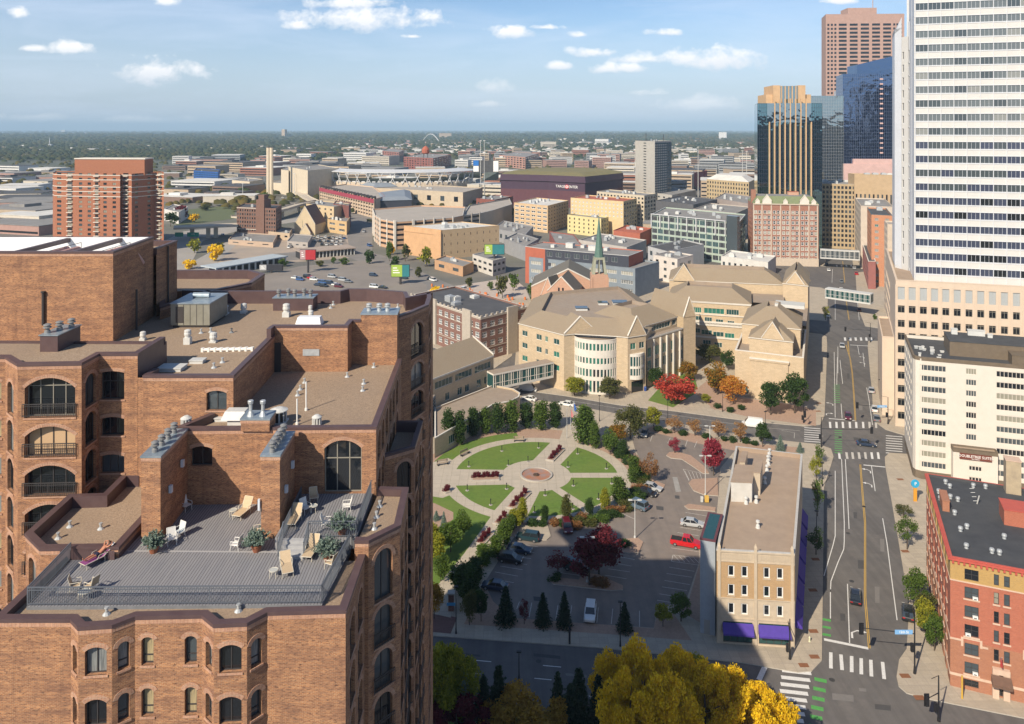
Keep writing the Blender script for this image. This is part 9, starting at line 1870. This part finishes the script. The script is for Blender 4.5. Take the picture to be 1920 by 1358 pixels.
fars([(449,437,'dark teal'),(470,447,'white'),(480,456,'dark blue'),(502,458,'red'),(560,462,'red'),(543,465,'white'),(418,442,'silver'),(683,436,'silver'),(693,462,'blue'),(700,480,'white'),(530,372,'white'),(545,376,'silver'),(538,380,'white'),(552,368,'grey'),(812,527,'white'),(806,524,'black'),(850,550,'black'),(868,545,'white'),(858,548,'grey')],'on the streets and yards beyond the far car park','cars beyond the far car park',.06,dirs=((20,6),(-18,8)))
fars([(10+k*11,362-k*.8,c) for k,c in enumerate(['white','grey','red','silver','white','black','white','blue'])],'on the freeway at the far left','cars on the far left freeway',.06,dirs=((20,-4),))
# orange construction barrels and a few walkers on the torn up street
cm2=mat('barrel_orange',(.6,.17,.04),rough=.6); bm=MB(); bm.lathe((0,0,0),[(.3,0),(.28,1.0),(.1,1.05)],8); bme=bm.mesh('traffic_barrel',[cm2],False)
for k in range(46):
    x,y=rnd.uniform(800,985),0; y=545+(x-800)*.12+rnd.uniform(-10,14); p=W(x,y,.07); o=bpy.data.objects.new('traffic_barrel',bme); sc.collection.objects.link(o); o.location=p; o.scale=(1.6,1.6,1.4); tag(o,'orange traffic barrel on the torn up street behind the school','barrel','orange barrels on the torn up street')
# ================= sun deck furniture (in the brick building's own frame) =================
CRMM=mat('cream_frame',(.6,.55,.45),rough=.5); SLG=mat('tan_sling',(.55,.42,.27),(.48,.36,.23),6,.8); WHF=mat('white_frame',(.72,.7,.66),rough=.5)
def near(t): t['near']=1; return t
DZ,UZ=52.352,53.1
def tube(m,pts,r=.022): 
    for a,b in zip(pts[:-1],pts[1:]): m.cyl(a,b,r,n=6)
def lounger(loc,rz,lab,back=.6,sling=None,sub=None):
    t=near(thing('sun_lounger',lab,'lounger',(0,0,0))); L0,L1,wd,hs=-.95,.25,.33,.36; bx,bz=L1+.78*math.cos(back),hs+.78*math.sin(back)
    m=MB()
    for s in (-wd,wd): tube(m,[(L0,s,hs),(L1,s,hs),(bx,s,bz)]); 
    for x,z in ((L0,hs),(L1,hs),(bx,bz)): m.cyl((x,-wd,z),(x,wd,z),.02,n=6)
    for s in (-wd,wd): tube(m,[(-.15,s,hs),(-.05,s*1.12,.58),(.4,s*1.12,.58),(.45,s,hs+.1)],.018)
    m.build('frame',[CRMM],t,False)
    for x in (L0+.12,L1+.1):
        for s in (-wd,wd): m=MB(); m.cyl((x,s,0),(x,s,hs),.02,n=6); m.build('leg',[CRMM],t,False)
    m=MB(); q=.02; m.taper([V((L0,-wd+q,hs-.01)),V((L1,-wd+q,hs-.01)),V((L1,wd-q,hs-.01)),V((L0,wd-q,hs-.01))],[V((L0,-wd+q,hs+.015)),V((L1,-wd+q,hs+.015)),V((L1,wd-q,hs+.015)),V((L0,wd-q,hs+.015))]); m.build('seat',[sling or SLG],t,False)
    m=MB(); n_=V((-math.sin(back),0,math.cos(back)))*.02; a,b=V((L1,-wd+q,hs)),V((bx,-wd+q,bz)); e=V((0,2*(wd-q),0)); m.taper([a,b,b+e,a+e],[a+n_,b+n_,b+e+n_,a+e+n_]); m.build('backrest',[sling or SLG],t,False)
    if sub: sub(t)
    t.location=loc; t.rotation_euler.z=rz; return t
def chair(loc,rz,lab,fr=None,sl=None):
    fr=fr or WHF; t=near(thing('patio_chair',lab,'chair',(0,0,0))); w_=.27; m=MB()
    for s in (-w_,w_): tube(m,[(-.25,s,.4),(.22,s,.38),(.38,s,.95)],.022); tube(m,[(-.28,s*1.1,.4),(-.25,s*1.1,.62),(.28,s*1.1,.62)],.02)
    for x,z in ((-.25,.4),(.22,.38),(.38,.95)): m.cyl((x,-w_,z),(x,w_,z),.02,n=6)
    m.build('frame',[fr],t,False)
    for x in (-.26,.28):
        for s in (-w_,w_): m=MB(); m.cyl((x*1.1,s,0),(x*.9,s,.42),.02,n=6); m.build('leg',[fr],t,False)
    m=MB(); m.box((-.25,-w_,.39),(.22,w_,.41)); m.build('seat',[sl or fr],t,False); m=MB(); m.taper([V((.22,-w_,.4)),V((.24,-w_,.4)),V((.24,w_,.4)),V((.22,w_,.4))],[V((.37,-w_,.93)),V((.39,-w_,.93)),V((.39,w_,.93)),V((.37,w_,.93))]); m.build('backrest',[sl or fr],t,False); t.location=loc; t.rotation_euler.z=rz; return t
def table(loc,lab,r=.27,h=.45):
    t=near(thing('side_table',lab,'table',(0,0,0))); m=MB(); m.lathe((0,0,h-.03),[(r,0),(r,.03),(r*.9,.035)],20); m.build('tabletop',[mat('frosted_glass',(.45,.47,.45),rough=.2)],t,False); m=MB(); 
    for k in range(20): a,b=2*math.pi*k/20,2*math.pi*(k+1)/20; m.cyl((r*math.cos(a),r*math.sin(a),h),(r*math.cos(b),r*math.sin(b),h),.018,n=5)
    m.build('rim',[CRMM],t,False)
    for k in range(4): a=math.pi/4+k*math.pi/2; m=MB(); m.cyl((r*math.cos(a),r*math.sin(a),0),(r*.9*math.cos(a),r*.9*math.sin(a),h-.03),.018,n=5); m.build('leg',[CRMM],t,False)
    t.location=loc
def pot(loc,w_,h,lab):
    t=near(thing('potted_spruce',lab,'potted plant',loc)); m=MB(); m.lathe((0,0,0),[(.22,0),(.34,.36),(.38,.38),(.38,.46),(.33,.46)],18); o=m.build('pot',[mat('terracotta',(.28,.1,.05),rough=.7)],None,False); o.parent=t
    C=[]
    for k in range(90):
        a=rs2.uniform(0,6.28); e=rs2.uniform(.05,1.35); L=w_/2*rs2.uniform(.9,1.3); d=np.array([math.cos(a)*math.cos(e),math.sin(a)*math.cos(e),math.sin(e)*h/w_*1.5]); tt=rs2.uniform(.15,1,60)
        C.append(d[None]*L*tt[:,None]+rs2.normal(0,.035,(60,3))+np.array([0,0,.5]))
    me=leafmesh('crown',np.concatenate(C),.05); me.materials.append(LC['blue']); o=bpy.data.objects.new('foliage',me); sc.collection.objects.link(o); o.parent=t
D=lambda x,y: W(x,y,DZ); U_=lambda x,y: W(x,y,UZ)
lounger(D(457,965),R(75),'tan lounger with raised back between the two chimneys',1.0); lounger(U_(553,980),R(86),'tan lounger on the upper deck beside the railing',1.1); lounger(D(537,1070),R(112),'tan lounger at the front railing, lying diagonally'); lounger(D(584,1040),R(84),'tan lounger against the wall of the upper deck',1.0)
chair(D(322,1020),R(120),'pale blue white chair nearest the left potted spruce'); chair(D(335,1008),R(60),'white chair tilted back by the left chimney',None,mat('pale_blue_sling',(.5,.55,.58))); chair(D(443,1030),R(-10),'white chair alone in the middle of the deck'); chair(D(349,957),R(150),'white chair tucked behind the left chimney'); chair(D(172,1108),R(-20),'cream high backed chair at the front left corner of the deck',CRMM,SLG); chair(D(142,1108),R(200),'cream low chair at the front left corner of the deck',CRMM,SLG); chair(D(620,1065),R(-20),'cream chair beside the right potted spruce',CRMM,SLG)
chair(U_(573,962),R(140),'white chair on the upper deck beside the lounger'); chair(U_(588,942),R(110),'tan chair by the patio door on the upper deck',CRMM,SLG); chair(U_(650,958),R(10),'white chair near the right railing of the upper deck'); chair(U_(612,990),R(185),'white chair behind the large potted spruce on the upper deck')
chair(D(484,1005),R(20),'stacked tan chair leaning on the right chimney',CRMM,SLG)
table(D(437,968),'round glass side table left of the lounger between the chimneys'); table(D(513,1082),'round glass side table beside the diagonal lounger'); table(U_(588,960),'round glass side table on the upper deck'); table(D(158,1125),'low round table between the two cream chairs',.35,.5)
pot(D(288,1036),1.35,1.0,'potted blue spruce at the foot of the left chimney'); pot(D(481,1034),1.6,1.15,'potted blue spruce at the foot of the right chimney'); pot(D(614,1050),1.5,1.1,'potted blue spruce beside the steps and the railing'); pot(U_(641,1002),1.7,1.1,'large potted blue spruce on the upper deck')
for x,y,z in ((318,925,0),(338,902,0)): pass
# wall lamps on the chimneys
for i,(x,yy_,z) in enumerate(((-23.66,53.4,54.9),(-23.7,55.4,55.8),(-15.68,53.4,54.9),(-15.75,55.2,55.8),(-17.0,52.15,54.3))):
    t=near(thing('wall_lamp',['lower pale wall lamp on the left chimney','upper pale wall lamp on the left chimney','lower pale wall lamp on the right chimney','upper pale wall lamp on the right chimney','pale box on the front corner of the right chimney'][i],'wall lamp',(x,yy_,z))); m=MB(); m.box((x,yy_-.12,z),(x+.2,yy_+.12,z+.5)) if i<4 else m.box((x-.12,yy_-.1,z),(x+.02,yy_+.05,z+.75)); m.build('lamp_body',[mat('pale_lamp',(.6,.63,.68),rough=.4)],t)
# ---- sunbather
SKN=mat('skin',(.5,.22,.13),(.42,.17,.1),6,.55); HAR=mat('hair_brown',(.1,.06,.035),(.06,.035,.02),20,.8); SHO=mat('navy_shorts',(.012,.014,.04),(.02,.02,.05),6,.85); TWL=mat('purple_towel',(.25,.06,.2),(.2,.05,.17),6,.95); TW2=mat('white_towel',(.65,.65,.65),(.55,.55,.56),6,.95)
def skinned(name,verts,edges,radii,mats_,parent,sub=2):
    me=bpy.data.meshes.new(name+'_'); me.from_pydata(verts,edges,[]); o=bpy.data.objects.new(name+'_',me); sc.collection.objects.link(o); md=o.modifiers.new('s','SKIN'); md.use_smooth_shade=True; md.branch_smoothing=.3
    for i,r in enumerate(radii): me.skin_vertices[0].data[i].radius=r if isinstance(r,tuple) else (r,r)
    me.skin_vertices[0].data[0].use_root=True; o.modifiers.new('u','SUBSURF').levels=sub
    dg=bpy.context.evaluated_depsgraph_get(); dg.update(); m2=bpy.data.meshes.new_from_object(o.evaluated_get(dg)); bpy.data.objects.remove(o); m2.materials.clear(); [m2.materials.append(x) for x in mats_]; q=bpy.data.objects.new(name,m2); sc.collection.objects.link(q); q.parent=parent; return q
def person(loc,rz,back):
    t=near(thing('person','person sunbathing on a lounger with a purple towel, dark shorts, hands behind the head','person',(0,0,0))); cb_x,sb=math.cos(back),math.sin(back); hs=.4
    B=lambda s,y,h: (.25+s*cb_x-h*sb, y, hs+.02+s*sb+h*cb_x)     # along the raised back: distance s, side y, height h above it
    v=[(.16,0,hs+.11)]; e=[]; r=[(.15,.11)]
    def chain(start,pts,rad):
        k=start
        for p,q in zip(pts,rad): v.append(p); r.append(q if isinstance(q,tuple) else (q,q)); e.append((k,len(v)-1)); k=len(v)-1
        return k
    ch=chain(0,[B(.14,0,.12),B(.32,0,.13),B(.46,0,.12)],[(.135,.1),(.16,.11),(.15,.09)]); nk=chain(ch,[B(.56,0,.11),B(.62,0,.12)],[.055,.052])
    chain(nk,[B(.68,0,.14),B(.76,0,.15),B(.82,0,.15)],[.07,.09,.07])
    for s in (-1,1):
        an=chain(0,[(.08,s*.1,hs+.1),(-.34,s*.11,hs+.14),(-.74,s*.1,hs+.09),(-.78,s*.1,hs+.1)],[.09,.062,.038,.036]); chain(an,[(-.82,s*.12,hs+.17),(-.83,s*.13,hs+.26)],[.036,.022])
        el=chain(ch,[B(.5,s*.19,.11),B(.74,s*.36,.16)],[.055,.042]); wr=chain(el,[B(.86,s*.14,.08)],[.03]); pm=chain(wr,[B(.87,s*.07,.07)],[(.036,.018)])
        for k in range(4): chain(pm,[B(.85+.022*k,s*.01,.05),B(.85+.022*k,-s*(.02+.006*(k%3)),.05)],[.0095,.008])
        chain(pm,[B(.83,s*.05,.06),B(.81,s*.03,.06)],[.01,.009])
    skinned('body',v,e,r,[SKN],t)
    m=MB(); m.sm=True
    c=B(.765,0,.15); m.ball(c,.105,12,0,10,.95); m.build('hair',[HAR],t,False); h=t.children[-1]; 
    # face turned up: brow, nose, mouth and ears on the upward side of the head
    m=MB(); m.ball(B(.75,0,.235),.018,8); m.build('nose',[SKN],t,False)
    m=MB(); [m.ball(B(.775,s*.033,.225),.012,8) for s in (-1,1)]; m.build('eyes',[HAR],t,False); m=MB(); m.ball(B(.715,0,.225),.014,8,0,6,.6); m.build('mouth',[mat('lips',(.4,.1,.08))],t,False); m=MB(); [m.ball(B(.75,s*.095,.16),.022,8) for s in (-1,1)]; m.build('ears',[SKN],t,False)
    m=MB(); m.ball(B(.745,0,.165),.085,14,0,10,.95); m.build('face',[SKN],t,False)
    v2=[(.2,0,hs+.12),(.08,0,hs+.115),(.0,-.1,hs+.115),(-.16,-.108,hs+.13),(.0,.1,hs+.115),(-.16,.108,hs+.13)]; skinned('shorts',v2,[(0,1),(1,2),(2,3),(1,4),(4,5)],[(.17,.125),(.17,.12),(.115,.11),(.105,.095),(.115,.11),(.105,.095)],[SHO],t)
    t.location=loc; t.rotation_euler.z=rz; return t
pl=D(181,1055); rzp=math.atan2((D(212,1035)-D(150,1066)).y,(D(212,1035)-D(150,1066)).x)
lounger(pl,rzp,'lounger with a purple towel carrying the sunbather at the left of the deck',.5,TWL); person(pl,rzp,.5)
tw_=near(thing('towel','white towel over the head end of the sunbather\'s lounger','towel',(0,0,0))); m=MB(); bx=.25+.5*math.cos(.5); bz=.36+.5*math.sin(.5)
for k in range(5): a=.5+.09*k; m.face([(.25+a*math.cos(.5)-.03,-.3,.40+a*math.sin(.5)+.005*(k%2)),(.25+(a+.09)*math.cos(.5)-.03,-.3,.40+(a+.09)*math.sin(.5)+.005*((k+1)%2)),(.25+(a+.09)*math.cos(.5)-.03,.3,.40+(a+.09)*math.sin(.5)+.005*((k+1)%2)),(.25+a*math.cos(.5)-.03,.3,.40+a*math.sin(.5)+.005*(k%2))])
m.build('towel_cloth',[TW2],tw_,False); tw_.location=pl; tw_.rotation_euler.z=rzp
merge_mk()
# the city plan is drawn in units of 1.15 m; the near apartment building and its deck are drawn in metres on a 12 m base
for o in list(sc.collection.objects):
    if o.parent is None and o.type not in ('CAMERA','LIGHT'):
        if o.get('near'): o.location.z+=12; del o['near']
        else: o.location*=1.15; o.scale*=1.15
# ---- thin haze
m=bpy.data.materials.new('haze'); m.use_nodes=True; t=m.node_tree; t.nodes.clear(); pv=nd(t,'ShaderNodeVolumePrincipled'); pv.inputs['Density'].default_value=HAZE; pv.inputs['Color'].default_value=(.56,.79,1,1); pv.inputs['Anisotropy'].default_value=-.1
mo=nd(t,'ShaderNodeOutputMaterial'); t.links.new(pv.outputs[0],mo.inputs['Volume'])
mb=MB(); mb.box((-29000,-1500,-2),(29000,45000,330)); o=mb.build('haze',[m],None,False); o['kind']='stuff'; tag(o,'thin pale blue haze over the far city')
